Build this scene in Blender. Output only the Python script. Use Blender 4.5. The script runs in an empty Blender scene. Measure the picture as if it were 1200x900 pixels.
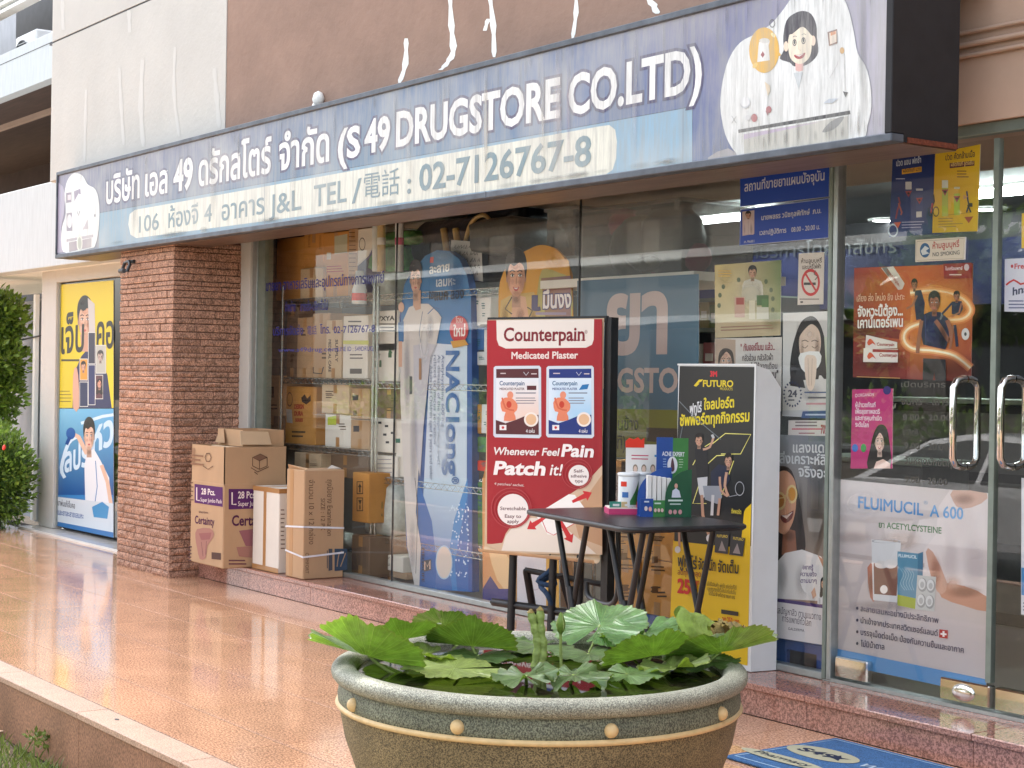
import bpy, math, random
import numpy as np
from mathutils import Vector, Matrix
from mathutils.geometry import delaunay_2d_cdt, tessellate_polygon
random.seed(7)
scene = bpy.context.scene
COL = scene.collection

# ---------------------------------------------------------------- camera, world, sun, exposure
F_, CX_, CY_, EYE = 1950.0, 600.0, 450.0, 1.45
_v = Vector((-780-CX_, 422-CY_, F_)).normalized()
AX = -_v
_l = 0.016
AZ = Vector((_l, -1, -(_v.x*_l - _v.y)/_v.z)).normalized()
AZ = (AZ - AX*AZ.dot(AX)).normalized()
AY = AZ.cross(AX)
cam_d = bpy.data.cameras.new('camera'); cam = bpy.data.objects.new('camera', cam_d); COL.objects.link(cam)
cam_d.sensor_width = 36; cam_d.lens = 36*F_/1200; cam_d.clip_start = .05; cam_d.clip_end = 500
cam.matrix_world = Matrix(((AX.x, -AX.y, -AX.z, 0), (AY.x, -AY.y, -AY.z, 0), (AZ.x, -AZ.y, -AZ.z, EYE), (0, 0, 0, 1)))
scene.camera = cam
scene.render.resolution_x, scene.render.resolution_y = 1024, 768
SUN_EL, SUN_AZ = 60.0, 305.0      # azimuth measured clockwise from +Y
w = bpy.data.worlds.new('World'); scene.world = w; w.use_nodes = True
nt = w.node_tree; bg = nt.nodes['Background']
sky = nt.nodes.new('ShaderNodeTexSky'); sky.sky_type = 'NISHITA'; sky.sun_disc = False
sky.sun_elevation = math.radians(SUN_EL); sky.sun_rotation = math.radians(SUN_AZ)
sky.air_density = 1.0; sky.dust_density = 4.0; sky.ozone_density = 1.0
hs = nt.nodes.new('ShaderNodeHueSaturation'); hs.inputs['Saturation'].default_value = .42
nt.links.new(sky.outputs[0], hs.inputs['Color']); nt.links.new(hs.outputs[0], bg.inputs[0])
bg.inputs[1].default_value = .15
sd = bpy.data.lights.new('sun', 'SUN'); sd.energy = 2.6; sd.angle = math.radians(.6); sd.color = (1, .965, .91)
so = bpy.data.objects.new('sun', sd); COL.objects.link(so)
_e, _a = math.radians(SUN_EL), math.radians(SUN_AZ)
so.rotation_euler = Vector((math.cos(_e)*math.sin(_a), math.cos(_e)*math.cos(_a), math.sin(_e))).to_track_quat('Z', 'Y').to_euler()
scene.view_settings.view_transform = 'Standard'; scene.view_settings.look = 'None'
scene.view_settings.exposure = 2.3; scene.view_settings.gamma = 1
scene.cycles.max_bounces = 10; scene.cycles.transparent_max_bounces = 24

# ---------------------------------------------------------------- photo measurements -> places in the world
def ray(px, py):
    d = Vector((px-CX_, py-CY_, F_)); return Vector((d.dot(AX), d.dot(AY), d.dot(AZ)))
EYEV = Vector((0, 0, EYE))
def onY(px, py, Y): r = ray(px, py); return EYEV + r*(Y/r.y)
def onX(px, py, x): r = ray(px, py); return EYEV + r*(x/r.x)
def onZ(px, py, z): r = ray(px, py); return EYEV + r*((z-EYE)/r.z)
def PY(Y): return (lambda px, py: onY(px, py, Y)), Vector((0, -1, 0))
def PX(X): return (lambda px, py: onX(px, py, X)), Vector((1, 0, 0))
def PZ(Z): return (lambda px, py: onZ(px, py, Z)), Vector((0, 0, 1))
def PP(p0, n):
    n = n.normalized()
    def f(px, py):
        r = ray(px, py); return EYEV + r*((p0-EYEV).dot(n)/r.dot(n))
    return f, n

# ---------------------------------------------------------------- materials
def s2l(c):
    c = c/255.0
    return c/12.92 if c <= .04045 else ((c+.055)/1.055)**2.4
def RGB(*c): return tuple(s2l(x) for x in c)+(1.0,)
def new_mat(name):
    m = bpy.data.materials.new(name); m.use_nodes = True
    return m, m.node_tree, m.node_tree.nodes['Principled BSDF']
def N(nt, t, **k):
    n = nt.nodes.new(t)
    for a, b in k.items():
        if a in n.inputs: n.inputs[a].default_value = b
        else: setattr(n, a, b)
    return n
def mat(name, col, rough=.6, var=.15, scale=8, bump=0, bscale=60, metal=0, spec=.5, speck=0, sscale=300, stretch=None, coat=0, rvar=0, island=0):
    """plain surface with large scale tone variation, fine speckle and bump; object/world position driven"""
    m, nt, b = new_mat(name); L = nt.links.new
    b.inputs['Roughness'].default_value = rough; b.inputs['Metallic'].default_value = metal
    b.inputs['Specular IOR Level'].default_value = spec; b.inputs['Coat Weight'].default_value = coat
    b.inputs['Coat Roughness'].default_value = .05
    g = N(nt, 'ShaderNodeNewGeometry'); mp = N(nt, 'ShaderNodeMapping'); L(g.outputs['Position'], mp.inputs['Vector'])
    if stretch: mp.inputs['Scale'].default_value = stretch
    n1 = N(nt, 'ShaderNodeTexNoise', Scale=scale, Detail=6.0, Roughness=.6); L(mp.outputs[0], n1.inputs['Vector'])
    r1 = N(nt, 'ShaderNodeMapRange'); r1.inputs[1].default_value = .3; r1.inputs[2].default_value = .7
    r1.inputs[3].default_value = 1-var; r1.inputs[4].default_value = 1+var; L(n1.outputs[0], r1.inputs[0])
    src = r1.outputs[0]
    if speck:
        n2 = N(nt, 'ShaderNodeTexNoise', Scale=sscale, Detail=2.0, Roughness=.7); L(mp.outputs[0], n2.inputs['Vector'])
        r2 = N(nt, 'ShaderNodeMapRange'); r2.inputs[1].default_value = .41; r2.inputs[2].default_value = .59
        r2.inputs[3].default_value = 1-speck; r2.inputs[4].default_value = 1+speck; L(n2.outputs[0], r2.inputs[0])
        mm = N(nt, 'ShaderNodeMath', operation='MULTIPLY'); L(src, mm.inputs[0]); L(r2.outputs[0], mm.inputs[1]); src = mm.outputs[0]
    if island:
        oi = N(nt, 'ShaderNodeObjectInfo'); r3 = N(nt, 'ShaderNodeMapRange')
        r3.inputs[3].default_value = 1-island; r3.inputs[4].default_value = 1+island; L(oi.outputs['Random'], r3.inputs[0])
        mm = N(nt, 'ShaderNodeMath', operation='MULTIPLY'); L(src, mm.inputs[0]); L(r3.outputs[0], mm.inputs[1]); src = mm.outputs[0]
    vm = N(nt, 'ShaderNodeVectorMath', operation='SCALE'); vm.inputs[0].default_value = col[:3]; L(src, vm.inputs['Scale'])
    L(vm.outputs[0], b.inputs['Base Color'])
    if rvar:
        r4 = N(nt, 'ShaderNodeMapRange'); r4.inputs[3].default_value = max(0, rough-rvar); r4.inputs[4].default_value = rough+rvar
        L(n1.outputs[0], r4.inputs[0]); L(r4.outputs[0], b.inputs['Roughness'])
    if bump:
        n3 = N(nt, 'ShaderNodeTexNoise', Scale=bscale, Detail=5.0); L(mp.outputs[0], n3.inputs['Vector'])
        bp = N(nt, 'ShaderNodeBump', Strength=bump, Distance=.01); L(n3.outputs[0], bp.inputs['Height']); L(bp.outputs[0], b.inputs['Normal'])
    return m
def glass_mat(name, tint=(.82, .86, .85), k=1.0):
    m = bpy.data.materials.new(name); m.use_nodes = True; nt = m.node_tree; nt.nodes.clear(); L = nt.links.new
    o = N(nt, 'ShaderNodeOutputMaterial'); mx = N(nt, 'ShaderNodeMixShader'); tr = N(nt, 'ShaderNodeBsdfTransparent'); gl = N(nt, 'ShaderNodeBsdfGlossy')
    tr.inputs[0].default_value = tint+(1,); gl.inputs['Roughness'].default_value = .004; gl.inputs[0].default_value = (1, 1, 1, 1)
    fr = N(nt, 'ShaderNodeFresnel'); fr.inputs[0].default_value = 1.54
    g = N(nt, 'ShaderNodeNewGeometry'); iv = N(nt, 'ShaderNodeMath', operation='SUBTRACT'); iv.inputs[0].default_value = k; L(g.outputs['Backfacing'], iv.inputs[1])
    iv.use_clamp = True
    mu = N(nt, 'ShaderNodeMath', operation='MULTIPLY'); L(fr.outputs[0], mu.inputs[0]); L(iv.outputs[0], mu.inputs[1])
    L(mu.outputs[0], mx.inputs[0]); L(tr.outputs[0], mx.inputs[1]); L(gl.outputs[0], mx.inputs[2]); L(mx.outputs[0], o.inputs[0])
    return m
def emit_mat(name, col, s):
    m, nt, b = new_mat(name); b.inputs['Base Color'].default_value = col; b.inputs['Emission Color'].default_value = col; b.inputs['Emission Strength'].default_value = s
    return m
def print_mat(name, rough=.4, grime=0, spec=.4):
    m, nt, b = new_mat(name); L = nt.links.new
    a = N(nt, 'ShaderNodeAttribute', attribute_name='ink'); b.inputs['Roughness'].default_value = rough; b.inputs['Specular IOR Level'].default_value = spec
    src = a.outputs['Color']
    if grime:
        g = N(nt, 'ShaderNodeNewGeometry'); mp = N(nt, 'ShaderNodeMapping'); mp.inputs['Scale'].default_value = (14, 14, 1.2); L(g.outputs['Position'], mp.inputs[0])
        n1 = N(nt, 'ShaderNodeTexNoise', Scale=3.0, Detail=8.0, Roughness=.75); L(mp.outputs[0], n1.inputs['Vector'])
        cr = N(nt, 'ShaderNodeMapRange'); cr.inputs[1].default_value = .38; cr.inputs[2].default_value = .62; cr.inputs[3].default_value = 0; cr.inputs[4].default_value = grime; L(n1.outputs[0], cr.inputs[0])
        mx = N(nt, 'ShaderNodeMix', data_type='RGBA'); L(cr.outputs[0], mx.inputs[0]); L(src, mx.inputs[6]); mx.inputs[7].default_value = RGB(150, 150, 145); src = mx.outputs[2]
        n2 = N(nt, 'ShaderNodeTexNoise', Scale=2.2, Detail=4.0); L(g.outputs['Position'], n2.inputs['Vector'])
        c2 = N(nt, 'ShaderNodeMapRange'); c2.inputs[1].default_value = .45; c2.inputs[2].default_value = .8; c2.inputs[4].default_value = grime*.8; L(n2.outputs[0], c2.inputs[0])
        m2 = N(nt, 'ShaderNodeMix', data_type='RGBA'); L(c2.outputs[0], m2.inputs[0]); L(src, m2.inputs[6]); m2.inputs[7].default_value = RGB(205, 200, 190); src = m2.outputs[2]
    L(src, b.inputs['Base Color']); L(a.outputs['Alpha'], b.inputs['Alpha'])
    return m

M = {}
M['print'] = print_mat('printed_paper'); M['vinyl'] = print_mat('weathered_vinyl', .35, .55); M['cardprint'] = print_mat('ink_on_card', .75, 0, .2)
M['glass'] = glass_mat('window_glass', (.95, .965, .96))
M['thinglass'] = glass_mat('clear_plastic', (.8, .8, .8), 1.0)
def cloudy(m):
    nt = m.node_tree; o = [n for n in nt.nodes if n.type == 'OUTPUT_MATERIAL'][0]; src = o.inputs[0].links[0].from_socket
    d = N(nt, 'ShaderNodeBsdfDiffuse'); d.inputs[0].default_value = RGB(200, 198, 195); mx = N(nt, 'ShaderNodeMixShader'); mx.inputs[0].default_value = .22
    nt.links.new(src, mx.inputs[1]); nt.links.new(d.outputs[0], mx.inputs[2]); nt.links.new(mx.outputs[0], o.inputs[0])
cloudy(M['thinglass'])
M['granite'] = mat('pink_granite', RGB(200, 154, 122), .085, .14, 2.4, .008, 60, speck=.42, sscale=80, stretch=(1, 1.6, 1), spec=.75, rvar=.05, island=.06)
M['granite_step'] = mat('polished_granite', RGB(168, 122, 106), .10, .12, 5.0, 0, speck=.4, sscale=110, spec=.6, rvar=.04, island=.06)
M['granite_curb'] = mat('honed_granite', RGB(180, 148, 126), .55, .12, 6, .05, 120, speck=.28, sscale=160, island=.05)
M['granite_face'] = mat('dirty_granite', RGB(154, 112, 88), .5, .25, 3.5, .05, 80, speck=.35, sscale=120, stretch=(1, 1, .6), island=.06)
M['grout'] = mat('grout', RGB(44, 34, 28), .95)
M['stone'] = mat('split_stone', RGB(170, 131, 109), .92, .28, 22, 1.0, 60, speck=.4, sscale=90, island=.16)
M['mortar'] = mat('mortar', RGB(90, 66, 56), .95, .2, 10, .5, 60)
M['cream_wall'] = mat('cream_plaster', RGB(196, 192, 184), .8, .05, 2.0, .3, 30)
M['brown_wall'] = mat('brown_plaster', RGB(150, 122, 106), .85, .12, 3.0, .45, 22)
M['beige_wall'] = mat('beige_plaster', RGB(194, 164, 142), .8, .06, 3.0, .2, 25)
M['white_paint'] = mat('white_paint', RGB(238, 238, 232), .6, .05, 6, .1, 60)
M['white_streak'] = mat('streaked_white', RGB(196, 200, 200), .7, .07, 4, .1, 60, stretch=(8, 8, 1))
M['grey_panel'] = mat('grey_panel', RGB(170, 172, 176), .6, .1, 3, .1, 40, stretch=(3, 3, 1))
M['dark_slab'] = mat('dark_brown_soffit', RGB(78, 58, 50), .7, .25, 2.0, .1, 20, stretch=(1, 8, 1))
M['dark_grey'] = mat('dark_grey', RGB(70, 70, 72), .6)
M['marble'] = mat('white_marble', RGB(214, 208, 200), .15, .06, 4)
M['alu'] = mat('aluminium', RGB(170, 175, 172), .35, .1, 20, 0, metal=.7)
M['alu_dull'] = mat('dull_aluminium', RGB(128, 138, 128), .45, .12, 15, 0, metal=.4)
M['frame_black'] = mat('black_metal', RGB(34, 34, 36), .42, .2, 30, .05, 200)
M['frame_sign'] = mat('weathered_sign_frame', RGB(82, 88, 96), .5, .35, 9, .1, 50, metal=.2)
M['sign_side'] = mat('black_sign_side', RGB(26, 25, 28), .7, .3, 10, .05, 50)
M['rust'] = mat('rust', RGB(110, 55, 35), .9, .4, 60, .4, 90)
M['chrome'] = mat('polished_steel', RGB(225, 222, 215), .07, .03, 10, 0, metal=1.0)
M['wire'] = mat('chrome_wire', RGB(200, 200, 195), .25, .05, 10, 0, metal=.8)
M['card'] = mat('cardboard', RGB(184, 148, 112), .8, .07, 5, .08, 150, stretch=(1, 1, .3), island=.06)
M['card_orange'] = mat('orange_cardboard', RGB(206, 142, 66), .75, .08, 5, .05, 150, island=.05)
M['card_white'] = mat('white_card', RGB(228, 218, 204), .7, .04, 5, .05, 150)
M['card_pale'] = mat('pale_cardboard', RGB(206, 178, 144), .75, .06, 5, .05, 150, island=.05)
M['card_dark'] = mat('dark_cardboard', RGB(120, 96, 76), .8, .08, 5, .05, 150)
M['tape'] = mat('packing_tape', RGB(176, 128, 78), .3, .05, 5)
M['strap'] = mat('white_strap', RGB(225, 222, 225), .4)
M['paper'] = mat('white_paper', RGB(232, 228, 222), .6, .03, 5)
M['int_wall'] = mat('interior_wall', RGB(92, 92, 92), .8)
M['int_dark'] = mat('interior_dark', RGB(44, 44, 48), .7)
M['int_blue'] = mat('interior_blue_band', RGB(14, 20, 62), .7)
M['ceiling'] = mat('shop_ceiling', RGB(112, 114, 112), .7, .06, 2)
M['int_floor'] = mat('shop_floor', RGB(120, 112, 104), .3, .1, 3)
M['tube'] = emit_mat('lit_tube', (.9, 1, .98, 1), 18)
M['soft_tube'] = emit_mat('lit_display_tube', (1, .97, .9, 1), 9)
M['filler'] = mat('pale_filler', RGB(204, 201, 194), .8, .03, 6)
M['downlight'] = emit_mat('lit_downlight', (.95, 1, .98, 1), 5)
M['pot'] = mat('terrazzo_grey', RGB(106, 110, 92), .6, .26, 5, .5, 200, speck=.62, sscale=230, stretch=(1, 1, .8))
M['pot_rim'] = mat('terrazzo_pale', RGB(144, 144, 128), .55, .2, 5, .5, 200, speck=.5, sscale=250)
M['pot_low'] = mat('terrazzo_sand', RGB(120, 106, 76), .65, .26, 5, .5, 200, speck=.62, sscale=230)
M['gold'] = mat('ochre_clay', RGB(214, 184, 132), .5, .1, 40, .1, 100)
M['soil'] = mat('soil', RGB(112, 98, 78), .95, .35, 12, .8, 30, speck=.3, sscale=90)
M['asphalt'] = mat('asphalt', RGB(72, 72, 72), .9, .15, 4, .3, 120)
M['plastic_blue'] = mat('blue_plastic', RGB(30, 72, 140), .4)
M['plastic_white'] = mat('white_plastic', RGB(225, 226, 224), .35, .03)
M['plastic_pink'] = mat('pink_plastic', RGB(200, 60, 110), .45)
M['plastic_wrap'] = mat('wrapped_green', RGB(70, 130, 70), .25, .5, 12, .4, 40)
M['white_wrap'] = mat('wrapped_white', RGB(205, 208, 198), .25, .25, 14, .6, 40)
M['cyan_can'] = mat('blue_print', RGB(60, 110, 170), .4)
M['bag_dark'] = mat('dark_bag', RGB(38, 42, 54), .35, .3, 10, .4, 25)
M['bag_gold'] = mat('gold_bag', RGB(170, 140, 84), .35, .25, 10, .4, 25)
M['bag_grey'] = mat('grey_bag', RGB(90, 90, 86), .4, .25, 10, .4, 25)
M['rope'] = mat('blue_rope', RGB(36, 62, 92), .8, .4, 80, .5, 120)
M['mat_blue'] = mat('blue_carpet', RGB(58, 100, 146), .95, .15, 20, .6, 220, speck=.35, sscale=260)
M['table'] = mat('black_table', RGB(38, 37, 39), .33, .3, 18, .15, 70, stretch=(1, 3, 1))
M['car'] = mat('white_car_paint', RGB(228, 230, 232), .2, .02, 3, coat=.6)
M['car_glass'] = mat('car_glass', RGB(20, 24, 28), .05)
M['rubber'] = mat('rubber', RGB(26, 26, 26), .8)
M['red_lens'] = mat('red_lens', RGB(170, 20, 24), .15)
M['trunk'] = mat('bark', RGB(92, 76, 60), .9, .3, 20, .6, 60)
M['flower'] = mat('red_petal', RGB(224, 54, 30), .5)
M['brick_paint'] = mat('far_wall', RGB(122, 114, 104), .85, .1, 2)

def leaf_mat(name, col, trans=.35, rough=.4):
    m, nt, b = new_mat(name); L = nt.links.new
    oi = N(nt, 'ShaderNodeNewGeometry'); r = N(nt, 'ShaderNodeMapRange'); r.inputs[3].default_value = .55; r.inputs[4].default_value = 1.45; L(oi.outputs['Random Per Island'], r.inputs[0])
    vm = N(nt, 'ShaderNodeVectorMath', operation='SCALE'); vm.inputs[0].default_value = col[:3]; L(r.outputs[0], vm.inputs['Scale']); L(vm.outputs[0], b.inputs['Base Color'])
    b.inputs['Roughness'].default_value = rough
    t = N(nt, 'ShaderNodeBsdfTranslucent'); L(vm.outputs[0], t.inputs[0]); mx = N(nt, 'ShaderNodeMixShader'); mx.inputs[0].default_value = trans
    L(b.outputs[0], mx.inputs[1]); L(t.outputs[0], mx.inputs[2]); L(mx.outputs[0], nt.nodes['Material Output'].inputs[0])
    return m
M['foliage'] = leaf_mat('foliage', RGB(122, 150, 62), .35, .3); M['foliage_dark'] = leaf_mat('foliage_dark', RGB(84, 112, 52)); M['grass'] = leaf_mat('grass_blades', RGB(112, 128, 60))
M['drygrass'] = leaf_mat('dry_litter', RGB(150, 132, 92), .1, .8)
def lily_mat(name, top, under):
    m, nt, b = new_mat(name); L = nt.links.new
    uv = N(nt, 'ShaderNodeUVMap', uv_map='polar'); sp = N(nt, 'ShaderNodeSeparateXYZ'); L(uv.outputs[0], sp.inputs[0])
    # branching veins: main ribs by angle, finer ones farther out
    def ribs(n, wdt):
        a = N(nt, 'ShaderNodeMath', operation='MULTIPLY'); L(sp.outputs[0], a.inputs[0]); a.inputs[1].default_value = n
        f = N(nt, 'ShaderNodeMath', operation='PINGPONG'); L(a.outputs[0], f.inputs[0]); f.inputs[1].default_value = .5
        q = N(nt, 'ShaderNodeMath', operation='MULTIPLY'); L(f.outputs[0], q.inputs[0]); L(sp.outputs[1], q.inputs[1])
        r = N(nt, 'ShaderNodeMapRange'); r.inputs[1].default_value = 0; r.inputs[2].default_value = wdt; r.inputs[3].default_value = 1; r.inputs[4].default_value = 0; L(q.outputs[0], r.inputs[0])
        return r.outputs[0]
    a1 = ribs(22, .045); a2 = ribs(66, .08)
    far = N(nt, 'ShaderNodeMapRange'); far.inputs[1].default_value = .45; far.inputs[2].default_value = .6; far.inputs[4].default_value = .5; L(sp.outputs[1], far.inputs[0])
    m2 = N(nt, 'ShaderNodeMath', operation='MULTIPLY'); L(a2, m2.inputs[0]); L(far.outputs[0], m2.inputs[1])
    v = N(nt, 'ShaderNodeMath', operation='MAXIMUM'); L(a1, v.inputs[0]); L(m2.outputs[0], v.inputs[1])
    g = N(nt, 'ShaderNodeNewGeometry'); no = N(nt, 'ShaderNodeTexNoise', Scale=22.0, Detail=6.0, Roughness=.65); L(g.outputs['Position'], no.inputs['Vector'])
    side = N(nt, 'ShaderNodeMix', data_type='RGBA'); L(g.outputs['Backfacing'], side.inputs[0]); side.inputs[6].default_value = top; side.inputs[7].default_value = under
    r = N(nt, 'ShaderNodeMapRange'); r.inputs[1].default_value = .3; r.inputs[2].default_value = .7; r.inputs[3].default_value = .6; r.inputs[4].default_value = 1.35; L(no.outputs[0], r.inputs[0])
    oi = N(nt, 'ShaderNodeObjectInfo'); ro = N(nt, 'ShaderNodeMapRange'); ro.inputs[3].default_value = .72; ro.inputs[4].default_value = 1.2; L(oi.outputs['Random'], ro.inputs[0]); rm = N(nt, 'ShaderNodeMath', operation='MULTIPLY'); L(r.outputs[0], rm.inputs[0]); L(ro.outputs[0], rm.inputs[1])
    vs = N(nt, 'ShaderNodeVectorMath', operation='SCALE'); L(side.outputs[2], vs.inputs[0]); L(rm.outputs[0], vs.inputs['Scale'])
    vn = N(nt, 'ShaderNodeMix', data_type='RGBA'); k = N(nt, 'ShaderNodeMath', operation='MULTIPLY'); L(v.outputs[0], k.inputs[0]); k.inputs[1].default_value = .22
    L(k.outputs[0], vn.inputs[0]); L(vs.outputs[0], vn.inputs[6]); vn.inputs[7].default_value = RGB(176, 196, 104)
    # browned, eaten edge
    ed = N(nt, 'ShaderNodeMapRange'); ed.inputs[1].default_value = .93; ed.inputs[2].default_value = 1.0; ed.inputs[4].default_value = .5; L(sp.outputs[1], ed.inputs[0])
    e2 = N(nt, 'ShaderNodeMath', operation='MULTIPLY'); L(ed.outputs[0], e2.inputs[0]); L(no.outputs[0], e2.inputs[1])
    vf = N(nt, 'ShaderNodeMix', data_type='RGBA'); L(e2.outputs[0], vf.inputs[0]); L(vn.outputs[2], vf.inputs[6]); vf.inputs[7].default_value = RGB(120, 92, 56)
    L(vf.outputs[2], b.inputs['Base Color']); b.inputs['Roughness'].default_value = .3; b.inputs['Specular IOR Level'].default_value = .45
    bp = N(nt, 'ShaderNodeBump', Strength=.6, Distance=.006); ad = N(nt, 'ShaderNodeMath', operation='SUBTRACT'); L(no.outputs[0], ad.inputs[0]); L(v.outputs[0], ad.inputs[1]); L(ad.outputs[0], bp.inputs['Height']); L(bp.outputs[0], b.inputs['Normal'])
    t = N(nt, 'ShaderNodeBsdfTranslucent'); sc = N(nt, 'ShaderNodeVectorMath', operation='MULTIPLY'); L(vf.outputs[2], sc.inputs[0]); sc.inputs[1].default_value = (1.05, 1.2, .45); L(sc.outputs[0], t.inputs[0])
    mx = N(nt, 'ShaderNodeMixShader'); mx.inputs[0].default_value = .28; L(b.outputs[0], mx.inputs[1]); L(t.outputs[0], mx.inputs[2]); L(mx.outputs[0], nt.nodes['Material Output'].inputs[0])
    return m
M['lily'] = lily_mat('lily_leaf', RGB(96, 122, 74), RGB(104, 134, 62)); M['lily_pale'] = lily_mat('lily_leaf_pale', RGB(142, 160, 88), RGB(150, 172, 84))
M['lily_gloss'] = lily_mat('lily_leaf_glossy', RGB(106, 146, 88), RGB(120, 150, 70)); M['lily_gloss'].node_tree.nodes['Principled BSDF'].inputs['Roughness'].default_value = .22; M['lily_gloss'].node_tree.nodes['Principled BSDF'].inputs['Specular IOR Level'].default_value = .8
M['stalk'] = mat('lotus_stalk', RGB(142, 160, 84), .5, .25, 60, .5, 90)
M['decay'] = mat('decayed_leaf', RGB(120, 104, 52), .8, .6, 45, .6, 60)
def water_mat():
    m, nt, b = new_mat('pot_water'); b.inputs['Base Color'].default_value = RGB(34, 30, 22); b.inputs['Roughness'].default_value = .02; b.inputs['Specular IOR Level'].default_value = .3
    return m
M['water'] = water_mat()

# ---------------------------------------------------------------- object helpers
def empty(name, loc):
    o = bpy.data.objects.new(name, None); COL.objects.link(o); o.location = loc; o.empty_display_size = .1
    return o
def tag(o, label=None, cat=None, group=None, kind=None):
    if label: o['label'] = label
    if cat: o['category'] = cat
    if group: o['group'] = group
    if kind: o['kind'] = kind
    return o
def thing(name, label, cat, loc, group=None): return tag(empty(name, loc), label, cat, group)
class MB:
    """collects geometry in world coordinates"""
    def __init__(s): s.V = []; s.F = []; s.S = []
    def add(s, V, F, smooth=False):
        b = len(s.V); s.V += [Vector(v) for v in V]; s.F += [tuple(b+i for i in f) for f in F]; s.S += [smooth]*len(F); return s
    def box(s, x0, x1, y0, y1, z0, z1, bev=0.0):
        if x0 > x1: x0, x1 = x1, x0
        if y0 > y1: y0, y1 = y1, y0
        if z0 > z1: z0, z1 = z1, z0
        if not bev:
            V = [(x, y, z) for z in (z0, z1) for y in (y0, y1) for x in (x0, x1)]
            return s.add(V, [(0, 2, 3, 1), (4, 5, 7, 6), (0, 1, 5, 4), (2, 6, 7, 3), (0, 4, 6, 2), (1, 3, 7, 5)])
        c = ((x0+x1)/2, (y0+y1)/2, (z0+z1)/2); h = ((x1-x0)/2, (y1-y0)/2, (z1-z0)/2); b = min(bev, .45*min((x1-x0), (y1-y0), (z1-z0)))
        V = []; idx = {}
        for sx in (-1, 1):
            for sy in (-1, 1):
                for sz in (-1, 1):
                    for ax in range(3):
                        p = [sx*h[0], sy*h[1], sz*h[2]]; sg = (sx, sy, sz)
                        for a in range(3):
                            if a != ax: p[a] -= sg[a]*b
                        idx[(sx, sy, sz, ax)] = len(V); V.append((c[0]+p[0], c[1]+p[1], c[2]+p[2]))
        Fs = []
        cen = Vector(c)
        def face(ids):
            P = [Vector(V[i]) for i in ids]; n = (P[1]-P[0]).cross(P[2]-P[0]); m = sum(P, Vector())/len(P)
            Fs.append(tuple(ids) if n.dot(m-cen) > 0 else tuple(reversed(ids)))
        for ax in range(3):
            o = [a for a in range(3) if a != ax]
            for sg in (-1, 1):
                ids = []
                for (u, v) in ((-1, -1), (1, -1), (1, 1), (-1, 1)):
                    k = [0, 0, 0]; k[ax] = sg; k[o[0]] = u; k[o[1]] = v; ids.append(idx[(k[0], k[1], k[2], ax)])
                face(ids)
        for ax in range(3):   # edges along ax
            o = [a for a in range(3) if a != ax]
            for u in (-1, 1):
                for v in (-1, 1):
                    def K(e, f): k = [0, 0, 0]; k[ax] = e; k[o[0]] = u; k[o[1]] = v; return idx[(k[0], k[1], k[2], f)]
                    face([K(-1, o[0]), K(1, o[0]), K(1, o[1]), K(-1, o[1])])
        for sx in (-1, 1):
            for sy in (-1, 1):
                for sz in (-1, 1): face([idx[(sx, sy, sz, a)] for a in range(3)])
        return s.add(V, Fs)
    def tube(s, pts, r, n=8, closed=False):
        pts = [Vector(p) for p in pts]; m = len(pts); V = []; Fs = []; up = None
        for i, p in enumerate(pts):
            if closed: t = (pts[(i+1) % m]-pts[i-1])
            else: t = pts[min(i+1, m-1)]-pts[max(i-1, 0)]
            t.normalize()
            if up is None: up = Vector((0, 0, 1)) if abs(t.z) < .9 else Vector((1, 0, 0))
            a = (up-t*up.dot(t)).normalized(); up = a; b = t.cross(a)
            rr = r[i] if isinstance(r, (list, tuple)) else r
            for k in range(n):
                q = 2*math.pi*k/n; V.append(p+a*rr*math.cos(q)+b*rr*math.sin(q))
        for i in range(m if closed else m-1):
            j = (i+1) % m
            for k in range(n): l = (k+1) % n; Fs.append((i*n+k, i*n+l, j*n+l, j*n+k))
        s.add(V, Fs, True)
        if not closed: s.add(V[:n], [tuple(reversed(range(n)))]); s.add(V[-n:], [tuple(range(n))])
        return s
    def lathe(s, prof, c, n=64, smooth=True):
        V = []; Fs = []
        for r, z in prof:
            for k in range(n): q = 2*math.pi*k/n; V.append((c[0]+r*math.cos(q), c[1]+r*math.sin(q), c[2]+z))
        for i in range(len(prof)-1):
            for k in range(n): l = (k+1) % n; Fs.append((i*n+k, i*n+l, (i+1)*n+l, (i+1)*n+k))
        return s.add(V, Fs, smooth)
    def ball(s, c, r, n=12, sq=(1, 1, 1)):
        V = []; Fs = []; m = n//2
        for i in range(m+1):
            t = math.pi*i/m
            for k in range(n): q = 2*math.pi*k/n; V.append((c[0]+r*sq[0]*math.sin(t)*math.cos(q), c[1]+r*sq[1]*math.sin(t)*math.sin(q), c[2]-r*sq[2]*math.cos(t)))
        for i in range(m):
            for k in range(n): l = (k+1) % n; Fs.append((i*n+k, i*n+l, (i+1)*n+l, (i+1)*n+k))
        return s.add(V, Fs, True)
    def prism(s, poly, d):
        """poly: 3D points of a planar outline; d: Vector depth"""
        P = [Vector(p) for p in poly]; n = len(P); nn = Vector()
        for i in range(n): nn += P[i].cross(P[(i+1) % n])
        if nn.dot(d) > 0: P = P[::-1]
        T = [tuple(t) for t in tessellate_polygon([P])]
        tn = (P[T[0][1]]-P[T[0][0]]).cross(P[T[0][2]]-P[T[0][0]])
        if tn.dot(d) > 0: T = [t[::-1] for t in T]
        s.add(P, T); s.add([p+d for p in P], [t[::-1] for t in T])
        V = P+[p+d for p in P]; return s.add(V, [((i+1) % n, i, n+i, n+(i+1) % n) for i in range(n)])
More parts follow.
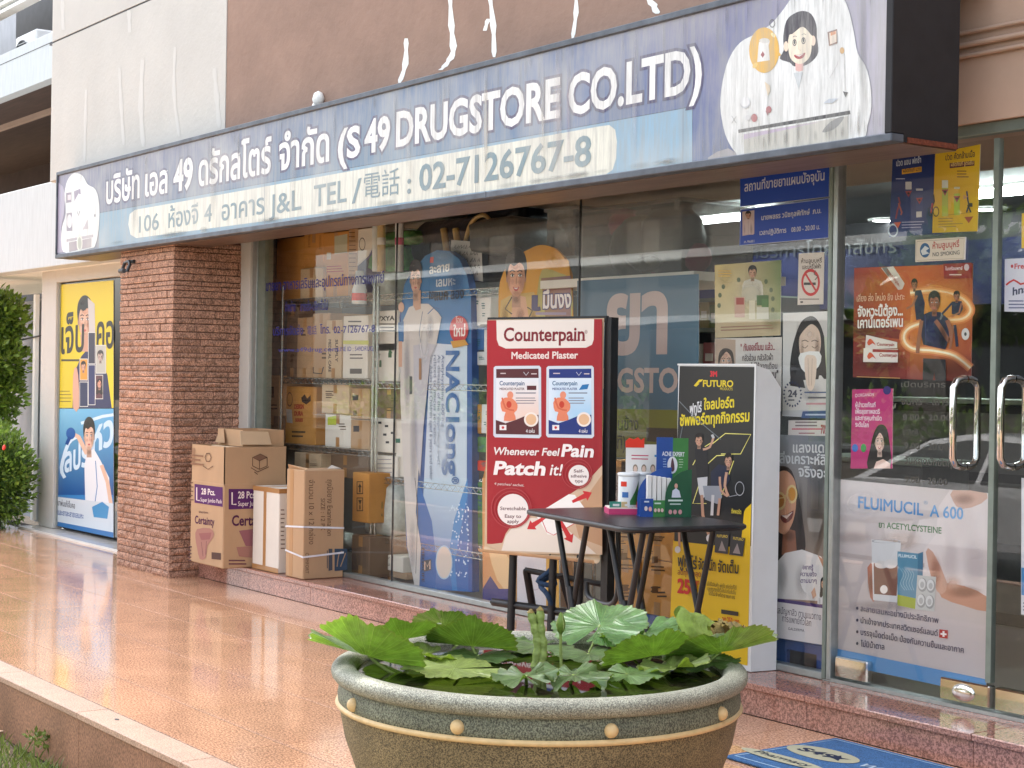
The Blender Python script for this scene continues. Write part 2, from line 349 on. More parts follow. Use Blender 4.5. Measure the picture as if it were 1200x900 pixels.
    def build(s, name, m, parent=None, kind=None, label=None):
        base = parent.matrix_world.translation.copy() if False else (_wloc(parent) if parent else (s.V[0].copy()*0 if not s.V else Vector((sum(v.x for v in s.V)/len(s.V), sum(v.y for v in s.V)/len(s.V), min(v.z for v in s.V)))))
        me = bpy.data.meshes.new(name); me.from_pydata([tuple(v-base) for v in s.V], [], s.F)
        me.polygons.foreach_set('use_smooth', s.S); me.materials.append(m); me.update()
        o = bpy.data.objects.new(name, me); COL.objects.link(o)
        if parent: o.parent = parent
        else: o.location = base
        if kind: o['kind'] = kind
        if label: o['label'] = label
        return o
def _wloc(o):
    v = Vector(o.location); p = o.parent
    while p: v = v+Vector(p.location); p = p.parent
    return v
def bx(name, m, parent, *a, bev=0.0, kind=None, label=None): return MB().box(*a, bev=bev).build(name, m, parent, kind, label)
def shared(name, me, parent, loc, sc=(1, 1, 1), rot=0):
    o = bpy.data.objects.new(name, me); COL.objects.link(o); o.parent = parent; o.location = Vector(loc)-_wloc(parent); o.scale = sc; o.rotation_euler.z = rot
    return o
def structure(name, loc=(0, 0, 0)): return tag(empty(name, loc), kind='structure')
def crom(P, k=5, closed=True):
    n = len(P); out = []
    for i in range(n if closed else n-1):
        p0, p1, p2, p3 = (P[(i+j-1) % n] if closed else P[min(max(i+j-1, 0), n-1)] for j in range(4))
        for t in range(k):
            t /= k
            out.append(tuple(.5*((2*p1[a])+(-p0[a]+p2[a])*t+(2*p0[a]-5*p1[a]+4*p2[a]-p3[a])*t*t+(-p0[a]+3*p1[a]-3*p2[a]+p3[a])*t**3) for a in range(len(p1))))
    if not closed: out.append(tuple(P[-1]))
    return out
_tc = {}
def text_shape(body, bold=0.0, res=3):
    """outline of a line of text, united after boldening (winding rule); cap height about .7"""
    key = (body, bold, res)
    if key in _tc: return _tc[key]
    k = (body, res)
    if k not in _tc:
        c = bpy.data.curves.new('t', 'FONT'); c.body = body; c.size = 10; c.resolution_u = res; c.fill_mode = 'NONE'
        o = bpy.data.objects.new('t', c); me = bpy.data.meshes.new_from_object(o)
        V = np.array([v.co[:2] for v in me.vertices])/10; nb = {}
        for e in me.edges:
            a, b = e.vertices; nb.setdefault(a, []).append(b); nb.setdefault(b, []).append(a)
        seen = set(); loops = []
        for s in nb:
            if s in seen: continue
            lp = [s]; seen.add(s); q = s
            while True:
                nx = [n for n in nb[q] if n not in seen]
                if not nx: break
                q = nx[0]; seen.add(q); lp.append(q)
            P = V[lp]; P = P[np.linalg.norm(P-np.roll(P, 1, 0), axis=1) > 1e-4]
            if len(P) > 2: loops.append(P)
        bpy.data.objects.remove(o); bpy.data.meshes.remove(me); bpy.data.curves.remove(c)
        def inside(pt, L):
            a = L; b = np.roll(L, -1, 0); c = (a[:, 1] > pt[1]) != (b[:, 1] > pt[1])
            with np.errstate(all='ignore'): x = a[:, 0]+(pt[1]-a[:, 1])*(b[:, 0]-a[:, 0])/(b[:, 1]-a[:, 1])
            return np.count_nonzero(c & (x > pt[0])) % 2
        out = []; bb = [(L.min(0), L.max(0)) for L in loops]
        for i, L in enumerate(loops):
            pt = L[0]; n = 0
            for j, Q in enumerate(loops):
                if j != i and (pt > bb[j][0]).all() and (pt < bb[j][1]).all(): n += inside(pt, Q)
            ar = np.sum(L[:, 0]*np.roll(L[:, 1], -1)-np.roll(L[:, 0], -1)*L[:, 1])
            if (ar > 0) != (n % 2 == 0): L = L[::-1]
            out.append(L)
        _tc[k] = out
    A = []
    for L in _tc[k]:
        if bold:
            e = np.roll(L, -1, 0)-L; e /= np.linalg.norm(e, axis=1)[:, None]+1e-9
            n = np.stack([e[:, 1], -e[:, 0]], 1); m = n+np.roll(n, 1, 0); m /= np.maximum((m*m).sum(1, keepdims=True)/2, .35)
            A.append(L+m*bold)
        else: A.append(L)
    A.sort(key=lambda L: L[:, 0].min()); cl = []; cur = []; mx = -1e9
    for L in A:
        if cur and L[:, 0].min() > mx: cl.append(cur); cur = []
        cur.append(L); mx = max(mx, L[:, 0].max())
    if cur: cl.append(cur)
    VV = []; TT = []; base = 0
    for G in cl:
        pts = []; ed = []; b = 0
        for L in G:
            n = len(L); pts += [Vector(map(float, p)) for p in L]; ed += [(b+i, b+(i+1) % n) for i in range(n)]; b += n
        r = delaunay_2d_cdt(pts, ed, [], 0, 1e-6); v = np.array([tuple(p) for p in r[0]]); f = np.array([t for t in r[2] if len(t) == 3])
        if len(f) == 0: continue
        c = v[f].mean(1); a = np.concatenate(G); bq = np.concatenate([np.roll(L, -1, 0) for L in G])
        ay, by = a[None, :, 1], bq[None, :, 1]; cy = c[:, 1][:, None]; cx = c[:, 0][:, None]
        cr = (bq[None, :, 0]-a[None, :, 0])*(cy-ay)-(cx-a[None, :, 0])*(by-ay)
        wn = ((ay <= cy) & (by > cy) & (cr > 0)).sum(1)-((ay > cy) & (by <= cy) & (cr < 0)).sum(1)
        f = f[wn != 0]; VV.append(v); TT.append(f+base); base += len(v)
    r = (np.concatenate(VV), np.concatenate(TT)) if VV else (np.zeros((0, 2)), np.zeros((0, 3), int))
    _tc[key] = r; return r

class Art:
    """flat print on a plane, drawn in the photograph's measured coordinates and laid on the real surface"""
    def __init__(s, plane, step=.00004, gain=1.0):
        s.f, s.n = plane; s.V = []; s.F = []; s.C = []; s.k = 2; s.step = step; s.gain = gain
    def lift(s): s.k += 1; return s.n*(s.k*s.step)
    def tris(s, W, T, cols):
        b = len(s.V); s.V += W
        for t in T:
            p = [W[i] for i in t]
            if (p[1]-p[0]).cross(p[2]-p[0]).dot(s.n) < 0: t = tuple(reversed(t))
            s.F.append(tuple(b+i for i in t)); s.C.append([cols[i] for i in t])
    def c(s, col): return tuple(s2l(min(255, x*s.gain)) for x in col[:3])+(1.0,)
    def poly(s, pts, col, smooth=0):
        if smooth: pts = crom(pts, smooth)
        o = s.lift(); W = [s.f(*p)+o for p in pts]; T = [tuple(t) for t in tessellate_polygon([W])]; s.tris(W, T, [s.c(col)]*len(W)); return s
    def quad(s, P, cols, n=1):
        """P = TL,TR,BR,BL; cols = 1, 2 (top,bottom) or 4 colours"""
        if not isinstance(cols[0], (tuple, list)): cols = [cols]*4
        if len(cols) == 2: cols = [cols[0], cols[0], cols[1], cols[1]]
        o = s.lift(); W = [s.f(*p)+o for p in P]; s.tris(W, [(0, 1, 2), (0, 2, 3)], [s.c(q) for q in cols]); return s
    def rect(s, x0, y0, x1, y1, col, sl=0.0):
        d = sl*(x1-x0); return s.quad([(x0, y0), (x1, y0+d), (x1, y1+d), (x0, y1)], col)
    def ell(s, cx, cy, rx, ry, col, n=20, rot=0):
        a = math.radians(rot); ca, sa = math.cos(a), math.sin(a)
        return s.poly([(cx+rx*math.cos(t)*ca-ry*math.sin(t)*sa, cy+rx*math.cos(t)*sa+ry*math.sin(t)*ca) for t in [2*math.pi*i/n for i in range(n)]], col)
    def ring(s, cx, cy, rx, ry, wd, col, n=24):
        o = s.lift(); W = []; T = []
        for i in range(n):
            t = 2*math.pi*i/n
            for q in (1, 1-wd): W.append(s.f(cx+rx*q*math.cos(t), cy+ry*q*math.sin(t))+o)
        for i in range(n): j = (i+1) % n; T += [(2*i, 2*j, 2*j+1), (2*i, 2*j+1, 2*i+1)]
        s.tris(W, T, [s.c(col)]*len(W)); return s
    def soft(s, cx, cy, rx, ry, col, a=.5, rot=0, n=20):
        """airbrushed patch of ink: dense in the middle, fading out at the edge"""
        a *= .72
        o = s.lift(); q = math.radians(rot); ca, sa = math.cos(q), math.sin(q); c = s.c(col)[:3]; W = [s.f(cx, cy)+o]; K = [c+(a,)]; T = []
        for r, al in ((.25, .95), (.45, .76), (.62, .48), (.78, .2), (.9, .06), (1, 0)):
            for i in range(n): t = 2*math.pi*i/n; x, y = rx*r*math.cos(t), ry*r*math.sin(t); W.append(s.f(cx+x*ca-y*sa, cy+x*sa+y*ca)+o); K.append(c+(a*al,))
        for i in range(n):
            j = (i+1) % n; T.append((0, 1+i, 1+j))
            for b in (1, 1+n, 1+2*n, 1+3*n, 1+4*n): T += [(b+i, b+j, b+n+j), (b+i, b+n+j, b+n+i)]
        s.tris(W, T, K); return s
    def line(s, pts, wd, col, smooth=0):
        if smooth: pts = crom(pts, smooth, False)
        n = len(pts); o = s.lift(); W = []; T = []
        for i in range(n):
            a = pts[max(0, i-1)]; b = pts[min(n-1, i+1)]; dx, dy = b[0]-a[0], b[1]-a[1]; l = math.hypot(dx, dy) or 1; h = wd/2
            W.append(s.f(pts[i][0]-dy/l*h, pts[i][1]+dx/l*h)+o); W.append(s.f(pts[i][0]+dy/l*h, pts[i][1]-dx/l*h)+o)
        for i in range(n-1): T += [(2*i, 2*i+1, 2*i+3), (2*i, 2*i+3, 2*i+2)]
        s.tris(W, T, [s.c(col)]*len(W)); return s
    def text(s, body, a, b, h, col, bold=.0, ch=.7, up=None, res=3):
        """baseline from a to b, letter height h (up = offset of the top of the letters if not straight up)"""
        v, t = text_shape(body, bold, res)
        if len(v) == 0: return s
        v0 = text_shape(body, 0, res)[0]; x0, x1 = v0[:, 0].min(), v0[:, 0].max()
        o = s.lift(); P0 = s.f(*a); U = s.f(*b)-P0; u2 = up or (0, -h); Vv = s.f(a[0]+u2[0], a[1]+u2[1])-P0
        if up is None and abs(s.n.z) < .1: Vv = Vector((0, 0, Vv.z))
        W = [P0+U*((x-x0)/(x1-x0))+Vv*(y/ch)+o for x, y in v.tolist()]
        s.tris(W, [tuple(q) for q in t.tolist()], [s.c(col)]*len(W)); return s
    def bars(s, x0, y0, x1, n, dy, h, col, sl=0.0, rnd=.3):
        """lines of print too small to read"""
        for i in range(n):
            xe = x1-(x1-x0)*random.random()*rnd; s.rect(x0, y0+i*dy, xe, y0+i*dy+h, col, sl)
        return s
    def build(s, name, parent, m=None):
        base = _wloc(parent); me = bpy.data.meshes.new(name); me.from_pydata([tuple(v-base) for v in s.V], [], s.F)
        ca = me.color_attributes.new('ink', 'FLOAT_COLOR', 'CORNER'); ca.data.foreach_set('color', [x for f in s.C for c in f for x in c])
        me.materials.append(m or M['print']); o = bpy.data.objects.new(name, me); COL.objects.link(o); o.parent = parent; return o

def face(A, cx, cy, w, h, skin=(222, 178, 150), hair=(38, 30, 30), style='short', eyes=True, smile=True, turn=0.0):
    """printed head: cx,cy centre of face, w,h its size in photo pixels"""
    sh = tuple(int(c*.82) for c in skin); P = lambda L: [(cx+x*w/2, cy+y*h/2) for x, y in L]
    if style == 'long': A.poly(P([(-.5, -1.25), (.3, -1.3), (1.0, -.95), (1.25, 0), (1.35, 1.2), (1.5, 2.5), (.7, 2.7), (-.2, 2.2), (-.9, 2.7), (-1.5, 2.4), (-1.3, 1.1), (-1.25, -.2), (-1.05, -.9)]), hair, 4)
    A.poly(P([(-.42, .55), (.42, .55), (.5, 1.6), (-.5, 1.6)]), sh)
    A.ell(cx-w*.5, cy+h*.03, w*.07, h*.11, sh, 10); A.ell(cx+w*.5, cy+h*.03, w*.07, h*.11, sh, 10)
    A.poly(P([(0, -1.02), (.6, -.88), (.95, -.4), (.96, .1), (.8, .58), (.42, .92), (0, 1.05), (-.42, .92), (-.8, .58), (-.96, .1), (-.95, -.4), (-.6, -.88)]), skin, 4)
    lt = tuple(min(255, int(c*1.1)) for c in skin); dk = tuple(int(c*.66) for c in skin)
    A.soft(cx+w*.34, cy+h*.08, w*.26, h*.44, dk, .55); A.soft(cx-w*.42, cy+h*.1, w*.14, h*.36, dk, .35); A.soft(cx, cy+h*.44, w*.34, h*.12, dk, .35); A.soft(cx-w*.05, cy-h*.3, w*.34, h*.16, lt, .7); A.soft(cx-w*.2, cy+h*.12, w*.16, h*.1, (224, 140, 124), .4); A.soft(cx+w*.2, cy+h*.12, w*.14, h*.09, (214, 130, 116), .35)
    A.soft(cx-w*.21, cy-h*.04, w*.14, h*.07, dk, .5); A.soft(cx+w*.21, cy-h*.04, w*.14, h*.07, dk, .5); A.soft(cx+w*.01, cy+h*.1, w*.05, h*.12, lt, .8); A.soft(cx, cy+h*.6, w*.26, h*.14, dk, .6)
    t = turn
    if eyes and w > 9:
        for sx in (-.42+t, .42+t):
            A.ell(cx+sx*w/2, cy-.1*h/2, w*.1, h*.035, (245, 240, 235), 10); A.ell(cx+(sx+.02)*w/2, cy-.1*h/2, w*.05, h*.036, (30, 20, 20), 8)
            A.line([(cx+(sx-.24)*w/2, cy-.12*h/2), (cx+sx*w/2, cy-.2*h/2), (cx+(sx+.24)*w/2, cy-.12*h/2)], max(.35, h*.018), (40, 25, 22))
            A.line([(cx+(sx-.27)*w/2, cy-.3*h/2), (cx+sx*w/2, cy-.38*h/2), (cx+(sx+.27)*w/2, cy-.31*h/2)], max(.5, h*.03), hair)
        A.line([(cx+(t+.05)*w/2, cy-.05*h/2), (cx+(t+.12)*w/2, cy+.28*h/2), (cx+(t-.08)*w/2, cy+.32*h/2)], max(.35, h*.015), sh)
        if smile: A.poly(P([(-.34+t, .5), (0+t, .56), (.34+t, .5), (.2+t, .68), (0+t, .74), (-.2+t, .68)]), (176, 70, 70), 3); A.poly(P([(-.25+t, .54), (0+t, .58), (.25+t, .54), (0+t, .64)]), (246, 240, 236), 2)
        else: A.poly(P([(-.26+t, .57), (0+t, .52), (.26+t, .57), (0+t, .68)]), (186, 96, 92), 3)
    elif w > 5:
        for sx in (-.4, .4): A.ell(cx+sx*w/2, cy-.1*h/2, w*.09, h*.04, (40, 30, 30), 8)
        A.line([(cx-.25*w/2, cy+.56*h/2), (cx+.25*w/2, cy+.56*h/2)], h*.05, (170, 80, 76))
    if style == 'short': A.poly(P([(-1.03, .02), (-1.2, -.55), (-1.0, -1.15), (-.4, -1.52), (.3, -1.55), (.95, -1.25), (1.22, -.6), (1.04, .05), (.94, -.3), (.8, -.62), (.35, -.78), (-.2, -.6), (-.65, -.7), (-.9, -.35)]), hair, 4); A.soft(cx-w*.2, cy-h*.56, w*.3, h*.09, tuple(min(255, c+60) for c in hair), .55, -12)
    else: A.poly(P([(-1.05, .2), (-1.1, -.6), (-.6, -1.22), (.1, -1.32), (.8, -1.1), (1.12, -.5), (1.08, .35), (.9, -.1), (.7, -.55), (.1, -.98), (-.4, -.7), (-.82, -.3), (-.95, 0)]), hair, 4); A.soft(cx-w*.3, cy-h*.5, w*.18, h*.2, tuple(min(255, c+60) for c in hair), .5, 30)
    return A
def shirt(A, cx, y0, w, y1, col, skin=None):
    A.poly([(cx-w*.14, y0), (cx+w*.14, y0), (cx+w*.42, y0+w*.1), (cx+w*.5, y0+w*.3), (cx+w*.52, y1), (cx-w*.52, y1), (cx-w*.5, y0+w*.3), (cx-w*.42, y0+w*.1)], col)
    A.line([(cx, y0+w*.12), (cx, y1)], max(.4, w*.015), tuple(int(c*.82) for c in col)); dk = tuple(int(c*.7) for c in col); A.soft(cx+w*.3, (y0+y1)/2+w*.2, w*.16, (y1-y0)*.5, dk, .5); A.soft(cx-w*.36, (y0+y1)/2+w*.25, w*.12, (y1-y0)*.45, dk, .35); return A

# ================================================================ SETTING
ZS = .142                                   # shop floor / step height
YST, YGL = 5.06, 5.40                       # step face, glass line
ZSOF = 2.50
# ---- soil bed, road, far side
soil = MB(); n = 90
random.seed(3)
V = []; Fq = []
for i in range(n+1):
    for j in range(13):
        x = -60+i*(75/n); y = -1.2+j*(3.84/12); V.append((x, y, -.285+random.uniform(-.02, .025)+.03*math.sin(x*3+y*5)))
for i in range(n):
    for j in range(12): a = i*13+j; Fq.append((a, a+13, a+14, a+1))
soil.add(V, Fq, True)
tag(soil.build('soil_bed', M['soil']), kind='structure')
tag(bx('road', M['asphalt'], None, -90, 60, -60, -1.35, -.6, -.5), kind='structure')
tag(bx('road_kerb', M['granite_curb'], None, -90, 60, -1.35, -1.19, -.6, -.27), kind='structure')
tag(bx('ground', M['soil'], None, -120, 90, -90, 60, -.75, -.62), kind='structure')

# ---- terrace with granite tiles
terrace = structure('terrace_floor', (-8, 2.7, 0))
bx('grout_bed', M['grout'], terrace, -22, 3, 2.66, 5.4, -.1, -.0022)
def tile_mesh(name, w, d, h, m, b=.002):
    q = MB().box(-w/2, w/2, -d/2, d/2, -h, 0, bev=b); me = bpy.data.meshes.new(name); me.from_pydata([tuple(v) for v in q.V], [], q.F); me.materials.append(m); return me
rows = [2.742, 3.06, 3.57, 4.08, 4.59, 5.058]
xs = [-5.84+.82*k for k in range(-16, 10)]
tme = tile_mesh('tile', .8155, .507, .02, M['granite'], .0008)
for r in range(5):
    d = rows[r+1]-rows[r]
    for x in xs: shared('tile', tme, terrace, (x+.41, (rows[r]+rows[r+1])/2, 0), (1, (d-.006)/.507, 1))
for k in range(-16, -7): shared('tile', tme, terrace, (-5.84+.82*k+.41, 5.058+.075, 0), (1, .28, 1))
# ---- curb
curb = structure('terrace_curb', (-8, 2.6, -.3))
cme = tile_mesh('curb_stone', 1.066, .142, .03, M['granite_curb'], .004); fme = tile_mesh('curb_panel', 1.066, .02, .26, M['granite_face'], .002)
for k in range(-14, 10):
    x = -6.839+1.069*k
    shared('curb_stone', cme, curb, (x+.534, 2.669, .001)); shared('curb_panel', fme, curb, (x+.534, 2.618, -.031))
bx('curb_core', M['mortar'], curb, -22, 3, 2.63, 2.70, -.4, -.03)
# ---- step in front of the glass
step = structure('shop_step', (-8, 5.06, 0))
rme = tile_mesh('riser_panel', .868, .02, .112, M['granite_step'], .0015); nme = tile_mesh('tread_slab', .868, .355, .028, M['granite_step'], .004)
for k in range(-7, 6):
    x = -4.97+.87*k
    if x < -11.2: continue
    shared('riser_panel', rme, step, (x+.435, 5.07, .1135)); shared('tread_slab', nme, step, (x+.435, 5.222, ZS))
bx('step_core', M['mortar'], step, -11.0, 0.2, 5.082, 5.398, -.05, .113)
tag(bx('shop_floor', M['int_floor'], None, -11.1, .2, 5.40, 10.0, -.05, .12), kind='structure')

# ---- left: marble sill below the poster window
ms = structure('marble_sill', (-14, 5.2, 0))
me_ = tile_mesh('marble_slab', .9, .38, .03, M['marble'], .003)
for k in range(4): shared('marble_slab', me_, ms, (-14.75+.903*k, 5.37, .018))

# ---- stone clad pillar
PX0, PX1, PYF, PYB = -11.965, -10.985, 4.83, 5.42
pil = thing('stone_pillar', 'square pillar clad in rough reddish split stone left of the cartons', 'pillar', (-11.48, 5.1, 0))
bx('core', M['mortar'], pil, PX0+.012, PX1-.012, PYF+.012, PYB, -.02, 2.40)
random.seed(11)
def stone_mesh(i):
    rn = random.Random(50+i); nx, nz = 4, 3; V = []; Fs = []
    for a in range(nz+1):
        for b in range(nx+1):
            edge = a in (0, nz) or b in (0, nx)
            V.append((b/nx, -(.25 if edge else .55+.45*rn.random()), a/nz))
    for a in range(nz):
        for b in range(nx): q = a*(nx+1)+b; Fs.append((q, q+1, q+nx+2, q+nx+1))
    c = len(V); V += [(0, 1, 0), (1, 1, 0), (1, 1, 1), (0, 1, 1)]
    T = nz*(nx+1)
    Fs += [(c, c+1)+tuple(range(nx, -1, -1)), tuple(range(T, T+nx+1))+(c+2, c+3), (c, *[a*(nx+1) for a in range(nz+1)], c+3), (c+1, c+2, *[a*(nx+1)+nx for a in range(nz, -1, -1)])]
    me = bpy.data.meshes.new('stone'); me.from_pydata(V, [], Fs); me.materials.append(M['stone']); return me
SM = [stone_mesh(i) for i in range(7)]
cnt = 0; spare = MB(); z = 0.0; hs_ = []
while z < 2.385: h = random.choice([.034, .04, .046, .052, .058]); hs_.append((z, min(h, 2.39-z))); z += h
for z, h in hs_:
    if h < .02: continue
    for side, (a0, a1) in (('f', (PX0, PX1)), ('s', (PYF, PYB-.01))):
        x = a0-.0 if side == 'f' else a0
        while x < a1-.01:
            wd = min(random.uniform(.10, .30), a1-x)
            if a1-x-wd < .06: wd = a1-x
            hh = h-.005; dp = random.uniform(.008, .020)
            me = random.choice(SM)
            if cnt < 300:
                if side == 'f': shared('stone', me, pil, (x+.002, PYF+.012, z), (wd-.004, dp, hh))
                else: shared('stone', me, pil, (PX1-.012, x+.002, z), (wd-.004, dp, hh), math.pi/2)
            else:
                if side == 'f': spare.box(x+.002, x+wd-.002, PYF+.012-dp*.7, PYF+.02, z, z+hh, bev=.004)
                else: spare.box(PX1-.02, PX1-.012+dp*.7, x+.002, x+wd-.002, z, z+hh, bev=.004)
            cnt += 1; x += wd
if spare.V: spare.build('upper_stones', M['stone'], pil, kind='stuff')
# little lamp bracket at the pillar top
br = thing('wall_bracket', 'small dark metal bracket fixed at the top of the stone pillar', 'bracket', tuple(onY(155, 310, 4.79)))
bp = onY(156, 308, 4.80)
MB().box(bp.x-.05, bp.x+.05, 4.775, 4.80, bp.z-.005, bp.z+.02, .003).build('plate', M['frame_black'], br)
MB().tube([(bp.x-.06, 4.74, bp.z-.06), (bp.x-.06, 4.76, bp.z), (bp.x+.02, 4.76, bp.z+.01), (bp.x+.06, 4.75, bp.z-.02), (bp.x+.06, 4.73, bp.z-.07)], .012).build('arm', M['frame_black'], br)
MB().tube([(bp.x-.1, 4.74, bp.z-.06), (bp.x-.02, 4.74, bp.z-.06)], .018).build('nozzle', M['dark_grey'], br)

# ---- upper walls
Z0 = 3.066
cw = thing('cream_wall', 'cream plastered wall above the left end of the long shop sign', 'wall', (-12, 4.9, 3))
m = MB(); xl = -13.75; R = .13
prof = [(-10.292, 4.88)]+[(xl+R-R*math.sin(a), 4.88+R-R*math.cos(a)) for a in [math.pi/2*i/8 for i in range(9)]]+[(xl, 6.6), (-10.292, 6.6)]
zg = 4.205
for z0, z1 in ((Z0-.02, zg-.008), (zg+.008, 8.0)):
    m.prism([(x, y, z0) for x, y in prof], Vector((0, 0, z1-z0)))
m.build('plaster', M['cream_wall'], cw)
bx('groove', M['dark_grey'], cw, xl+.02, -10.292, 4.888, 6.5, zg-.009, zg+.009)
random.seed(5)
def streak(pts, Y, wpx, parent, name, m):
    q = MB(); W = []
    pts = crom(pts, 4, False); L = len(pts)
    for i, p in enumerate(pts):
        hw = wpx*.5*(.55+.45*math.sin(math.pi*(i+.5)/L))*(1+.3*math.sin(i*2.1)); W.append((onY(p[0]-hw, p[1], Y), onY(p[0]+hw, p[1], Y)))
    V = [v+Vector((0, o, 0)) for a, b in W for v in (a, b) for o in (0,)]
    q.add(V, [(2*i, 2*i+1, 2*i+3, 2*i+2) for i in range(L-1)]); return q.build(name, m, parent)
for P, wd in (([(101, 105), (100, 140), (99, 190)], 3), ([(140, 80), (142, 125), (145, 170)], 3.5), ([(167, 70), (165, 125), (168, 172)], 5), ([(205, 55), (204, 110), (210, 160)], 3.5), ([(251, 80), (254, 115), (257, 150)], 5), ([(73, 0), (74, 35)], 4), ([(151, 12), (152, 38)], 4)):
    streak(P, 4.8785, wd*1.1, cw, 'filler_streak', M['filler'])
bw = thing('brown_wall', 'brown plastered wall above the middle of the shop sign', 'wall', (-7, 4.9, 3))
bx('plaster', M['brown_wall'], bw, -10.289, -4.28, 4.885, 6.6, Z0-.02, 8.0)
for P, wd in (([(476, 45), (475, 75), (468, 97)], 6), ([(527, -12), (529, 30), (531, 60), (523, 75), (516, 82)], 7), ([(573, -12), (578, 30), (579, 67)], 6), ([(572, 22), (568, 36)], 5), ([(675, -12), (675, 15), (671, 45)], 5), ([(757, -5), (765, 5), (770, 16)], 9)):
    streak(P, 4.8835, wd, bw, 'filler_smear', M['white_paint'])
t = thing('filler_blob', 'white blob of filler above the sign at the foot of the brown wall', 'filler', tuple(onY(373, 118, 4.87)))
p = onY(373, 116, 4.86); MB().ball(tuple(p), .045, 8, (1, .8, 1.1)).ball((p.x-.02, p.y, p.z-.05), .035, 8).build('lump', M['white_paint'], t)
gw = thing('beige_wall', 'beige plastered wall above the glass doors right of the sign', 'wall', (-3, 5.4, 2.5))
bx('plaster', M['beige_wall'], gw, -11.05, 2, 5.36, 6.6, 2.508, 8.0)
for k, (dz, r) in enumerate(((0, .012), (.05, .009), (-.045, .009))):
    a = onY(1130, 52, 5.33); MB().tube([(-6, 5.345, a.z+dz), (1, 5.345, a.z+dz)], r, 6).build('conduit', M['beige_wall'], gw)

# ---- far left: canopy parapet, balconies, poster window
par = thing('canopy_parapet', 'streaked white parapet band of the canopy left of the shop sign', 'parapet', (-18, 5.2, 2.4))
bx('front_band', M['white_streak'], par, -26, -12.7, 5.12, 5.30, 2.372, 3.117, bev=.004)
bx('soffit', M['white_paint'], par, -26, -12.0, 5.30, 6.8, 2.372, 2.43)
bx('deck', M['grey_panel'], par, -26, -13.75, 5.30, 7.4, 3.0, 3.06)
bal = thing('balcony_building', 'white balconied building behind the canopy at the upper left', 'building', (-22, 7.5, 3))
zb0, zb1 = onY(0, 115, 6.6).z, onY(0, 65, 6.6).z
bx('balcony_front', M['white_streak'], bal, -32, -13.7, 6.6, 6.75, zb0, zb1, bev=.004)
zj = onY(0, 76, 6.6).z; bx('drip_joint', M['dark_grey'], bal, -32, -13.7, 6.597, 6.603, zj-.008, zj)
bx('balcony_slab', M['dark_slab'], bal, -32, -13.7, 6.75, 9.6, zb0+.12, zb0+.3)
for k in range(1): bx('soffit_beam', M['beige_wall'], bal, -32, -13.7, 7.6+k*.9, 7.66+k*.9, zb0+.05, zb0+.119)
bx('back_wall', M['dark_slab'], bal, -32, -13.7, 9.6, 9.8, 2.4, zb0+.3)
bx('back_wall_lower', M['dark_grey'], bal, -32, -13.7, 8.6, 8.75, 2.4, 3.75)
bx('upper_wall', M['grey_panel'], bal, -32, -13.7, 8.0, 8.2, zb0+.3, 9)
bx('pier', M['dark_grey'], bal, onY(44, 20, 7.9).x, onY(58, 20, 7.9).x+1.2, 7.6, 8.0, zb0+.3, 9)
for k in range(6):
    a = onY(0, 22-k*9, 7.0); b = onY(34, 2-k*9, 7.0)
    bx('louver', M['white_paint'], bal, -32, b.x+.3, 6.9, 7.05, a.z, a.z+.04)
# air conditioner outdoor unit
a = onY(18, 57, 7.0); b = onY(40, 34, 7.0); c_ = onY(56, 40, 7.3)
ac = thing('air_conditioner', 'white air conditioner outdoor unit standing on the upper left balcony', 'air conditioner', (a.x, 7.1, a.z))
bx('casing', M['plastic_white'], ac, a.x, a.x+.75, 7.0, 7.32, b.z-.62, b.z, bev=.02)
fo = MB().lathe([(.0, 0), (.21, 0), (.22, .02), (.23, 0)], (0, 0, 0), 24).build('fan_grille', M['dark_grey'], ac); fo.rotation_euler.x = math.pi/2
fo.data.transform(Matrix.Translation(Vector(ac.location))); fo.location = Vector((a.x+.26, 6.995, b.z-.3))-Vector(ac.location)
for k in range(5): MB().tube([(a.x+.06, 6.985, b.z-.48+k*.09), (a.x+.46, 6.985, b.z-.48+k*.09)], .006, 5).build('grille_bar', M['plastic_white'], ac)

pw = thing('poster_window', 'cream framed window behind the yellow and blue posters left of the pillar', 'window', (-14, 5.4, 0))
fx0, fx1 = onY(49, 500, 5.38).x, onY(66, 500, 5.38).x
bx('frame_post', M['cream_wall'], pw, fx0, fx1, 5.36, 5.46, .02, 2.372, bev=.005)
bx('frame_head', M['cream_wall'], pw, fx1, -12.0, 5.36, 5.46, 2.262, 2.372)
bx('frame_trim', M['alu'], pw, fx1, fx1+.035, 5.385, 5.45, .05, 2.262)
bx('backing', M['int_dark'], pw, fx1, -11.9, 5.455, 5.48, .02, 2.262)
bx('pane', M['glass'], pw, fx1+.035, -11.9, 5.40, 5.406, .06, 2.25)
gp = thing('grey_fence_panel', 'pale grey metal sheet wall beside the bush at the far left', 'wall', (-16.3, 5.6, 0))
for i, (pa, pb, Y) in enumerate(((14, 40, 5.75), (41.5, 48, 5.62))):
    xa, xb = onY(pa, 500, Y).x, onY(pb, 500, Y).x
    if i == 0: xa -= 4
    bx('sheet', M['grey_panel'], gp, xa, xb, Y, Y+.03, -.02, 2.16, bev=.003)
xe = onY(44.5, 400, 5.6).x; bx('corner_post', M['white_paint'], gp, xe-.03, xe+.03, 5.56, 5.6, 0, 2.2)
pz = onY(42, 395, 5.55); MB().tube([(pz.x-.5, 5.55, pz.z-.03), (pz.x+.25, 5.55, pz.z+.02)], .008, 6).build('tie_wire', M['dark_grey'], gp)

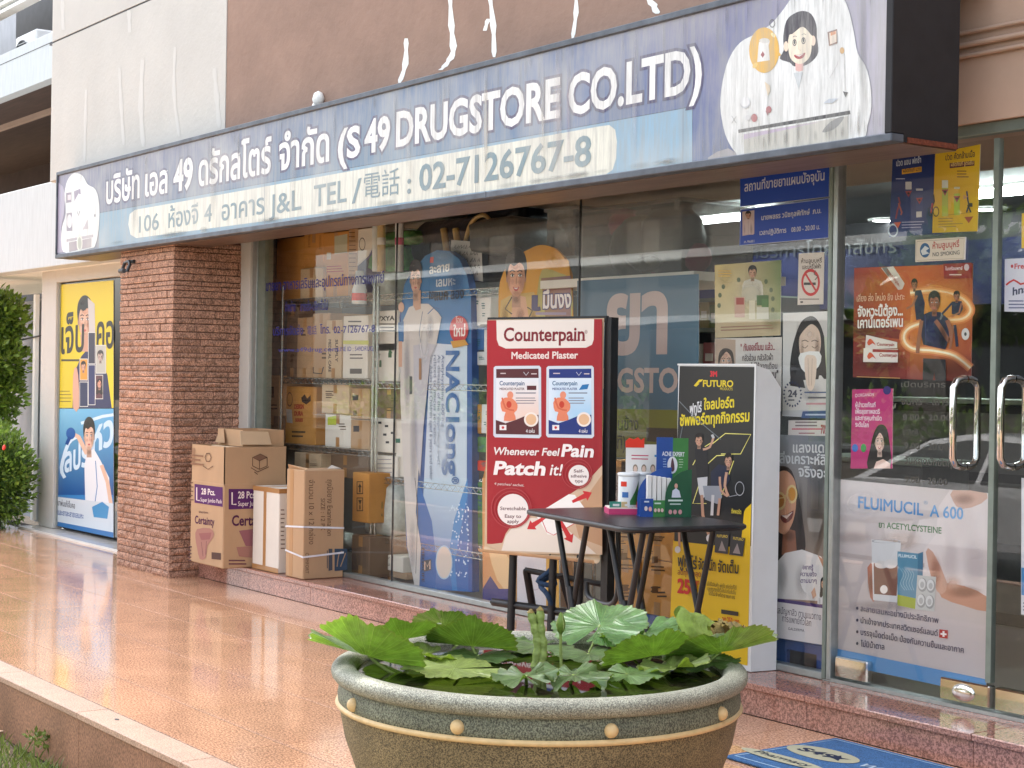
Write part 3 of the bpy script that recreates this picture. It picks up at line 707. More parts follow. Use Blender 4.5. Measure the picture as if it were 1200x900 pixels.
# ---- shopfront
sf = thing('shopfront_glazing', 'long glass shopfront with dull aluminium frames under the sign', 'shopfront', (-8, 5.4, ZS))
def vx(px, y=500): return onY(px, y, YGL).x
xp0, xp1 = vx(286, 290), vx(300, 290)
bx('cream_post', M['cream_wall'], sf, xp0, xp1, 5.355, 5.47, .12, 2.505, bev=.004)
bx('aluminium_post', M['alu'], sf, xp1, vx(305, 300), 5.375, 5.46, .15, 2.505, bev=.003)
bx('aluminium_jamb', M['alu_dull'], sf, vx(305, 300)+.002, vx(313, 300), 5.385, 5.45, .15, 2.505)
xm = vx(464.5, 300); xn = vx(679, 300); xd0 = vx(975.5, 300); xd1 = vx(985.5, 300)
GP = [(vx(313, 300), xm-.003), (xm+.003, xn-.003), (xn+.003, xd0)]
for a, b in GP: bx('pane', M['glass'], sf, a, b, 5.40, 5.408, .175, 2.46)
for x in (xm, xn): bx('joint', M['frame_black'], sf, x-.003, x+.003, 5.398, 5.41, .175, 2.46)
for a, b in GP[:3]: pass
bx('bottom_track', M['alu'], sf, GP[0][0], xd0, 5.375, 5.435, ZS+.001, .176, bev=.004)
bx('top_rail', M['alu_dull'], sf, GP[0][0], 1.0, 5.38, 5.43, 2.46, 2.506, bev=.003)
bx('mullion', M['alu_dull'], sf, xd0, xd0+.022, 5.37, 5.44, .15, 2.46, bev=.004)
bx('mullion_cap', M['alu'], sf, xd0+.024, xd0+.05, 5.375, 5.43, .15, 2.46, bev=.003)
bx('threshold', M['alu'], sf, xd0, 1.0, 5.38, 5.44, ZS+.001, .158)
# doors
def door(x0, x1, hinge_left, lab):
    d = thing('glass_door', lab, 'door', ((x0+x1)/2, 5.41, .16), 'glass doors')
    bx('pane', M['glass'], d, x0, x1, 5.40, 5.412, .165, 2.44)
    bx('edge_strip', M['alu_dull'], d, x1-.03, x1-.004, 5.392, 5.42, .27, 2.44)
    for a, b in ((x0+.01, x0+.2), (x1-.255, x1-.005)):
        p = bx('patch_fitting', M['chrome'], d, a, b, 5.385, 5.43, .166, .258, bev=.006)
        if b > x1-.1:
            MB().lathe([(.0, .012), (.025, .012), (.034, .006), (.036, 0)], (0, 0, 0), 20).build('lock', M['chrome'], p)
            k = p.children[-1]; k.data.transform(Matrix.Translation(_wloc(p))); k.rotation_euler.x = math.pi/2; k.scale = (1.6, 1, 1); k.location = Vector(((a+b)/2, 5.384, .212))-_wloc(p)
    return d
xda, xdb = xd0+.056, vx(1168, 500)
d1 = door(xda, xdb, True, 'glass door holding the red sport poster and the large tablet medicine poster')
d2 = door(xdb+.012, xdb+.9, True, 'glass door at the right edge with only its left part in view')
def handle(d, px, out):
    x = vx(px, 500); zt, zb_ = onY(px, 444, YGL-.06).z, onY(px, 548, YGL-.06).z; r = .015
    for Y, s in ((YGL-.075, -1), (YGL+.075, 1)):
        P = [(x, YGL+.006*s, zt)]+[(x, Y-s*.035*(1-math.sin(q)), zt-0+.0*q) for q in ()]
        path = [(x, YGL+.004*s, zt), (x, Y-s*.05, zt), (x, Y-s*.02, zt-.008), (x, Y, zt-.035), (x, Y, zb_+.035), (x, Y-s*.02, zb_+.008), (x, Y-s*.05, zb_), (x, YGL+.004*s, zb_)]
        MB().tube(path, r, 14).build('pull_handle', M['chrome'], d)
handle(d1, 1131, 0); handle(d2, 1187, 0)

# ---- shop interior
shell = thing('shop_interior_shell', 'dim grey ceiling and back walls of the shop seen through the glass', 'room', (-5.5, 10, ZS))
bx('ceiling', M['ceiling'], shell, -11.1, 1.0, 5.46, 10.2, 2.75, 2.85)
bx('ceiling_drop', M['ceiling'], shell, -11.1, 1.0, 5.44, 5.6, 2.51, 2.75)
bx('back_wall', M['int_dark'], shell, -11.1, 1.0, 10.0, 10.2, .12, 2.75)
bx('left_wall', M['int_wall'], shell, -11.2, -11.06, 5.42, 10.2, .12, 2.75)
bx('right_wall', M['int_dark'], shell, 1.0, 1.1, 5.44, 10.2, .12, 2.75)
bx('fascia_band', M['int_blue'], shell, -11, 1.0, 9.3, 9.4, 2.02, 2.47)
bx('counter_back', M['int_dark'], shell, -8.7, 1.0, 9.05, 9.3, .12, 1.0)
ly = 9.28
A = Art(PY(ly)); A.text('พื้นที่ให้บริการโดยเภสัชกร', (835, 305), (1050, 296), 12, (52, 54, 60), ch=.56); A.build('fascia_lettering', shell)
random.seed(4)
def tube_light(px0, px1, py0, py1, z, lab, grp='ceiling tubes'):
    a = onZ(px0, py0, z); b = onZ(px1, py1, z); y = (a.y+b.y)/2
    t = thing('tube_light', lab, 'ceiling light', ((a.x+b.x)/2, y, z), grp)
    bx('tray', M['plastic_white'], t, a.x-.05, b.x+.05, y-.05, y+.05, z+.03, 2.75, bev=.004)
    MB().tube([(a.x, y, z), (b.x, y, z)], .028, 10).build('tube', M['tube'], t); return t
def added_tube(x0, x1, y, lab):  # extra tubes out of view, added to brighten the stock on the racks
    t = thing('tube_light', lab, 'ceiling light', ((x0+x1)/2, y, 2.7), 'ceiling tubes'); bx('tray', M['plastic_white'], t, x0-.05, x1+.05, y-.05, y+.05, 2.725, 2.75); MB().tube([(x0, y, 2.70), (x1, y, 2.70)], .028, 10).build('tube', M['tube'], t)
added_tube(-10.6, -9.4, 6.3, 'added unseen tube brightening the first wire rack, tucked behind the sign'); added_tube(-9.1, -7.9, 6.3, 'added unseen tube brightening the second wire rack, tucked behind the sign'); 
tube_light(745, 800, 244, 233, 2.70, 'lit tube light left, behind the clear storage bins')
tube_light(822, 900, 260, 250, 2.70, 'lit tube light just left of the blue licence plate')
tube_light(975, 1042, 216, 203, 2.70, 'lit tube light beside the left edge of the blue and yellow poster')
tube_light(1140, 1240, 195, 178, 2.70, 'lit tube light highest above the glass doors')
tube_light(1140, 1240, 231, 216, 2.70, 'lit tube light lower of the two right of the blue and yellow poster')
for px, py, lab in ((1037, 259, 'round ceiling downlight under the blue part of the poster'), (1158, 246, 'round ceiling downlight right of the yellow poster')):
    p = onZ(px, py, 2.735); t = thing('downlight', lab, 'ceiling light', tuple(p))
    MB().lathe([(0, 0), (.09, 0), (.1, .004)], tuple(p), 20).build('lens', M['downlight'], t); MB().lathe([(.1, .0), (.13, -.004), (.135, .012)], tuple(p), 20).build('ring', M['plastic_white'], t)

M['underside'] = mat('brown_underside', RGB(120, 98, 84), .4, .3, 6, metal=.3, stretch=(.5, 4, 1))

# ================================================================ THE LONG SIGN
YS = 4.75
sx0, sx1 = onY(66, 300, YS).x, onY(1047, 150, YS).x
szb, szt = 2.362, 3.060
sg = thing('shop_sign', 'long weathered blue drugstore sign box with white Thai and English lettering', 'sign', ((sx0+sx1)/2, 4.93, szb))
fr = .05
bx('box', M['sign_side'], sg, sx0+.004, sx1-.004, YS+.03, 5.12, szb+.004, szt-.004)
bx('top_frame', M['frame_sign'], sg, sx0, sx1, YS-.012, YS+.06, szt-.03, szt, bev=.004)
bx('bottom_frame', M['frame_sign'], sg, sx0, sx1, YS-.012, YS+.06, szb, szb+.032, bev=.004)
bx('end_frame', M['frame_sign'], sg, sx0, sx0+.022, YS-.012, YS+.06, szb+.032, szt-.03, bev=.003)
bx('end_frame', M['sign_side'], sg, sx1-.035, sx1, YS-.012, YS+.06, szb+.032, szt-.03, bev=.003)
bx('underside', M['underside'], sg, sx0+.01, sx1-.01, YS+.062, 5.118, szb-.002, szb+.003)
bx('rust_edge', M['rust'], sg, sx1-.003, sx1+.003, YS+.08, 5.11, szb+.002, szb+.022)
bx('joint_plate', M['frame_sign'], sg, onY(571, 240, YS).x-.004, onY(571, 240, YS).x+.004, YS-.014, YS-.012, szb, szb+.032)
bx('face_panel', M['paper'], sg, sx0+.022, sx1-.035, YS+.004, YS+.03, szb+.032, szt-.03)
A = Art(PY(YS+.002), .00005)
def zy(px, z):  # photo y of height z on the sign plane at photo x
    lo, hi = -400, 900
    for _ in range(40):
        mid = (lo+hi)/2
        if onY(px, mid, YS).z > z: lo = mid
        else: hi = mid
    return lo
def sgrad(xs_, z0, z1, ct, cb):
    for i in range(len(xs_)-1):
        a, b = xs_[i], xs_[i+1]
        A.quad([(a, zy(a, z1)), (b, zy(b, z1)), (b, zy(b, z0)), (a, zy(a, z0))], [ct[i], ct[i+1], cb[i+1], cb[i]]); A.k -= 1
    A.k += 1
pz0, pz1 = szb+.032, szt-.03
xs_ = [67.5, 120, 200, 320, 470, 620, 720, 812, 870, 960, 1043.5]
sgrad(xs_, pz0, pz1, [(118, 112, 140), (98, 98, 122), (98, 98, 124), (94, 104, 132), (94, 114, 144), (98, 114, 148), (106, 114, 146), (116, 114, 144), (120, 120, 152), (152, 148, 168), (176, 172, 186)],
      [(126, 122, 148), (94, 106, 130), (84, 112, 140), (86, 122, 150), (94, 134, 158), (96, 126, 154), (100, 120, 152), (90, 108, 148), (94, 106, 148), (154, 148, 166), (184, 180, 190)])
zm0 = onY(117, 249.5, YS).z; zm1 = onY(811, 125, YS).z
A.quad([(116, 249.5), (811.5, 125), (811.5, zy(811.5, pz0)), (116, zy(116, pz0))], [(112, 150, 172), (136, 170, 192), (142, 176, 196), (118, 152, 172)])
A.line([(116, 249.5), (811, 125)], .9, (70, 84, 104)); A.line([(811.5, 125), (811.5, zy(811.5, pz0))], .8, (90, 100, 120))
cap = [(158, 246), (300, 220.5), (500, 184.5), (700, 148.5), (714, 146.5), (721, 152), (723, 166), (722, 186), (718, 199), (710, 204.5), (500, 233.5), (300, 260.5), (160, 279), (153, 275), (150.5, 263), (152, 251)]
A.poly(cap, (224, 222, 206))
def w1(t, x0, y0, x1, y1, h, ch=.7, b=.03):
    b = b-.008 if ch < .6 else b; A.text(t, (x0, y0), (x1, y1), h, (62, 54, 94), b+.055, ch); A.text(t, (x0, y0), (x1, y1), h, (238, 236, 232), b, ch)
w1('บริษัท', 124.5, 238.5, 163, 231, 25, .56); w1('เอส', 170.5, 229.5, 196.5, 225, 25, .56); w1('49', 204, 223.5, 225, 219.5, 34, .7, .035)
w1('ดรักสโตร์', 233, 217.5, 317, 201.5, 28, .56); w1('จำกัด', 327.5, 199, 385, 188, 30, .56)
w1('(S', 397, 187, 421, 181.5, 34); w1('49', 428, 179, 456, 173.5, 37, .7, .03); w1('DRUGSTORE', 465, 171, 655, 136, 39); w1('CO.LTD)', 667, 134, 821, 104, 45)
def w2(t, x0, y0, x1, y1, h, ch=.7, b=.012): A.text(t, (x0, y0), (x1, y1), h, (112, 138, 146), b, ch)
w2('106', 163, 272.5, 186, 268.5, 19); w2('ห้องจี', 197.5, 267, 232, 261.5, 17, .56); w2('4', 239.5, 260.5, 248, 259, 20); w2('อาคาร', 260, 258.5, 309.5, 250, 18, .56)
w2('J&L', 316, 251.5, 353, 245, 23); w2('TEL', 368, 242.5, 406, 236, 25); w2('/', 413, 238, 423, 236, 27); w2('電話', 426.5, 231, 468, 225, 25, .75, .0)
w2(':', 478, 226, 481, 225.5, 20, .6, .03); w2('02-7126767-8', 492, 223.5, 692, 193, 30, .7, .022)
# left cloud with faded clinic drawing
k = 1/4.286; L = lambda P: [(60+x*k, 180+y*k) for x, y in P]
A.poly(L([(32, 140), (60, 165), (72, 210), (66, 300), (50, 380), (60, 495), (31, 500)]), (160, 150, 178), 0)
A.poly(L([(118, 97), (160, 112), (185, 155), (225, 182), (243, 260), (240, 380), (222, 462), (196, 476), (78, 500), (52, 460), (55, 370), (75, 300), (68, 200), (85, 130)]), (226, 228, 226), 3)
A.poly(L([(115, 190), (148, 176), (150, 206), (138, 200), (118, 240)]), (116, 98, 132), 0); A.rect(*L([(76, 198)])[0], *L([(103, 248)])[0], (118, 100, 126), -.15); A.rect(*L([(84, 208)])[0], *L([(100, 234)])[0], (222, 200, 206), -.15)
A.poly(L([(78, 300), (105, 296), (108, 388), (78, 390)]), (128, 120, 138)); A.ell(*L([(93, 340)])[0], 3.2, 8, (214, 212, 216)); A.line(L([(130, 290), (137, 312), (146, 288)]), 1, (120, 118, 130))
A.poly(L([(78, 430), (213, 406), (213, 420), (78, 444)]), (168, 160, 168)); A.poly(L([(90, 446), (204, 424), (203, 470), (92, 494)]), (150, 136, 146)); A.ell(*L([(144, 450)])[0], 3.4, 10.5, (226, 226, 214)); A.ell(*L([(144, 450)])[0], 2.2, 7, (170, 176, 160))
A.poly(L([(160, 382), (184, 330), (188, 378)]), (178, 168, 176)); A.ell(*L([(221, 311)])[0], .8, 2, (70, 60, 80), 8)
# right cloud with the pharmacist drawing
k = 1/4.5; L = lambda P: [(830+x*k, y*k) for x, y in P]
A.poly(L([(0, 832), (50, 800), (108, 782), (150, 806), (190, 838), (190, 838), (0, 866)]), (168, 162, 164))
A.poly(L([(560, -120), (450, -20), (400, 48), (330, 130), (250, 180), (170, 225), (112, 310), (78, 430), (66, 560), (84, 680), (112, 755), (150, 808), (188, 826), (500, 782), (800, 737), (842, 660), (863, 560), (856, 440), (832, 350), (790, 280), (772, 180), (745, 60), (700, -40), (640, -110)]), (232, 233, 230), 3)
A.poly(L([(190, 708), (520, 650), (740, 612), (742, 745), (500, 780), (190, 825)]), (200, 198, 188)); A.poly(L([(190, 708), (600, 640), (190, 735)]), (196, 180, 200))
A.poly(L([(160, 684), (750, 583), (752, 603), (162, 702)]), (44, 44, 48)); A.poly(L([(603, 697), (650, 640), (717, 614), (700, 650), (660, 685)]), (140, 140, 138), 3)
A.poly(L([(432, 330), (380, 310), (400, 265), (398, 190), (415, 110), (452, 74), (500, 58), (545, 74), (572, 130), (576, 200), (583, 275), (552, 322), (505, 348), (455, 350)]), (52, 44, 54), 3)
A.poly(L([(462, 330), (505, 325), (503, 372), (480, 378), (463, 370)]), (236, 180, 170)); A.ell(*L([(413, 245)])[0], 2.8, 6, (240, 214, 190)); A.ell(*L([(556, 215)])[0], 2.8, 6, (240, 214, 190))
A.poly(L([(425, 190), (440, 172), (500, 142), (545, 168), (548, 225), (543, 285), (520, 322), (485, 338), (448, 322), (428, 280)]), (246, 232, 206), 4)
A.poly(L([(420, 230), (418, 150), (450, 105), (500, 95), (545, 130), (552, 190), (530, 165), (500, 140), (470, 160), (445, 180), (430, 185)]), (52, 44, 54), 2)
for x, y in ((458, 225), (505, 215)): A.ring(*L([(x, y)])[0], 2.4, 4, .3, (60, 50, 60)); A.ell(*L([(x, y-2)])[0], 1.1, 2.4, (30, 24, 30), 10)
A.line(L([(448, 196), (460, 190), (470, 194)]), .5, (60, 50, 60)); A.line(L([(496, 184), (508, 178), (518, 184)]), .5, (60, 50, 60)); A.line(L([(482, 215), (480, 262), (490, 266)]), .4, (190, 160, 140))
A.poly(L([(456, 290), (485, 290), (514, 278), (506, 302), (484, 312), (464, 306)]), (170, 40, 44), 3); A.poly(L([(462, 292), (485, 292), (508, 282), (485, 299)]), (250, 246, 240))
A.poly(L([(455, 385), (480, 470), (502, 380)]), (206, 212, 214)); A.line(L([(455, 385), (480, 470), (502, 380)]), .4, (170, 176, 180))
A.ell(*L([(298, 265)])[0], 17.6, 26.7, (224, 172, 44), 32); A.poly(L([(368, 262), (388, 292), (364, 300)]), (224, 172, 44)); A.ell(*L([(250, 345)])[0], 2.4, 4, (240, 200, 90), 8, 40); A.ell(*L([(345, 185)])[0], 2, 3.4, (250, 226, 160), 8, -40)
A.poly(L([(272, 222), (328, 218), (322, 240), (328, 318), (262, 328), (268, 245)]), (240, 238, 232)); A.ell(*L([(300, 215)])[0], 6, 3, (220, 216, 208)); A.poly(L([(291, 270), (301, 288), (291, 306), (280, 290)]), (150, 40, 50))
A.ring(*L([(341, 124)])[0], 3.3, 4.9, .2, (60, 56, 60)); A.poly(L([(632, 170), (682, 154), (684, 228), (640, 243)]), (128, 84, 68)); A.poly(L([(642, 175), (680, 162), (680, 222), (646, 235)]), (244, 226, 204)); A.poly(L([(648, 172), (676, 164), (676, 180), (650, 190)]), (222, 140, 80))
A.ell(*L([(709, 267)])[0], 2.6, 3.8, (214, 166, 96)); A.line(L([(722, 285), (726, 480)]), .35, (150, 140, 140)); A.poly(L([(714, 482), (741, 488), (727, 514)]), (44, 44, 46))
A.ell(*L([(198, 544)])[0], 6, 6.4, (190, 194, 200)); A.ell(*L([(196, 538)])[0], 5.6, 5.6, (236, 236, 236)); A.ell(*L([(246, 622)])[0], 3.6, 4.8, (168, 34, 54)); A.ell(*L([(213, 622)])[0], 3.2, 3.4, (220, 220, 220))
A.ell(*L([(323, 578)])[0], 3.2, 4, (168, 34, 54)); A.poly(L([(306, 584), (322, 592), (316, 612)]), (150, 40, 60)); A.poly(L([(302, 432), (328, 450), (330, 480), (318, 506)]), (238, 214, 176)); A.line(L([(318, 506), (318, 560)]), .4, (170, 170, 170))
A.poly(L([(610, 545), (640, 522), (690, 520), (660, 544)]), (196, 204, 214)); A.line(L([(128, 612), (152, 650)]), .45, (130, 130, 130)); A.line(L([(152, 614), (128, 650)]), .45, (130, 130, 130)); A.line(L([(632, 370), (645, 412), (680, 350), (690, 320)]), .4, (190, 184, 190))
rn = random.Random(77)
for x, wd_, col, al in ((570, 4, (214, 206, 190), .75), (637, 3, (222, 214, 200), .55), (655, 6, (206, 196, 196), .6), (667, 3, (150, 130, 160), .5), (250, 5, (190, 186, 180), .35), (158, 4, (70, 66, 84), .35), (345, 4, (196, 190, 184), .3), (480, 3, (200, 196, 190), .35), (745, 4, (190, 184, 190), .4), (1012, 6, (120, 118, 116), .4)):
    yt, yb = zy(x, pz1-.005), zy(x, pz0+.02); A.soft(x, (yt+yb)/2, wd_, (yb-yt)*.55, col, al)
for i in range(46):
    x = 75+rn.random()**.8*960; yt = zy(x, pz1-.004); L_ = rn.uniform(8, 34); A.soft(x, yt+L_*.8, rn.uniform(.6, 2), L_, (60, 62, 74), rn.uniform(.25, .55))
for i in range(40):
    x = 820+rn.random()*215; yb = zy(x, pz0+.01); L_ = rn.uniform(8, 28); A.soft(x, yb-L_*.7, rn.uniform(.7, 2.2), L_, (110, 108, 98), rn.uniform(.3, .6))
for i in range(26):
    x = 120+rn.random()*690; yb = zy(x, pz0+.006); A.soft(x, yb-3, rn.uniform(6, 20), rn.uniform(2, 5), (100, 104, 96), rn.uniform(.3, .6), -9)
for x in (312, 560, 803): A.line([(x, zy(x, pz1)), (x-.4, zy(x, pz0))], .45, (92, 96, 118))
A.build('printed_face', sg, M['vinyl'])

# ================================================================ THINGS STUCK ON OR BEHIND THE GLASS
YP = 5.423
def poster(name, lab, cat, P, Y, bg_, draw, gain=1.0, thick=.002, m=None, group=None):
    """P = TL,TR,BR,BL in the photograph's coordinates"""
    pl = PY(Y); W = [pl[0](*p) for p in P]; c = sum(W, Vector())/4
    t = thing(name, lab, cat, (c.x, Y, min(v.z for v in W)), group)
    MB().prism(W, Vector((0, thick, 0))).build('sheet', M['paper'] if m is None else m, t)
    A = Art(pl, gain=gain)
    if bg_ is not None: A.quad(P, bg_)
    draw(A); A.build('print', t); return t
BLU = (20, 66, 168)
def d_a(A): A.text('สถานที่ขายยาแผนปัจจุบัน', (872.5, 224.5), (966, 211), 8.5, (214, 214, 220), .012, .56)
poster('licence_plate', 'upper blue plate with a single line of white Thai lettering', 'sign', [(867.4, 209.8), (971.9, 196), (971.3, 230.5), (867.6, 242)], 5.385, BLU, d_a, .9, .008)
def d_b(A):
    A.line([(868, 245.8), (971, 232.6), (970.6, 278.6), (867.2, 287.6), (868, 245.8)], .6, (190, 196, 210))
    A.poly([(870, 248), (884, 246.3), (884, 274), (870, 276.5)], (196, 176, 168)); face(A, 877, 252.5, 5.5, 7, (190, 140, 116), (24, 20, 20), eyes=False); shirt(A, 877, 257, 12, 275, (206, 186, 184))
    A.text('นายพสธร วนิชกุลพิทักษ์  ภ.บ.', (892.5, 258), (962.5, 249.5), 4.6, (206, 206, 214), .02, .56); A.text('เวลาปฏิบัติการ', (890.5, 275.5), (921.5, 272.5), 4.4, (206, 206, 214), .02, .56); A.text('08.00 - 20.00 น.', (927.5, 272), (961, 268.5), 5.6, (206, 206, 214), .01); A.text('ภ.9681', (872, 285), (884, 284), 3, (200, 200, 210), .01)
poster('licence_plate', 'lower blue plate with a small portrait photo and opening hours', 'sign', [(867.5, 245.3), (971.2, 232), (970.8, 279), (866.6, 288)], 5.385, BLU, d_b, .9, .008)
def d_c(A):
    A.quad([(837.6, 310.6), (880, 307.5), (880, 390), (838, 393)], [(196, 172, 112), (176, 160, 120), (196, 184, 150), (190, 176, 140)]); A.quad([(880, 307.5), (915.4, 304.7), (914.6, 390), (880, 390)], [(176, 160, 120), (110, 124, 76), (150, 156, 104), (196, 184, 150)])
    A.poly([(838, 378), (914.6, 374), (914.6, 393), (838, 396)], (186, 166, 132)); shirt(A, 882, 327, 24, 352, (206, 200, 190)); face(A, 882, 320, 8.5, 12, (196, 150, 120), (36, 26, 22), eyes=False)
    A.soft(880, 345, 30, 26, (214, 204, 170), .6); A.soft(905, 375, 14, 18, (110, 120, 60), .5); A.soft(850, 325, 12, 14, (214, 190, 130), .6)
    for x, y, w, h, c in ((861, 348, 12, 24, (190, 150, 130)), (863, 349, 9, 8, (160, 60, 50)), (878, 352, 7, 22, (206, 196, 170)), (887, 346, 14, 12, (60, 96, 44)), (887, 360, 14, 14, (196, 190, 170)), (893, 350, 8, 10, (70, 110, 50))): A.rect(x, y, x+w, y+h, c)
    A.bars(842, 317, 858, 3, 3, 1, (206, 160, 60)); A.bars(845, 383, 908, 2, 3.5, 1.2, (150, 110, 90), -.04)
    for x, y in ((848, 336), (844, 346), (843, 358), (898, 330), (904, 340), (906, 350), (906, 363), (866, 328)): A.ell(x, y, 2.2, 3, (90, 100, 70), 8)
poster('poster', 'beige and green poster of a man in a white coat with product packs', 'poster', [(837.6, 310.6), (915.4, 304.7), (914.6, 393), (838, 396)], YP, (190, 174, 140), d_c, 1.02)
def d_d(A):
    A.poly([(838, 397), (862, 398), (862, 470), (838, 470)], (176, 150, 130)); face(A, 851, 424, 15, 24, (206, 164, 140), (40, 30, 28), 'long')
    A.text('" กันฮอร์โมน แล้ว..', (868, 411), (908, 410), 6, (150, 44, 60), .02, .56); A.text('กลัวอ้วน กลัวสิวฝ้า', (870, 423), (906, 422), 5.5, (70, 50, 54), .01, .56); A.text('ไม่ให้ลากเดือน', (880, 433), (911, 432), 5.5, (70, 50, 54), .01, .56); A.text('ถึงเต้านม"', (887, 444), (912, 443), 7, (60, 40, 44), .03, .56); A.poly([(888, 450), (909, 449), (909, 456), (888, 457)], (150, 30, 40))
poster('poster', 'pale poster with a face and dark Thai lines, half hidden behind the black standee', 'poster', [(837.7, 396.7), (916, 395), (915, 482), (838, 484)], YP, (206, 194, 184), d_d, 1.02)
def d_e(A):
    A.text('ห้ามสูบบุหรี่', (939, 308.5), (963, 307.5), 4, (70, 50, 44), .02, .56); A.text('และบุหรี่ไฟฟ้า', (940, 315.5), (962, 314.5), 4, (70, 50, 44), .02, .56)
    A.ring(950, 331, 11, 16, .22, (196, 30, 34)); A.rect(942, 331, 956, 334, (40, 36, 36)); A.line([(955, 328), (958, 324), (954, 321), (956, 317)], 1, (60, 56, 56), 2); A.line([(943.5, 320), (957, 342)], 2.2, (196, 30, 34)); A.bars(937, 350, 963, 1, 2, 1, (90, 70, 60)); A.rect(938, 353, 941, 355, (60, 50, 50))
poster('no_smoking_sign', 'upright white no smoking sign with a red crossed circle, above the sneezing woman poster', 'sign', [(936, 297), (966, 295.4), (964.7, 356.5), (934.6, 357.5)], YP, (214, 200, 188), d_e, 1.02)
def d_f(A):
    A.poly([(935, 470), (926, 440), (928, 410), (935, 385), (942, 374), (952, 370.5), (960, 378), (966, 395), (968, 415), (969, 446), (960, 440), (955, 470)], (34, 28, 30), 4); A.poly([(918, 478), (930, 446), (968, 444), (976, 470), (976, 480)], (206, 200, 194)); A.poly([(926, 444), (936, 422), (940, 440), (944, 455), (926, 452)], (34, 28, 30))
    A.poly([(937, 395), (945, 384), (952, 380), (960, 388), (962, 405), (957, 424), (950, 430), (941, 424), (937, 410)], (212, 186, 166), 4)
    A.soft(958, 408, 4, 18, (150, 120, 104), .6); A.soft(940, 410, 3, 14, (160, 130, 112), .5); A.soft(949, 392, 6, 7, (232, 212, 196), .7); A.soft(950, 460, 16, 14, (176, 170, 164), .6); A.soft(935, 400, 3, 26, (70, 60, 60), .5)
    for x in (943.5, 955): A.line([(x-3.5, 406), (x, 408), (x+3.5, 405)], .8, (70, 50, 46)); A.line([(x-4, 400), (x, 398.5), (x+4, 400.5)], .9, (60, 46, 42))
    A.poly([(938, 414), (960, 412), (962, 424), (955, 434), (943, 436), (937, 426)], (226, 222, 216), 2); A.poly([(943, 420), (950, 416), (957, 421), (955, 450), (950, 458), (945, 450)], (220, 196, 176), 3); A.line([(947, 420), (948, 452)], .5, (170, 140, 124)); A.line([(952, 420), (951, 452)], .5, (170, 140, 124))
    A.quad([(966, 395), (976.5, 395), (976.5, 450), (969, 446)], [(196, 200, 176), (212, 208, 200), (212, 208, 200), (150, 170, 100)])
    for i in range(20): q = 2*math.pi*i/20; A.line([(929+9*math.cos(q), 462+12.6*math.sin(q)), (929+11*math.cos(q), 462+15.2*math.sin(q))], 1.7, (30, 40, 80))
    A.text('24', (924, 465), (934, 465), 8, (60, 60, 76), .03); A.bars(924, 468, 934, 1, 2, 1.6, (80, 80, 90)); A.bars(943, 459, 972, 1, 4, 1.6, (60, 80, 120), 0, 0); A.bars(947, 465, 969, 1, 4, 2, (80, 80, 90), 0, 0); A.bars(945, 472, 973, 1, 4, 2.2, (196, 140, 146), 0, 0)
    A.poly([(917.3, 481), (976, 480), (976, 490.5), (917, 487.5)], (186, 184, 186)); A.poly([(941, 482), (976, 481), (976, 490.3), (939, 490)], (44, 74, 124)); A.bars(944, 485, 974, 1, 4, 1.8, (180, 190, 210), 0, 0)
poster('poster', 'poster of a sneezing woman holding a tissue with a round 24 badge', 'poster', [(917.6, 367), (976.8, 364.5), (976, 490.5), (917, 487.5)], YP+.001, (206, 200, 194), d_f, 1.02)
def d_g(A): A.bars(932, 494, 958, 2, 4, 1.6, (110, 90, 96), 0, .1); A.bars(928, 502, 964, 1, 4, 1.5, (190, 60, 90), 0, 0); A.bars(936, 507, 956, 1, 4, 1.3, (150, 80, 90)); A.text('70%', (962, 508), (970, 508), 10, (150, 30, 50), .04)
poster('notice_strip', 'small white notice strip just below the sneezing woman poster', 'notice', [(924, 492.5), (974.5, 492.5), (973.5, 511), (923.5, 510)], YP, (206, 196, 192), d_g, 1.02)
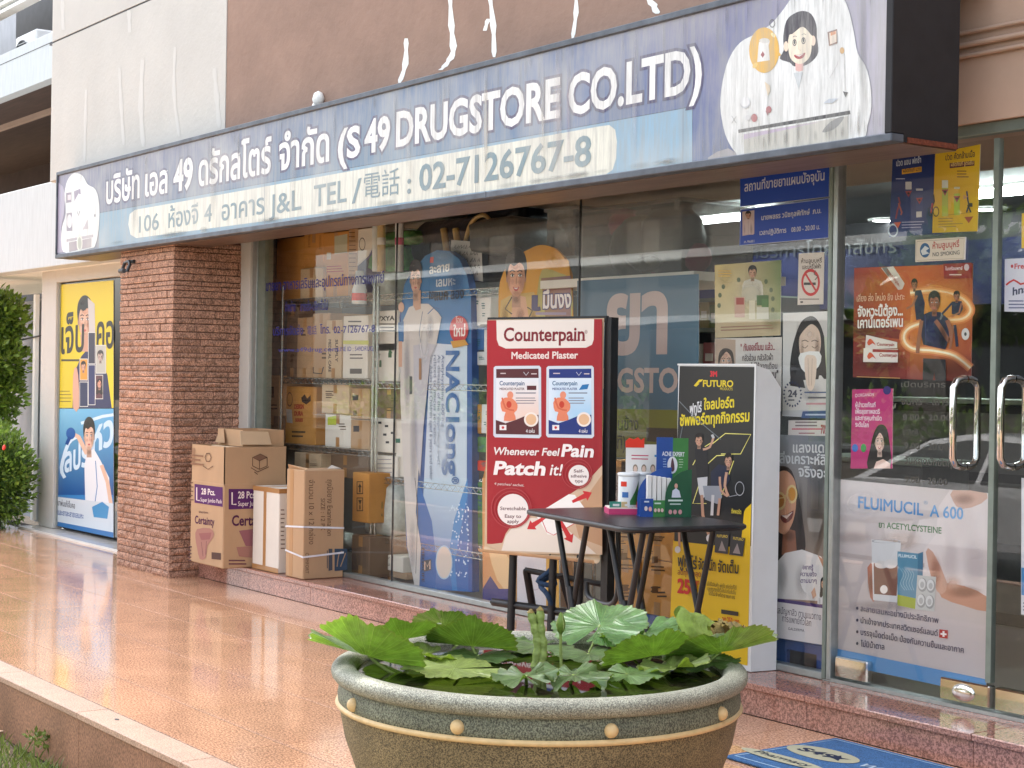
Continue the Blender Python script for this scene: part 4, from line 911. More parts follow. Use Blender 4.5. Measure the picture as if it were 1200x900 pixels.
def d_h(A):
    A.quad([(903, 509), (977, 511.5), (977, 610), (903, 610)], [(150, 150, 156), (70, 80, 96), (110, 96, 84), (120, 110, 104)]); A.quad([(903, 610), (977, 610), (976.5, 712), (903, 708)], [(120, 110, 104), (110, 96, 84), (150, 120, 100), (150, 130, 116)])
    A.poly([(905, 660), (904, 580), (906, 552), (916, 546), (928, 552), (936, 580), (941, 610), (944, 640), (938, 655), (920, 660)], (44, 28, 24), 3); A.poly([(918, 618), (932, 622), (934, 650), (916, 650)], (150, 96, 72)); A.poly([(906, 575), (910, 556), (922, 552), (932, 565), (933, 590), (929, 612), (920, 626), (910, 620), (904, 602)], (206, 150, 120), 4)
    A.poly([(905, 665), (920, 648), (940, 644), (962, 652), (972, 668), (974, 705), (904, 701)], (222, 216, 214), 0); A.poly([(958, 650), (972, 662), (976, 700), (970, 700), (966, 668)], (176, 124, 96))
    A.ring(913, 587, 8.5, 11, .26, (222, 196, 140)); A.ring(928, 579, 6.5, 11, .28, (222, 196, 140)); A.ell(913, 587, 6, 8, (176, 112, 40)); A.ell(928, 579, 4.4, 8, (206, 140, 44)); A.line([(905, 585), (919, 583), (924, 577)], 1.4, (222, 196, 140))
    A.poly([(915, 604), (922, 603), (930, 598), (928, 608), (921, 613), (916, 610)], (110, 40, 40), 2); A.poly([(916, 604), (922, 604), (929, 600), (922, 608)], (240, 230, 226))
    A.soft(911, 606, 5, 20, (130, 84, 62), .5); A.soft(923, 594, 5, 22, (226, 172, 138), .7); A.soft(925, 628, 9, 9, (100, 60, 44), .6); A.soft(940, 680, 10, 26, (170, 164, 166), .6); A.soft(917, 676, 8, 24, (176, 170, 172), .55); A.soft(960, 560, 16, 30, (90, 92, 100), .5); A.soft(958, 610, 12, 40, (70, 62, 58), .55); A.soft(938, 600, 4, 40, (30, 20, 18), .6)
    A.text('แสงแดด', (929.5, 530), (974, 530.5), 9, (212, 210, 210), .02, .56); A.text('สิ่งเคราะห์สิว', (914, 542.5), (974, 545), 9, (206, 206, 208), .02, .56); A.text('จริงอะ?', (936, 558), (974, 561), 9.5, (212, 210, 210), .02, .56)
    A.ell(948, 678, 10, 18, (226, 220, 218), 20); A.text('อยากรู้', (941, 667), (953, 667.5), 4, (80, 50, 110), .02, .56); A.text('ความจริง', (938.5, 675), (957, 675.5), 4, (80, 50, 110), .02, .56); A.text('ตามมาๆ', (938.5, 683), (957, 683), 4, (80, 50, 110), .02, .56)
    shirt(A, 966, 694, 15, 708, (224, 222, 224)); face(A, 966, 684, 7, 12, (206, 160, 134), (30, 20, 22), 'long', eyes=False); A.poly([(951, 694), (955, 688), (957, 698), (953, 702)], (206, 160, 134))
    A.poly([(903, 700), (974.5, 710), (974, 714), (903, 704)], (70, 44, 110)); A.poly([(903, 704), (974, 714), (973, 757), (903, 746)], (222, 214, 214)); A.text('ดูแลปัญหาสิว ตามแนวทาง', (906, 717.5), (962.5, 727), 6, (70, 50, 70), .005, .56); A.text('การแพทย์ทั่วโลก', (917, 728), (951, 734), 6, (70, 50, 70), .005, .56); A.text('GALDERMA', (924, 738), (943, 740.5), 3, (60, 50, 60), .01)
poster('poster', 'tall poster of a laughing woman in cream sunglasses left of the glass door', 'poster', [(903, 509), (977, 511.5), (973, 757), (903, 746)], YP, (190, 180, 176), d_h, 1.02)
def d_i(A):
    L = lambda P: [(980+x/3.4636, 300+y/3.4636) for x, y in P]
    A.quad(L([(73, 50), (320, 40), (300, 270), (70, 300)]), [(150, 50, 30), (196, 90, 40), (190, 90, 40), (140, 40, 26)]); A.quad(L([(320, 40), (555, 30), (552, 270), (300, 270)]), [(196, 90, 40), (150, 64, 34), (170, 80, 36), (214, 130, 56)])
    A.quad(L([(70, 300), (300, 270), (300, 500), (68, 492)]), [(140, 40, 26), (190, 90, 40), (120, 30, 22), (106, 26, 22)]); A.quad(L([(300, 270), (552, 270), (548, 510), (300, 500)]), [(214, 130, 56), (170, 80, 36), (120, 34, 24), (120, 30, 22)])
    A.poly(L([(73, 300), (160, 280), (260, 300), (300, 340), (200, 330), (120, 330)]), (116, 26, 22), 2); A.ell(*L([(400, 200)])[0], 24, 24, (214, 140, 60), 20)
    for w_, c in ((11, (206, 120, 70)), (7, (232, 170, 110)), (3, (250, 226, 180)), (1, (255, 246, 220))): A.line(L([(300, 150), (400, 140), (500, 165), (545, 215), (510, 255), (400, 262), (300, 290), (275, 335), (310, 375), (400, 385), (480, 405), (545, 455)]), w_, c, 4)
    A.poly(L([(182, 48), (232, 42), (278, 112), (268, 135), (252, 138)]), (206, 196, 188)); A.poly(L([(186, 48), (205, 44), (225, 75), (210, 82)]), (120, 116, 116)); A.text('counterpain', L([(206, 62)])[0], L([(256, 126)])[0], 5, (150, 40, 36), .02)
    for x, y, rx, ry, c, al in ((430, 200, 50, 40, (232, 170, 80), .7), (180, 430, 40, 16, (80, 16, 16), .7), (480, 460, 34, 22, (86, 20, 18), .7), (150, 120, 40, 22, (206, 110, 50), .5), (100, 300, 26, 14, (96, 20, 18), .6), (330, 330, 22, 16, (226, 140, 70), .5)): A.soft(*L([(x, y)])[0], rx, ry, c, al)
    NV, SK, HR = (30, 34, 62), (150, 96, 70), (20, 16, 18)
    A.poly(L([(320, 140), (345, 138), (360, 190), (355, 255), (325, 260), (318, 200)]), NV); A.line(L([(328, 160), (310, 200), (285, 215)]), 2.6, SK); face(A, *L([(318, 118)])[0], 6, 10, SK, HR, eyes=False)
    A.poly(L([(470, 185), (510, 183), (515, 215), (500, 240), (470, 235)]), NV); A.line(L([(472, 190), (445, 220), (430, 235)]), 2.4, NV); A.line(L([(510, 190), (500, 230), (470, 245)]), 2, SK); A.line(L([(482, 280), (488, 330), (492, 368)]), 3.4, NV); A.line(L([(474, 285), (468, 350), (462, 378)]), 3, SK); face(A, *L([(490, 165)])[0], 6, 9, SK, HR, eyes=False); A.ell(*L([(526, 317)])[0], 4.6, 7, (206, 200, 196)); A.ell(*L([(526, 317)])[0], 1.6, 2.4, (60, 60, 66), 6)
    A.poly(L([(355, 415), (445, 420), (448, 505), (405, 508), (400, 470), (392, 508), (352, 503)]), (26, 26, 34)); A.poly(L([(350, 240), (385, 225), (425, 228), (456, 255), (460, 330), (445, 380), (355, 360), (340, 290)]), NV, 0)
    A.line(L([(348, 262), (340, 320), (333, 375), (332, 395)]), 4.4, SK, 3); A.line(L([(452, 260), (468, 310), (460, 345), (425, 290), (404, 262)]), 5, SK, 3); A.line(L([(362, 240), (366, 360)]), .7, (60, 70, 120)); face(A, *L([(400, 192)])[0], 11.5, 19, (166, 108, 80), HR, smile=False)
    A.soft(*L([(385, 300)])[0], 9, 22, (60, 70, 120), .6); A.soft(*L([(435, 330)])[0], 6, 20, (12, 12, 26), .7); A.soft(*L([(400, 460)])[0], 14, 14, (10, 10, 14), .7)
    A.text('เสี่ยง ส่ง ไหม่ง ยิง ปะทะ', L([(86, 185)])[0], L([(280, 178)])[0], 6, (240, 200, 170), .0, .56); A.text('จังหวะนี้ต้อง...', L([(90, 246)])[0], L([(272, 240)])[0], 9, (240, 228, 220), .03, .56); A.text('เคาน์เตอร์เพน', L([(90, 292)])[0], L([(272, 286)])[0], 9, (240, 228, 220), .03, .56)
    A.poly(L([(124, 320), (250, 350), (250, 374), (120, 376)]), (220, 208, 200)); A.poly(L([(114, 374), (254, 378), (252, 432), (112, 430)]), (224, 212, 204)); A.poly(L([(150, 378), (254, 380), (254, 392), (150, 390)]), (150, 40, 40)); A.text('Counterpain', L([(168, 364)])[0], L([(238, 366)])[0], 3.6, (150, 30, 30), .03); A.text('Counterpain', L([(178, 408)])[0], L([(250, 410)])[0], 4, (150, 30, 30), .03)
    for y in (350, 405): A.poly(L([(138, y-14), (150, y-8), (164, y+14), (150, y+4), (136, y+14), (128, y+2)]), (206, 80, 50), 2)
    A.poly(L([(438, 32), (552, 27), (552, 90), (440, 92)]), (140, 24, 28)); A.text('ในเครือแพทย์', L([(446, 58)])[0], L([(515, 56)])[0], 3, (230, 210, 206), .02, .56); A.ell(*L([(532, 46)])[0], 3, 4, (200, 180, 180)); A.bars(*L([(462, 74)])[0], L([(530, 0)])[0][0], 1, 2, 1.2, (220, 190, 186)); A.line(L([(86, 490), (262, 496)]), .8, (196, 150, 90))
poster('poster', 'square red and orange sport poster with footballers on the glass door', 'poster', [(1001, 314), (1140, 308.7), (1138, 447), (999.6, 442)], YP, (150, 60, 36), d_i, 1.02)
def d_j(A):
    A.ell(1039.5, 457.5, 4.6, 5, (50, 40, 110)); A.text('ORGANON', (1005.5, 465), (1024, 464), 3.6, (224, 190, 206), .01); A.ring(1003.5, 463.6, 1.6, 2.2, .4, (224, 190, 206), 8)
    for i, (t_, x1_) in enumerate((('ผู้นำเวชภัณฑ์', 1026), ('เพื่อสุขภาพสตรี', 1031), ('และการคุมกำเนิด', 1033), ('ระดับโลก', 1018))): A.text(t_, (1002.5, 477+i*7.6), (x1_, 477+i*7.9), 4.2, (236, 214, 224), .02, .56)
    A.ell(1002, 525, 3.6, 4.6, (50, 110, 190)); A.ell(1012, 525, 3.2, 5, (50, 150, 70)); A.poly([(1017, 549), (1020, 525), (1024, 508), (1030, 498), (1038, 500), (1042, 515), (1043, 549)], (24, 18, 22), 3); A.poly([(1024, 549), (1027, 541), (1035, 538), (1043, 543), (1043.4, 549)], (226, 190, 176)); face(A, 1031, 518, 11, 22, (230, 196, 180), (24, 18, 22), 'none')
poster('poster', 'small magenta poster of a long haired woman on the glass door below the sport poster', 'poster', [(998.8, 456.5), (1046.4, 455.3), (1045.8, 549), (996.7, 549)], YP, (186, 40, 112), d_j, 1.02)
def d_k(A):
    L = lambda P: [(980+x/5, 140+y/5) for x, y in P]
    A.quad(L([(330, 230), (580, 196), (560, 665), (310, 690)]), [(34, 48, 104), (30, 44, 100), (36, 52, 108), (40, 58, 112)]); A.quad(L([(580, 196), (845, 145), (828, 655), (562, 665)]), [(214, 168, 36), (222, 180, 40), (214, 168, 36), (206, 160, 34)])
    A.text('ปวด แขน ฟกช้ำ', L([(352, 274)])[0], L([(496, 252)])[0], 5.4, (212, 212, 220), .02, .56); A.poly(L([(385, 292), (500, 276), (500, 306), (385, 322)]), (222, 160, 40)); A.text('ผลิตภัณฑ์ นวด', L([(392, 312)])[0], L([(494, 298)])[0], 3.4, (50, 44, 60), .02, .56); A.bars(*L([(350, 345)])[0], 1064, 1, 2, 1, (190, 190, 206))
    A.text('ปวด คัดกล้ามเนื้อ', L([(640, 240)])[0], L([(812, 218)])[0], 5.4, (60, 48, 60), .02, .56); A.poly(L([(665, 256), (810, 242), (810, 270), (665, 286)]), (90, 40, 60)); A.text('ผลิตภัณฑ์ สูตรเย็น', L([(672, 276)])[0], L([(804, 262)])[0], 3.4, (226, 190, 120), .02, .56); A.bars(*L([(708, 300)])[0], 1136, 3, 3.4, 1, (90, 60, 50))
    for x, y0, y1, w_, c, cc in ((424, 365, 566, 18, (44, 58, 112), (196, 190, 190)), (488, 405, 570, 20, (46, 60, 116), (200, 196, 196)), (638, 356, 566, 18, (170, 176, 60), (206, 206, 190)), (708, 395, 560, 17, (170, 186, 60), (206, 200, 170))):
        A.poly(L([(x-w_, y0+40), (x+w_, y0+38), (x+w_, y1), (x-w_, y1+2)]), c); A.poly(L([(x-w_, y0), (x+w_, y0), (x+w_, y0+(45 if x in (424, 638) else 12)), (x-w_, y0+(45 if x in (424, 638) else 12))]), cc); A.poly(L([(x-20, y0+55), (x+20, y0+53), (x, y0+92)]), (150, 60, 60)); A.ell(*L([(x, y0+68)])[0], 1.6, 1.4, (30, 20, 30), 6)
    A.poly(L([(470, 540), (502, 538), (502, 572), (470, 574)]), (206, 200, 196))
    for pts, c in (([(366, 455), (374, 490), (360, 530), (350, 582)], (150, 60, 60)), ([(366, 490), (385, 545), (380, 560)], (170, 90, 70)), ([(570, 440), (575, 480), (560, 520)], (40, 30, 40)), ([(565, 490), (556, 550)], (160, 40, 50)), ([(766, 420), (772, 470), (778, 500), (765, 545)], (40, 50, 90)), ([(772, 500), (790, 545)], (40, 40, 60)), ([(770, 450), (748, 465), (752, 445)], (190, 140, 110))): A.line(L(pts), 1.8, c)
    A.ring(*L([(586, 540)])[0], 3.6, 6, .2, (50, 40, 44)); A.ring(*L([(553, 540)])[0], 2.6, 5.4, .2, (50, 40, 44)); A.rect(*L([(775, 490)])[0], *L([(800, 512)])[0], (60, 50, 60)); A.line(L([(655, 560), (790, 545)]), .5, (150, 120, 40))
    A.ring(*L([(334, 650)])[0], 6, 8, .25, (196, 210, 222)); A.poly(L([(338, 604), (382, 600), (362, 640)]), (196, 90, 60)); A.bars(*L([(385, 600)])[0], 1086, 3, 3.2, 1, (160, 160, 190), -.03); A.bars(*L([(600, 580)])[0], 1130, 4, 3.2, .9, (150, 120, 60), -.03, .5); A.poly(L([(752, 572), (805, 568), (778, 608)]), (160, 60, 50))
poster('poster', 'half blue half yellow poster with creams hanging at the top of the door', 'poster', [(1046, 186), (1149, 169), (1145.6, 271), (1042, 278)], YP, (40, 50, 100), d_k, 1.02)
def d_l(A):
    A.line([(1074.5, 283), (1129.6, 279.4), (1128.6, 302.6), (1074, 305.2), (1074.5, 283)], .5, (150, 140, 120)); A.ell(1084, 293.3, 6, 8.6, (40, 90, 130)); A.poly([(1079, 294), (1084, 288), (1089, 291), (1085, 294), (1089, 297), (1081, 299)], (206, 212, 206)); A.text('ห้ามสูบบุหรี่', (1093, 291.5), (1124, 289), 5.6, (170, 60, 50), .02, .56); A.text('NO SMOKING', (1093, 300.5), (1124.5, 298), 4.6, (50, 54, 60), .012)
poster('no_smoking_plate', 'cream NO SMOKING plate with a round blue badge above the sport poster', 'sign', [(1073, 281), (1131, 277.6), (1130, 304), (1072.6, 307)], 5.388, (214, 204, 180), d_l, .9, .008)
def d_m(A):
    L = lambda P: [(970+x/3, 550+y/3) for x, y in P]
    A.quad(L([(38, 35), (567, 85), (563, 400), (35, 300)]), [(206, 196, 196), (196, 182, 178), (206, 192, 190), (190, 178, 178)]); A.quad(L([(35, 300), (563, 400), (558, 735), (31, 632)]), [(190, 178, 178), (190, 170, 162), (190, 178, 178), (186, 174, 174)])
    A.poly(L([(430, 72), (567, 85), (565, 480), (500, 470), (400, 420), (330, 400), (340, 280), (380, 230), (390, 130)]), (214, 200, 198), 0); A.poly(L([(440, 73), (560, 84), (540, 120), (470, 140), (440, 110)]), (196, 156, 138), 2); A.poly(L([(395, 400), (480, 410), (563, 450), (563, 500), (480, 480), (400, 450)]), (186, 130, 106), 2); A.poly(L([(345, 290), (370, 290), (420, 400), (400, 440), (370, 400)]), (196, 150, 130), 2)
    A.quad(L([(36, 150), (300, 175), (300, 200), (36, 180)]), [(206, 196, 196), (196, 182, 180), (200, 186, 184), (190, 178, 178)]); A.poly(L([(35, 290), (340, 330), (340, 345), (35, 305)]), (176, 162, 160))
    for x, y, rx, ry, c, al in ((470, 210, 26, 40, (224, 212, 210), .35), (520, 330, 20, 40, (186, 168, 168), .4), (430, 330, 14, 36, (196, 178, 176), .35), (480, 430, 26, 9, (150, 96, 76), .7), (440, 400, 14, 10, (222, 180, 160), .6), (380, 360, 8, 24, (176, 120, 100), .7), (480, 105, 16, 8, (150, 104, 84), .6), (120, 120, 34, 26, (222, 214, 214), .6), (260, 250, 30, 16, (206, 184, 170), .6), (200, 480, 60, 9, (150, 138, 138), .5), (90, 240, 30, 10, (170, 156, 154), .5)): A.soft(*L([(x, y)])[0], rx, ry, c, al)
    A.text('FLUIMUCIL', L([(108, 135)])[0], L([(335, 162)])[0], 13.5, (70, 130, 186), .02); A.text('®', L([(338, 122)])[0], L([(352, 124)])[0], 4, (90, 130, 170)); A.text('A 600', L([(360, 165)])[0], L([(476, 176)])[0], 13.5, (96, 150, 200), .02); A.text('ยา ACETYLCYSTEINE', L([(180, 204)])[0], L([(400, 226)])[0], 7, (60, 110, 56), .02)
    A.poly(L([(140, 345), (165, 340), (170, 455), (150, 450)]), (176, 110, 90), 2); A.soft(*L([(152, 400)])[0], 5, 18, (110, 60, 50), .6)
    A.poly(L([(154, 246), (258, 258), (244, 468), (160, 460)]), (206, 204, 206)); A.poly(L([(162, 330), (250, 335), (243, 445), (164, 438)]), (124, 84, 72)); A.ell(*L([(190, 335)])[0], 8, 4.5, (206, 200, 198)); A.ell(*L([(222, 332)])[0], 8, 5.5, (214, 208, 206)); A.ell(*L([(198, 422)])[0], 4.4, 5, (236, 226, 220)); A.ring(*L([(206, 252)])[0], 17, 2.4, .12, (150, 150, 156))
    A.poly(L([(246, 288), (318, 296), (314, 492), (246, 478)]), (84, 134, 160)); A.poly(L([(318, 296), (336, 290), (334, 420), (314, 492)]), (60, 110, 140)); A.poly(L([(246, 440), (316, 455), (314, 492), (246, 478)]), (156, 166, 50)); A.text('FLUIMUCIL', L([(250, 308)])[0], L([(314, 314)])[0], 3.6, (220, 228, 232), .02)
    for i in range(5): A.line(L([(252+i*11, 345+i*3), (268+i*9, 370), (256+i*10, 400), (272+i*8, 425)]), .5, (150, 186, 200), 3)
    A.poly(L([(316, 372), (382, 378), (376, 500), (308, 492)]), (186, 184, 182))
    for x, y in ((334, 406), (364, 410), (330, 462), (360, 466)): A.ell(*L([(x, y)])[0], 5.4, 8.2, (150, 148, 148)); A.ell(*L([(x-2, y-3)])[0], 4.2, 6.6, (206, 204, 204)); A.ell(*L([(x-1, y)])[0], 2.4, 3.8, (170, 168, 168))
    for i, (t_, y0, x1_, y1) in enumerate((('ละลายเสมหะอย่างมีประสิทธิภาพ', 500, 390, 543), ('นำเข้าจากประเทศสวิตเซอร์แลนด์', 542, 388, 588), ('บรรจุเม็ดต่อเม็ด ป้องกันความชื้นและอากาศ', 583, 480, 648), ('ไม่มีน้ำตาล', 624, 200, 636))):
        A.ell(*L([(105, y0-12)])[0], 1.4, 1.9, (60, 56, 80), 10); A.text(t_, L([(117, y0-2)])[0], L([(x1_, y1-2)])[0], 5.2, (64, 60, 84), .012, .56)
    A.poly(L([(394, 562), (424, 566), (423, 595), (393, 591)]), (176, 40, 44)); A.poly(L([(405, 568), (412, 569), (412, 589), (405, 588)]), (236, 226, 222)); A.poly(L([(398, 575), (419, 577), (419, 583), (398, 581)]), (236, 226, 222))
    A.poly(L([(32, 630), (559, 738), (557, 795), (30, 682)]), (84, 136, 186)); A.text('ละ.ว่า0118/2563', L([(56, 668)])[0], L([(123, 680)])[0], 3, (206, 214, 226), .01); A.text('ปm', L([(482, 768)])[0], L([(522, 776)])[0], 10, (40, 60, 90), .0)
poster('poster', 'large pale medicine poster with a drinking glass, low on the glass door', 'poster', [(982.7, 561.7), (1159, 578), (1155.7, 815), (980, 777)], YP, (200, 188, 186), d_m, 1.02)
def d_n(A):
    A.ell(1186, 312, 1.6, 2, (180, 40, 50)); A.text('Fres', (1189, 315), (1203, 314.5), 6, (190, 60, 70), .03); A.line([(1179, 334), (1188, 328), (1196, 333), (1204, 330)], 2.2, (190, 40, 46), 2); A.text('hns', (1187, 346), (1204, 342), 9, (60, 60, 90), .03); A.bars(1182, 352, 1204, 3, 4, 1.4, (90, 90, 130))
poster('poster', 'white and red poster cut by the right edge, upper on the right door', 'poster', [(1177.5, 303.5), (1212, 302), (1211, 366), (1177, 365)], YP, (206, 202, 214), d_n, 1.02)
def d_o(A): A.poly([(1197, 665), (1212, 667), (1212, 700), (1197, 697)], (70, 130, 180)); A.bars(1199, 706, 1211, 3, 4, 1.4, (90, 90, 130))
poster('poster', 'white and blue poster low on the right door, cut by the right edge', 'poster', [(1197, 560), (1214, 562), (1214, 722), (1196.5, 720)], YP, (206, 202, 206), d_o, 1.02)
poster('poster', 'yellow poster high on the right door, cut by the right edge', 'poster', [(1197.5, 250), (1214, 248), (1214, 290), (1197, 291)], YP, (214, 170, 50), lambda A: A.bars(1200, 262, 1212, 3, 6, 2, (150, 70, 40)), 1.02)
# hours lettering on the door, blue lettering on the left pane
dl = thing('door_lettering', 'grey opening hours lettering stuck on the glass door between the posters', 'lettering', tuple(onY(1090, 540, 5.398)))
def lines(parent, Y, L):
    for t_, a_, b_, h_, c_, bo, ch in L: A = Art(PY(Y)); A.text(t_, a_, b_, h_, c_, bo, ch); A.build('lettering_line', parent)
G = (86, 84, 78)
lines(dl, 5.398, [('เปิดบริการ', (1056, 453.5), (1108, 454), 5, G, .01, .56), ('จันทร์ - เสาร์', (1056, 474), (1112, 475), 5.5, G, .01, .56), ('8.00 - 20.00', (1058, 492), (1114, 493), 6.6, G, .01, .7), ('อาทิตย์', (1058, 510), (1076, 511), 6, G, .01, .56), ('9.00 - 20.00', (1060, 526), (1111, 528), 7.6, G, .01, .7), ('วันหยุดนักขัตฤกษ์', (1060, 543), (1128, 548), 6.5, G, .012, .56), ('9.00 - 20.00', (1060, 565), (1110, 569), 7.6, G, .01, .7)])
bl = thing('window_lettering', 'dark blue Thai lettering on the first window pane beside the pillar', 'lettering', tuple(onY(380, 370, 5.397))); Bc = (38, 40, 120)
lines(bl, 5.397, [('ขายยา อาหารเสริมและอุปกรณ์ทางการแพทย์', (311.5, 341), (450, 331), 9, Bc, .01, .56), ('จำหน่าย', (334, 365), (346, 364.6), 8, Bc, .01, .56), ('ขายส่ง-ปลีกทั่วไป', (352, 364.5), (384, 363), 8, Bc, .01, .56), ('บริการจัดส่ง', (320, 393), (355, 392), 7.6, Bc, .01, .56), ('電話', (360, 391.5), (371, 391), 8.5, Bc, 0, .75), ('โทร.', (375, 391), (387, 390.5), 7.6, Bc, .01, .56), ('02-7126767-8', (391, 390.5), (439, 389), 8, Bc, .012, .7), ('www.s49drug.com', (326, 412.5), (396, 411.6), 5, (60, 60, 130), .01, .7), ('LINE ID : S49DRUG', (396, 411.6), (437, 411), 5.2, (60, 60, 130), .01, .7)])
# big sticker banner behind the middle pane
def d_p(A):
    A.quad([(676.5, 329), (819, 321), (819, 420), (676.5, 420)], [(84, 104, 118), (84, 104, 118), (80, 108, 124), (80, 108, 124)]); A.quad([(676.5, 420), (819, 420), (819, 537), (676.5, 535)], [(80, 108, 124), (80, 108, 124), (62, 86, 104), (62, 86, 104)]); A.poly([(676.5, 483), (819, 480), (819, 540), (676.5, 650)], (114, 110, 42)) if False else None
    A.poly([(676.5, 478), (819, 481), (819, 541), (676.5, 533)], (116, 112, 44)); PK = (186, 160, 150)
    A.text('ยา', (713, 412), (779, 411), 64, PK, .035, .56); A.text('DRUGSTORE', (673, 458), (826, 460), 26, PK, .03); A.text('(เข้าด้านข้าง)' if False else 'ด้านข้าง', (712, 503), (748, 504), 11, (60, 56, 40), .015, .56); A.text('นาที)', (711, 525), (733, 526), 12, (60, 56, 40), .015, .56); A.poly([(757.5, 501), (819, 503), (819, 522), (757.5, 517)], (70, 58, 50))
poster('window_banner', 'faded blue and olive banner with large pink Thai letters behind the middle pane', 'banner', [(676.5, 329), (819, 321), (819, 541), (676.5, 533)], YP, (80, 104, 120), d_p, 1.02)
def d_q(A): A.text('วิธีสำคัญ', (708, 577), (730, 578), 9, (110, 84, 84), .01, .56); A.bars(709, 582, 728, 2, 3, 1, (140, 110, 110))
poster('notice', 'pale paper notice behind the pane under the olive banner', 'notice', [(706, 554), (738, 555), (738, 592), (706, 590)], YP, (176, 160, 156), d_q, 1.02)

# posters in the window left of the pillar
YW = 5.425
def d_r(A):
    A.quad([(67.5, 334), (133, 328.5), (133, 478), (66, 478)], [(214, 190, 20), (216, 194, 24), (222, 202, 30), (206, 184, 16)])
    A.poly([(85, 478), (86, 440), (95, 418), (110, 400), (126, 440), (131, 478)], (34, 40, 84), 0); face(A, 99.5, 376, 15, 38, (214, 172, 146), (30, 26, 26), smile=False); A.poly([(94, 392), (106, 392), (108, 412), (96, 412)], (196, 150, 126)); A.poly([(103, 349), (111, 356), (112, 400), (105, 398)], (196, 190, 186))
    A.text('เจ็บ', (72, 414), (98, 411), 30, (38, 36, 30), .02, .56); A.text('คอ', (113.5, 408), (133, 407), 30, (38, 36, 30), .02, .56); A.bars(72, 421, 95, 1, 3, 2.4, (70, 64, 30), 0, 0); A.bars(70, 458, 86, 4, 4, .8, (110, 96, 30))
    for x, y, w_, h, c in ((94, 421, 8.5, 24, (214, 150, 50)), (104, 390, 7.5, 36, (50, 50, 70)), (113, 405, 11, 32, (180, 180, 170)), (112.5, 440, 8, 27, (90, 50, 60)), (94, 448, 9, 28, (30, 40, 80)), (104, 428, 7.5, 46, (36, 44, 96))):
        A.rect(x-.5, y-.7, x+w_+.5, y+h+.7, (226, 226, 220)); A.rect(x, y, x+w_, y+h, c)
    A.poly([(86, 478), (86, 440), (89, 430), (92, 440), (93, 478)], (206, 160, 136), 2); face(A, 98, 430, 5, 9, (206, 160, 136), (30, 24, 24), eyes=False); face(A, 118, 418, 6, 10, (190, 170, 160), (60, 56, 56), eyes=False); face(A, 117, 450, 5, 9, (206, 150, 130), (30, 24, 24), 'long', eyes=False)
poster('poster', 'yellow throat poster with large dark Thai letters in the window left of the pillar', 'poster', [(67.5, 334), (133, 328.5), (133, 478), (66, 478)], 5.395, (214, 190, 20), d_r)
def d_s(A):
    A.quad([(66, 479), (133, 479), (133, 580), (66, 580)], [(120, 184, 214), (96, 170, 214), (20, 74, 140), (30, 84, 150)]); A.line([(76, 560), (72, 548), (80, 520), (90, 512)], 4, (206, 226, 240), 3); A.text('สปร', (76, 553), (103, 545), 22, (206, 226, 240), .03, .56); A.text('หว', (108, 530), (132, 520), 28, (196, 220, 238), .03, .56); A.line([(95, 496), (120, 488), (133, 486)], 3.5, (206, 226, 240))
    A.poly([(100, 590), (99, 545), (102, 530), (110, 526), (118, 540), (128, 560), (131, 612), (100, 606)], (226, 228, 232), 0); A.line([(102, 532), (92, 512), (84, 508)], 5, (222, 184, 160)); A.ell(83, 508, 5.5, 7, (40, 90, 160)); A.line([(78, 521), (82, 512)], 4, (30, 70, 140)); A.line([(119, 545), (126, 565), (130, 590)], 4.4, (222, 184, 160)); A.line([(112, 540), (114, 570), (110, 600)], .9, (60, 120, 180)); face(A, 104.5, 512, 11.5, 30, (226, 188, 166), (34, 30, 30), smile=False)
    A.poly([(66, 582), (133, 590), (133, 626), (66, 612)], (206, 214, 220)); A.poly([(108, 594), (120, 588), (128, 594), (126, 608), (110, 606)], (60, 140, 190)); A.text('ยาพ่นแก้เจ็บคอ', (68, 592), (88, 596), 5, (60, 60, 70), .02, .56); A.text('และยาละลายเสมหะ', (68, 603), (98, 608), 5, (60, 90, 150), .02, .56); A.poly([(66, 611), (133, 624), (133, 630), (66, 616)], (40, 110, 170))
poster('poster', 'blue poster of a man in white holding a spray, left of the pillar', 'poster', [(66, 479), (133, 479), (133, 630), (66, 616)], 5.395, (60, 130, 190), d_s)

# ================================================================ CARTONS ON THE STEP
def carton(lab, x0, x1, y0, y1, z0, z1, m='card', tape=True, prt=None, cat='carton', name='cardboard_box', open_=False, group=None, tapeside='f'):
    t = thing(name, lab, cat, ((x0+x1)/2, (y0+y1)/2, z0), group)
    bx('body', M[m], t, x0, x1, y0, y1, z0, z1, bev=.004)
    bx('top_seam', M['card_dark'], t, (x0+x1)/2-.0015, (x0+x1)/2+.0015, y0+.006, y1-.006, z1-.001, z1+.0008)
    if tape:
        q = MB(); xm_ = (x0+x1)/2; q.box(xm_-.024, xm_+.024, y0-.0009, y0, z1-.07, z1-.004); q.box(xm_-.024, xm_+.024, y0-.0009, y0, z0+.004, z0+.07); q.box(xm_-.024, xm_+.024, y0-.0009, y1, z1, z1+.0012); q.build('tape', M['tape'], t)
    if prt:
        A = Art(PY(y0-.001), .00006); prt(A)
        if A.V: A.build('print', t, M['cardprint'])
    return t
PUR = (88, 44, 96)
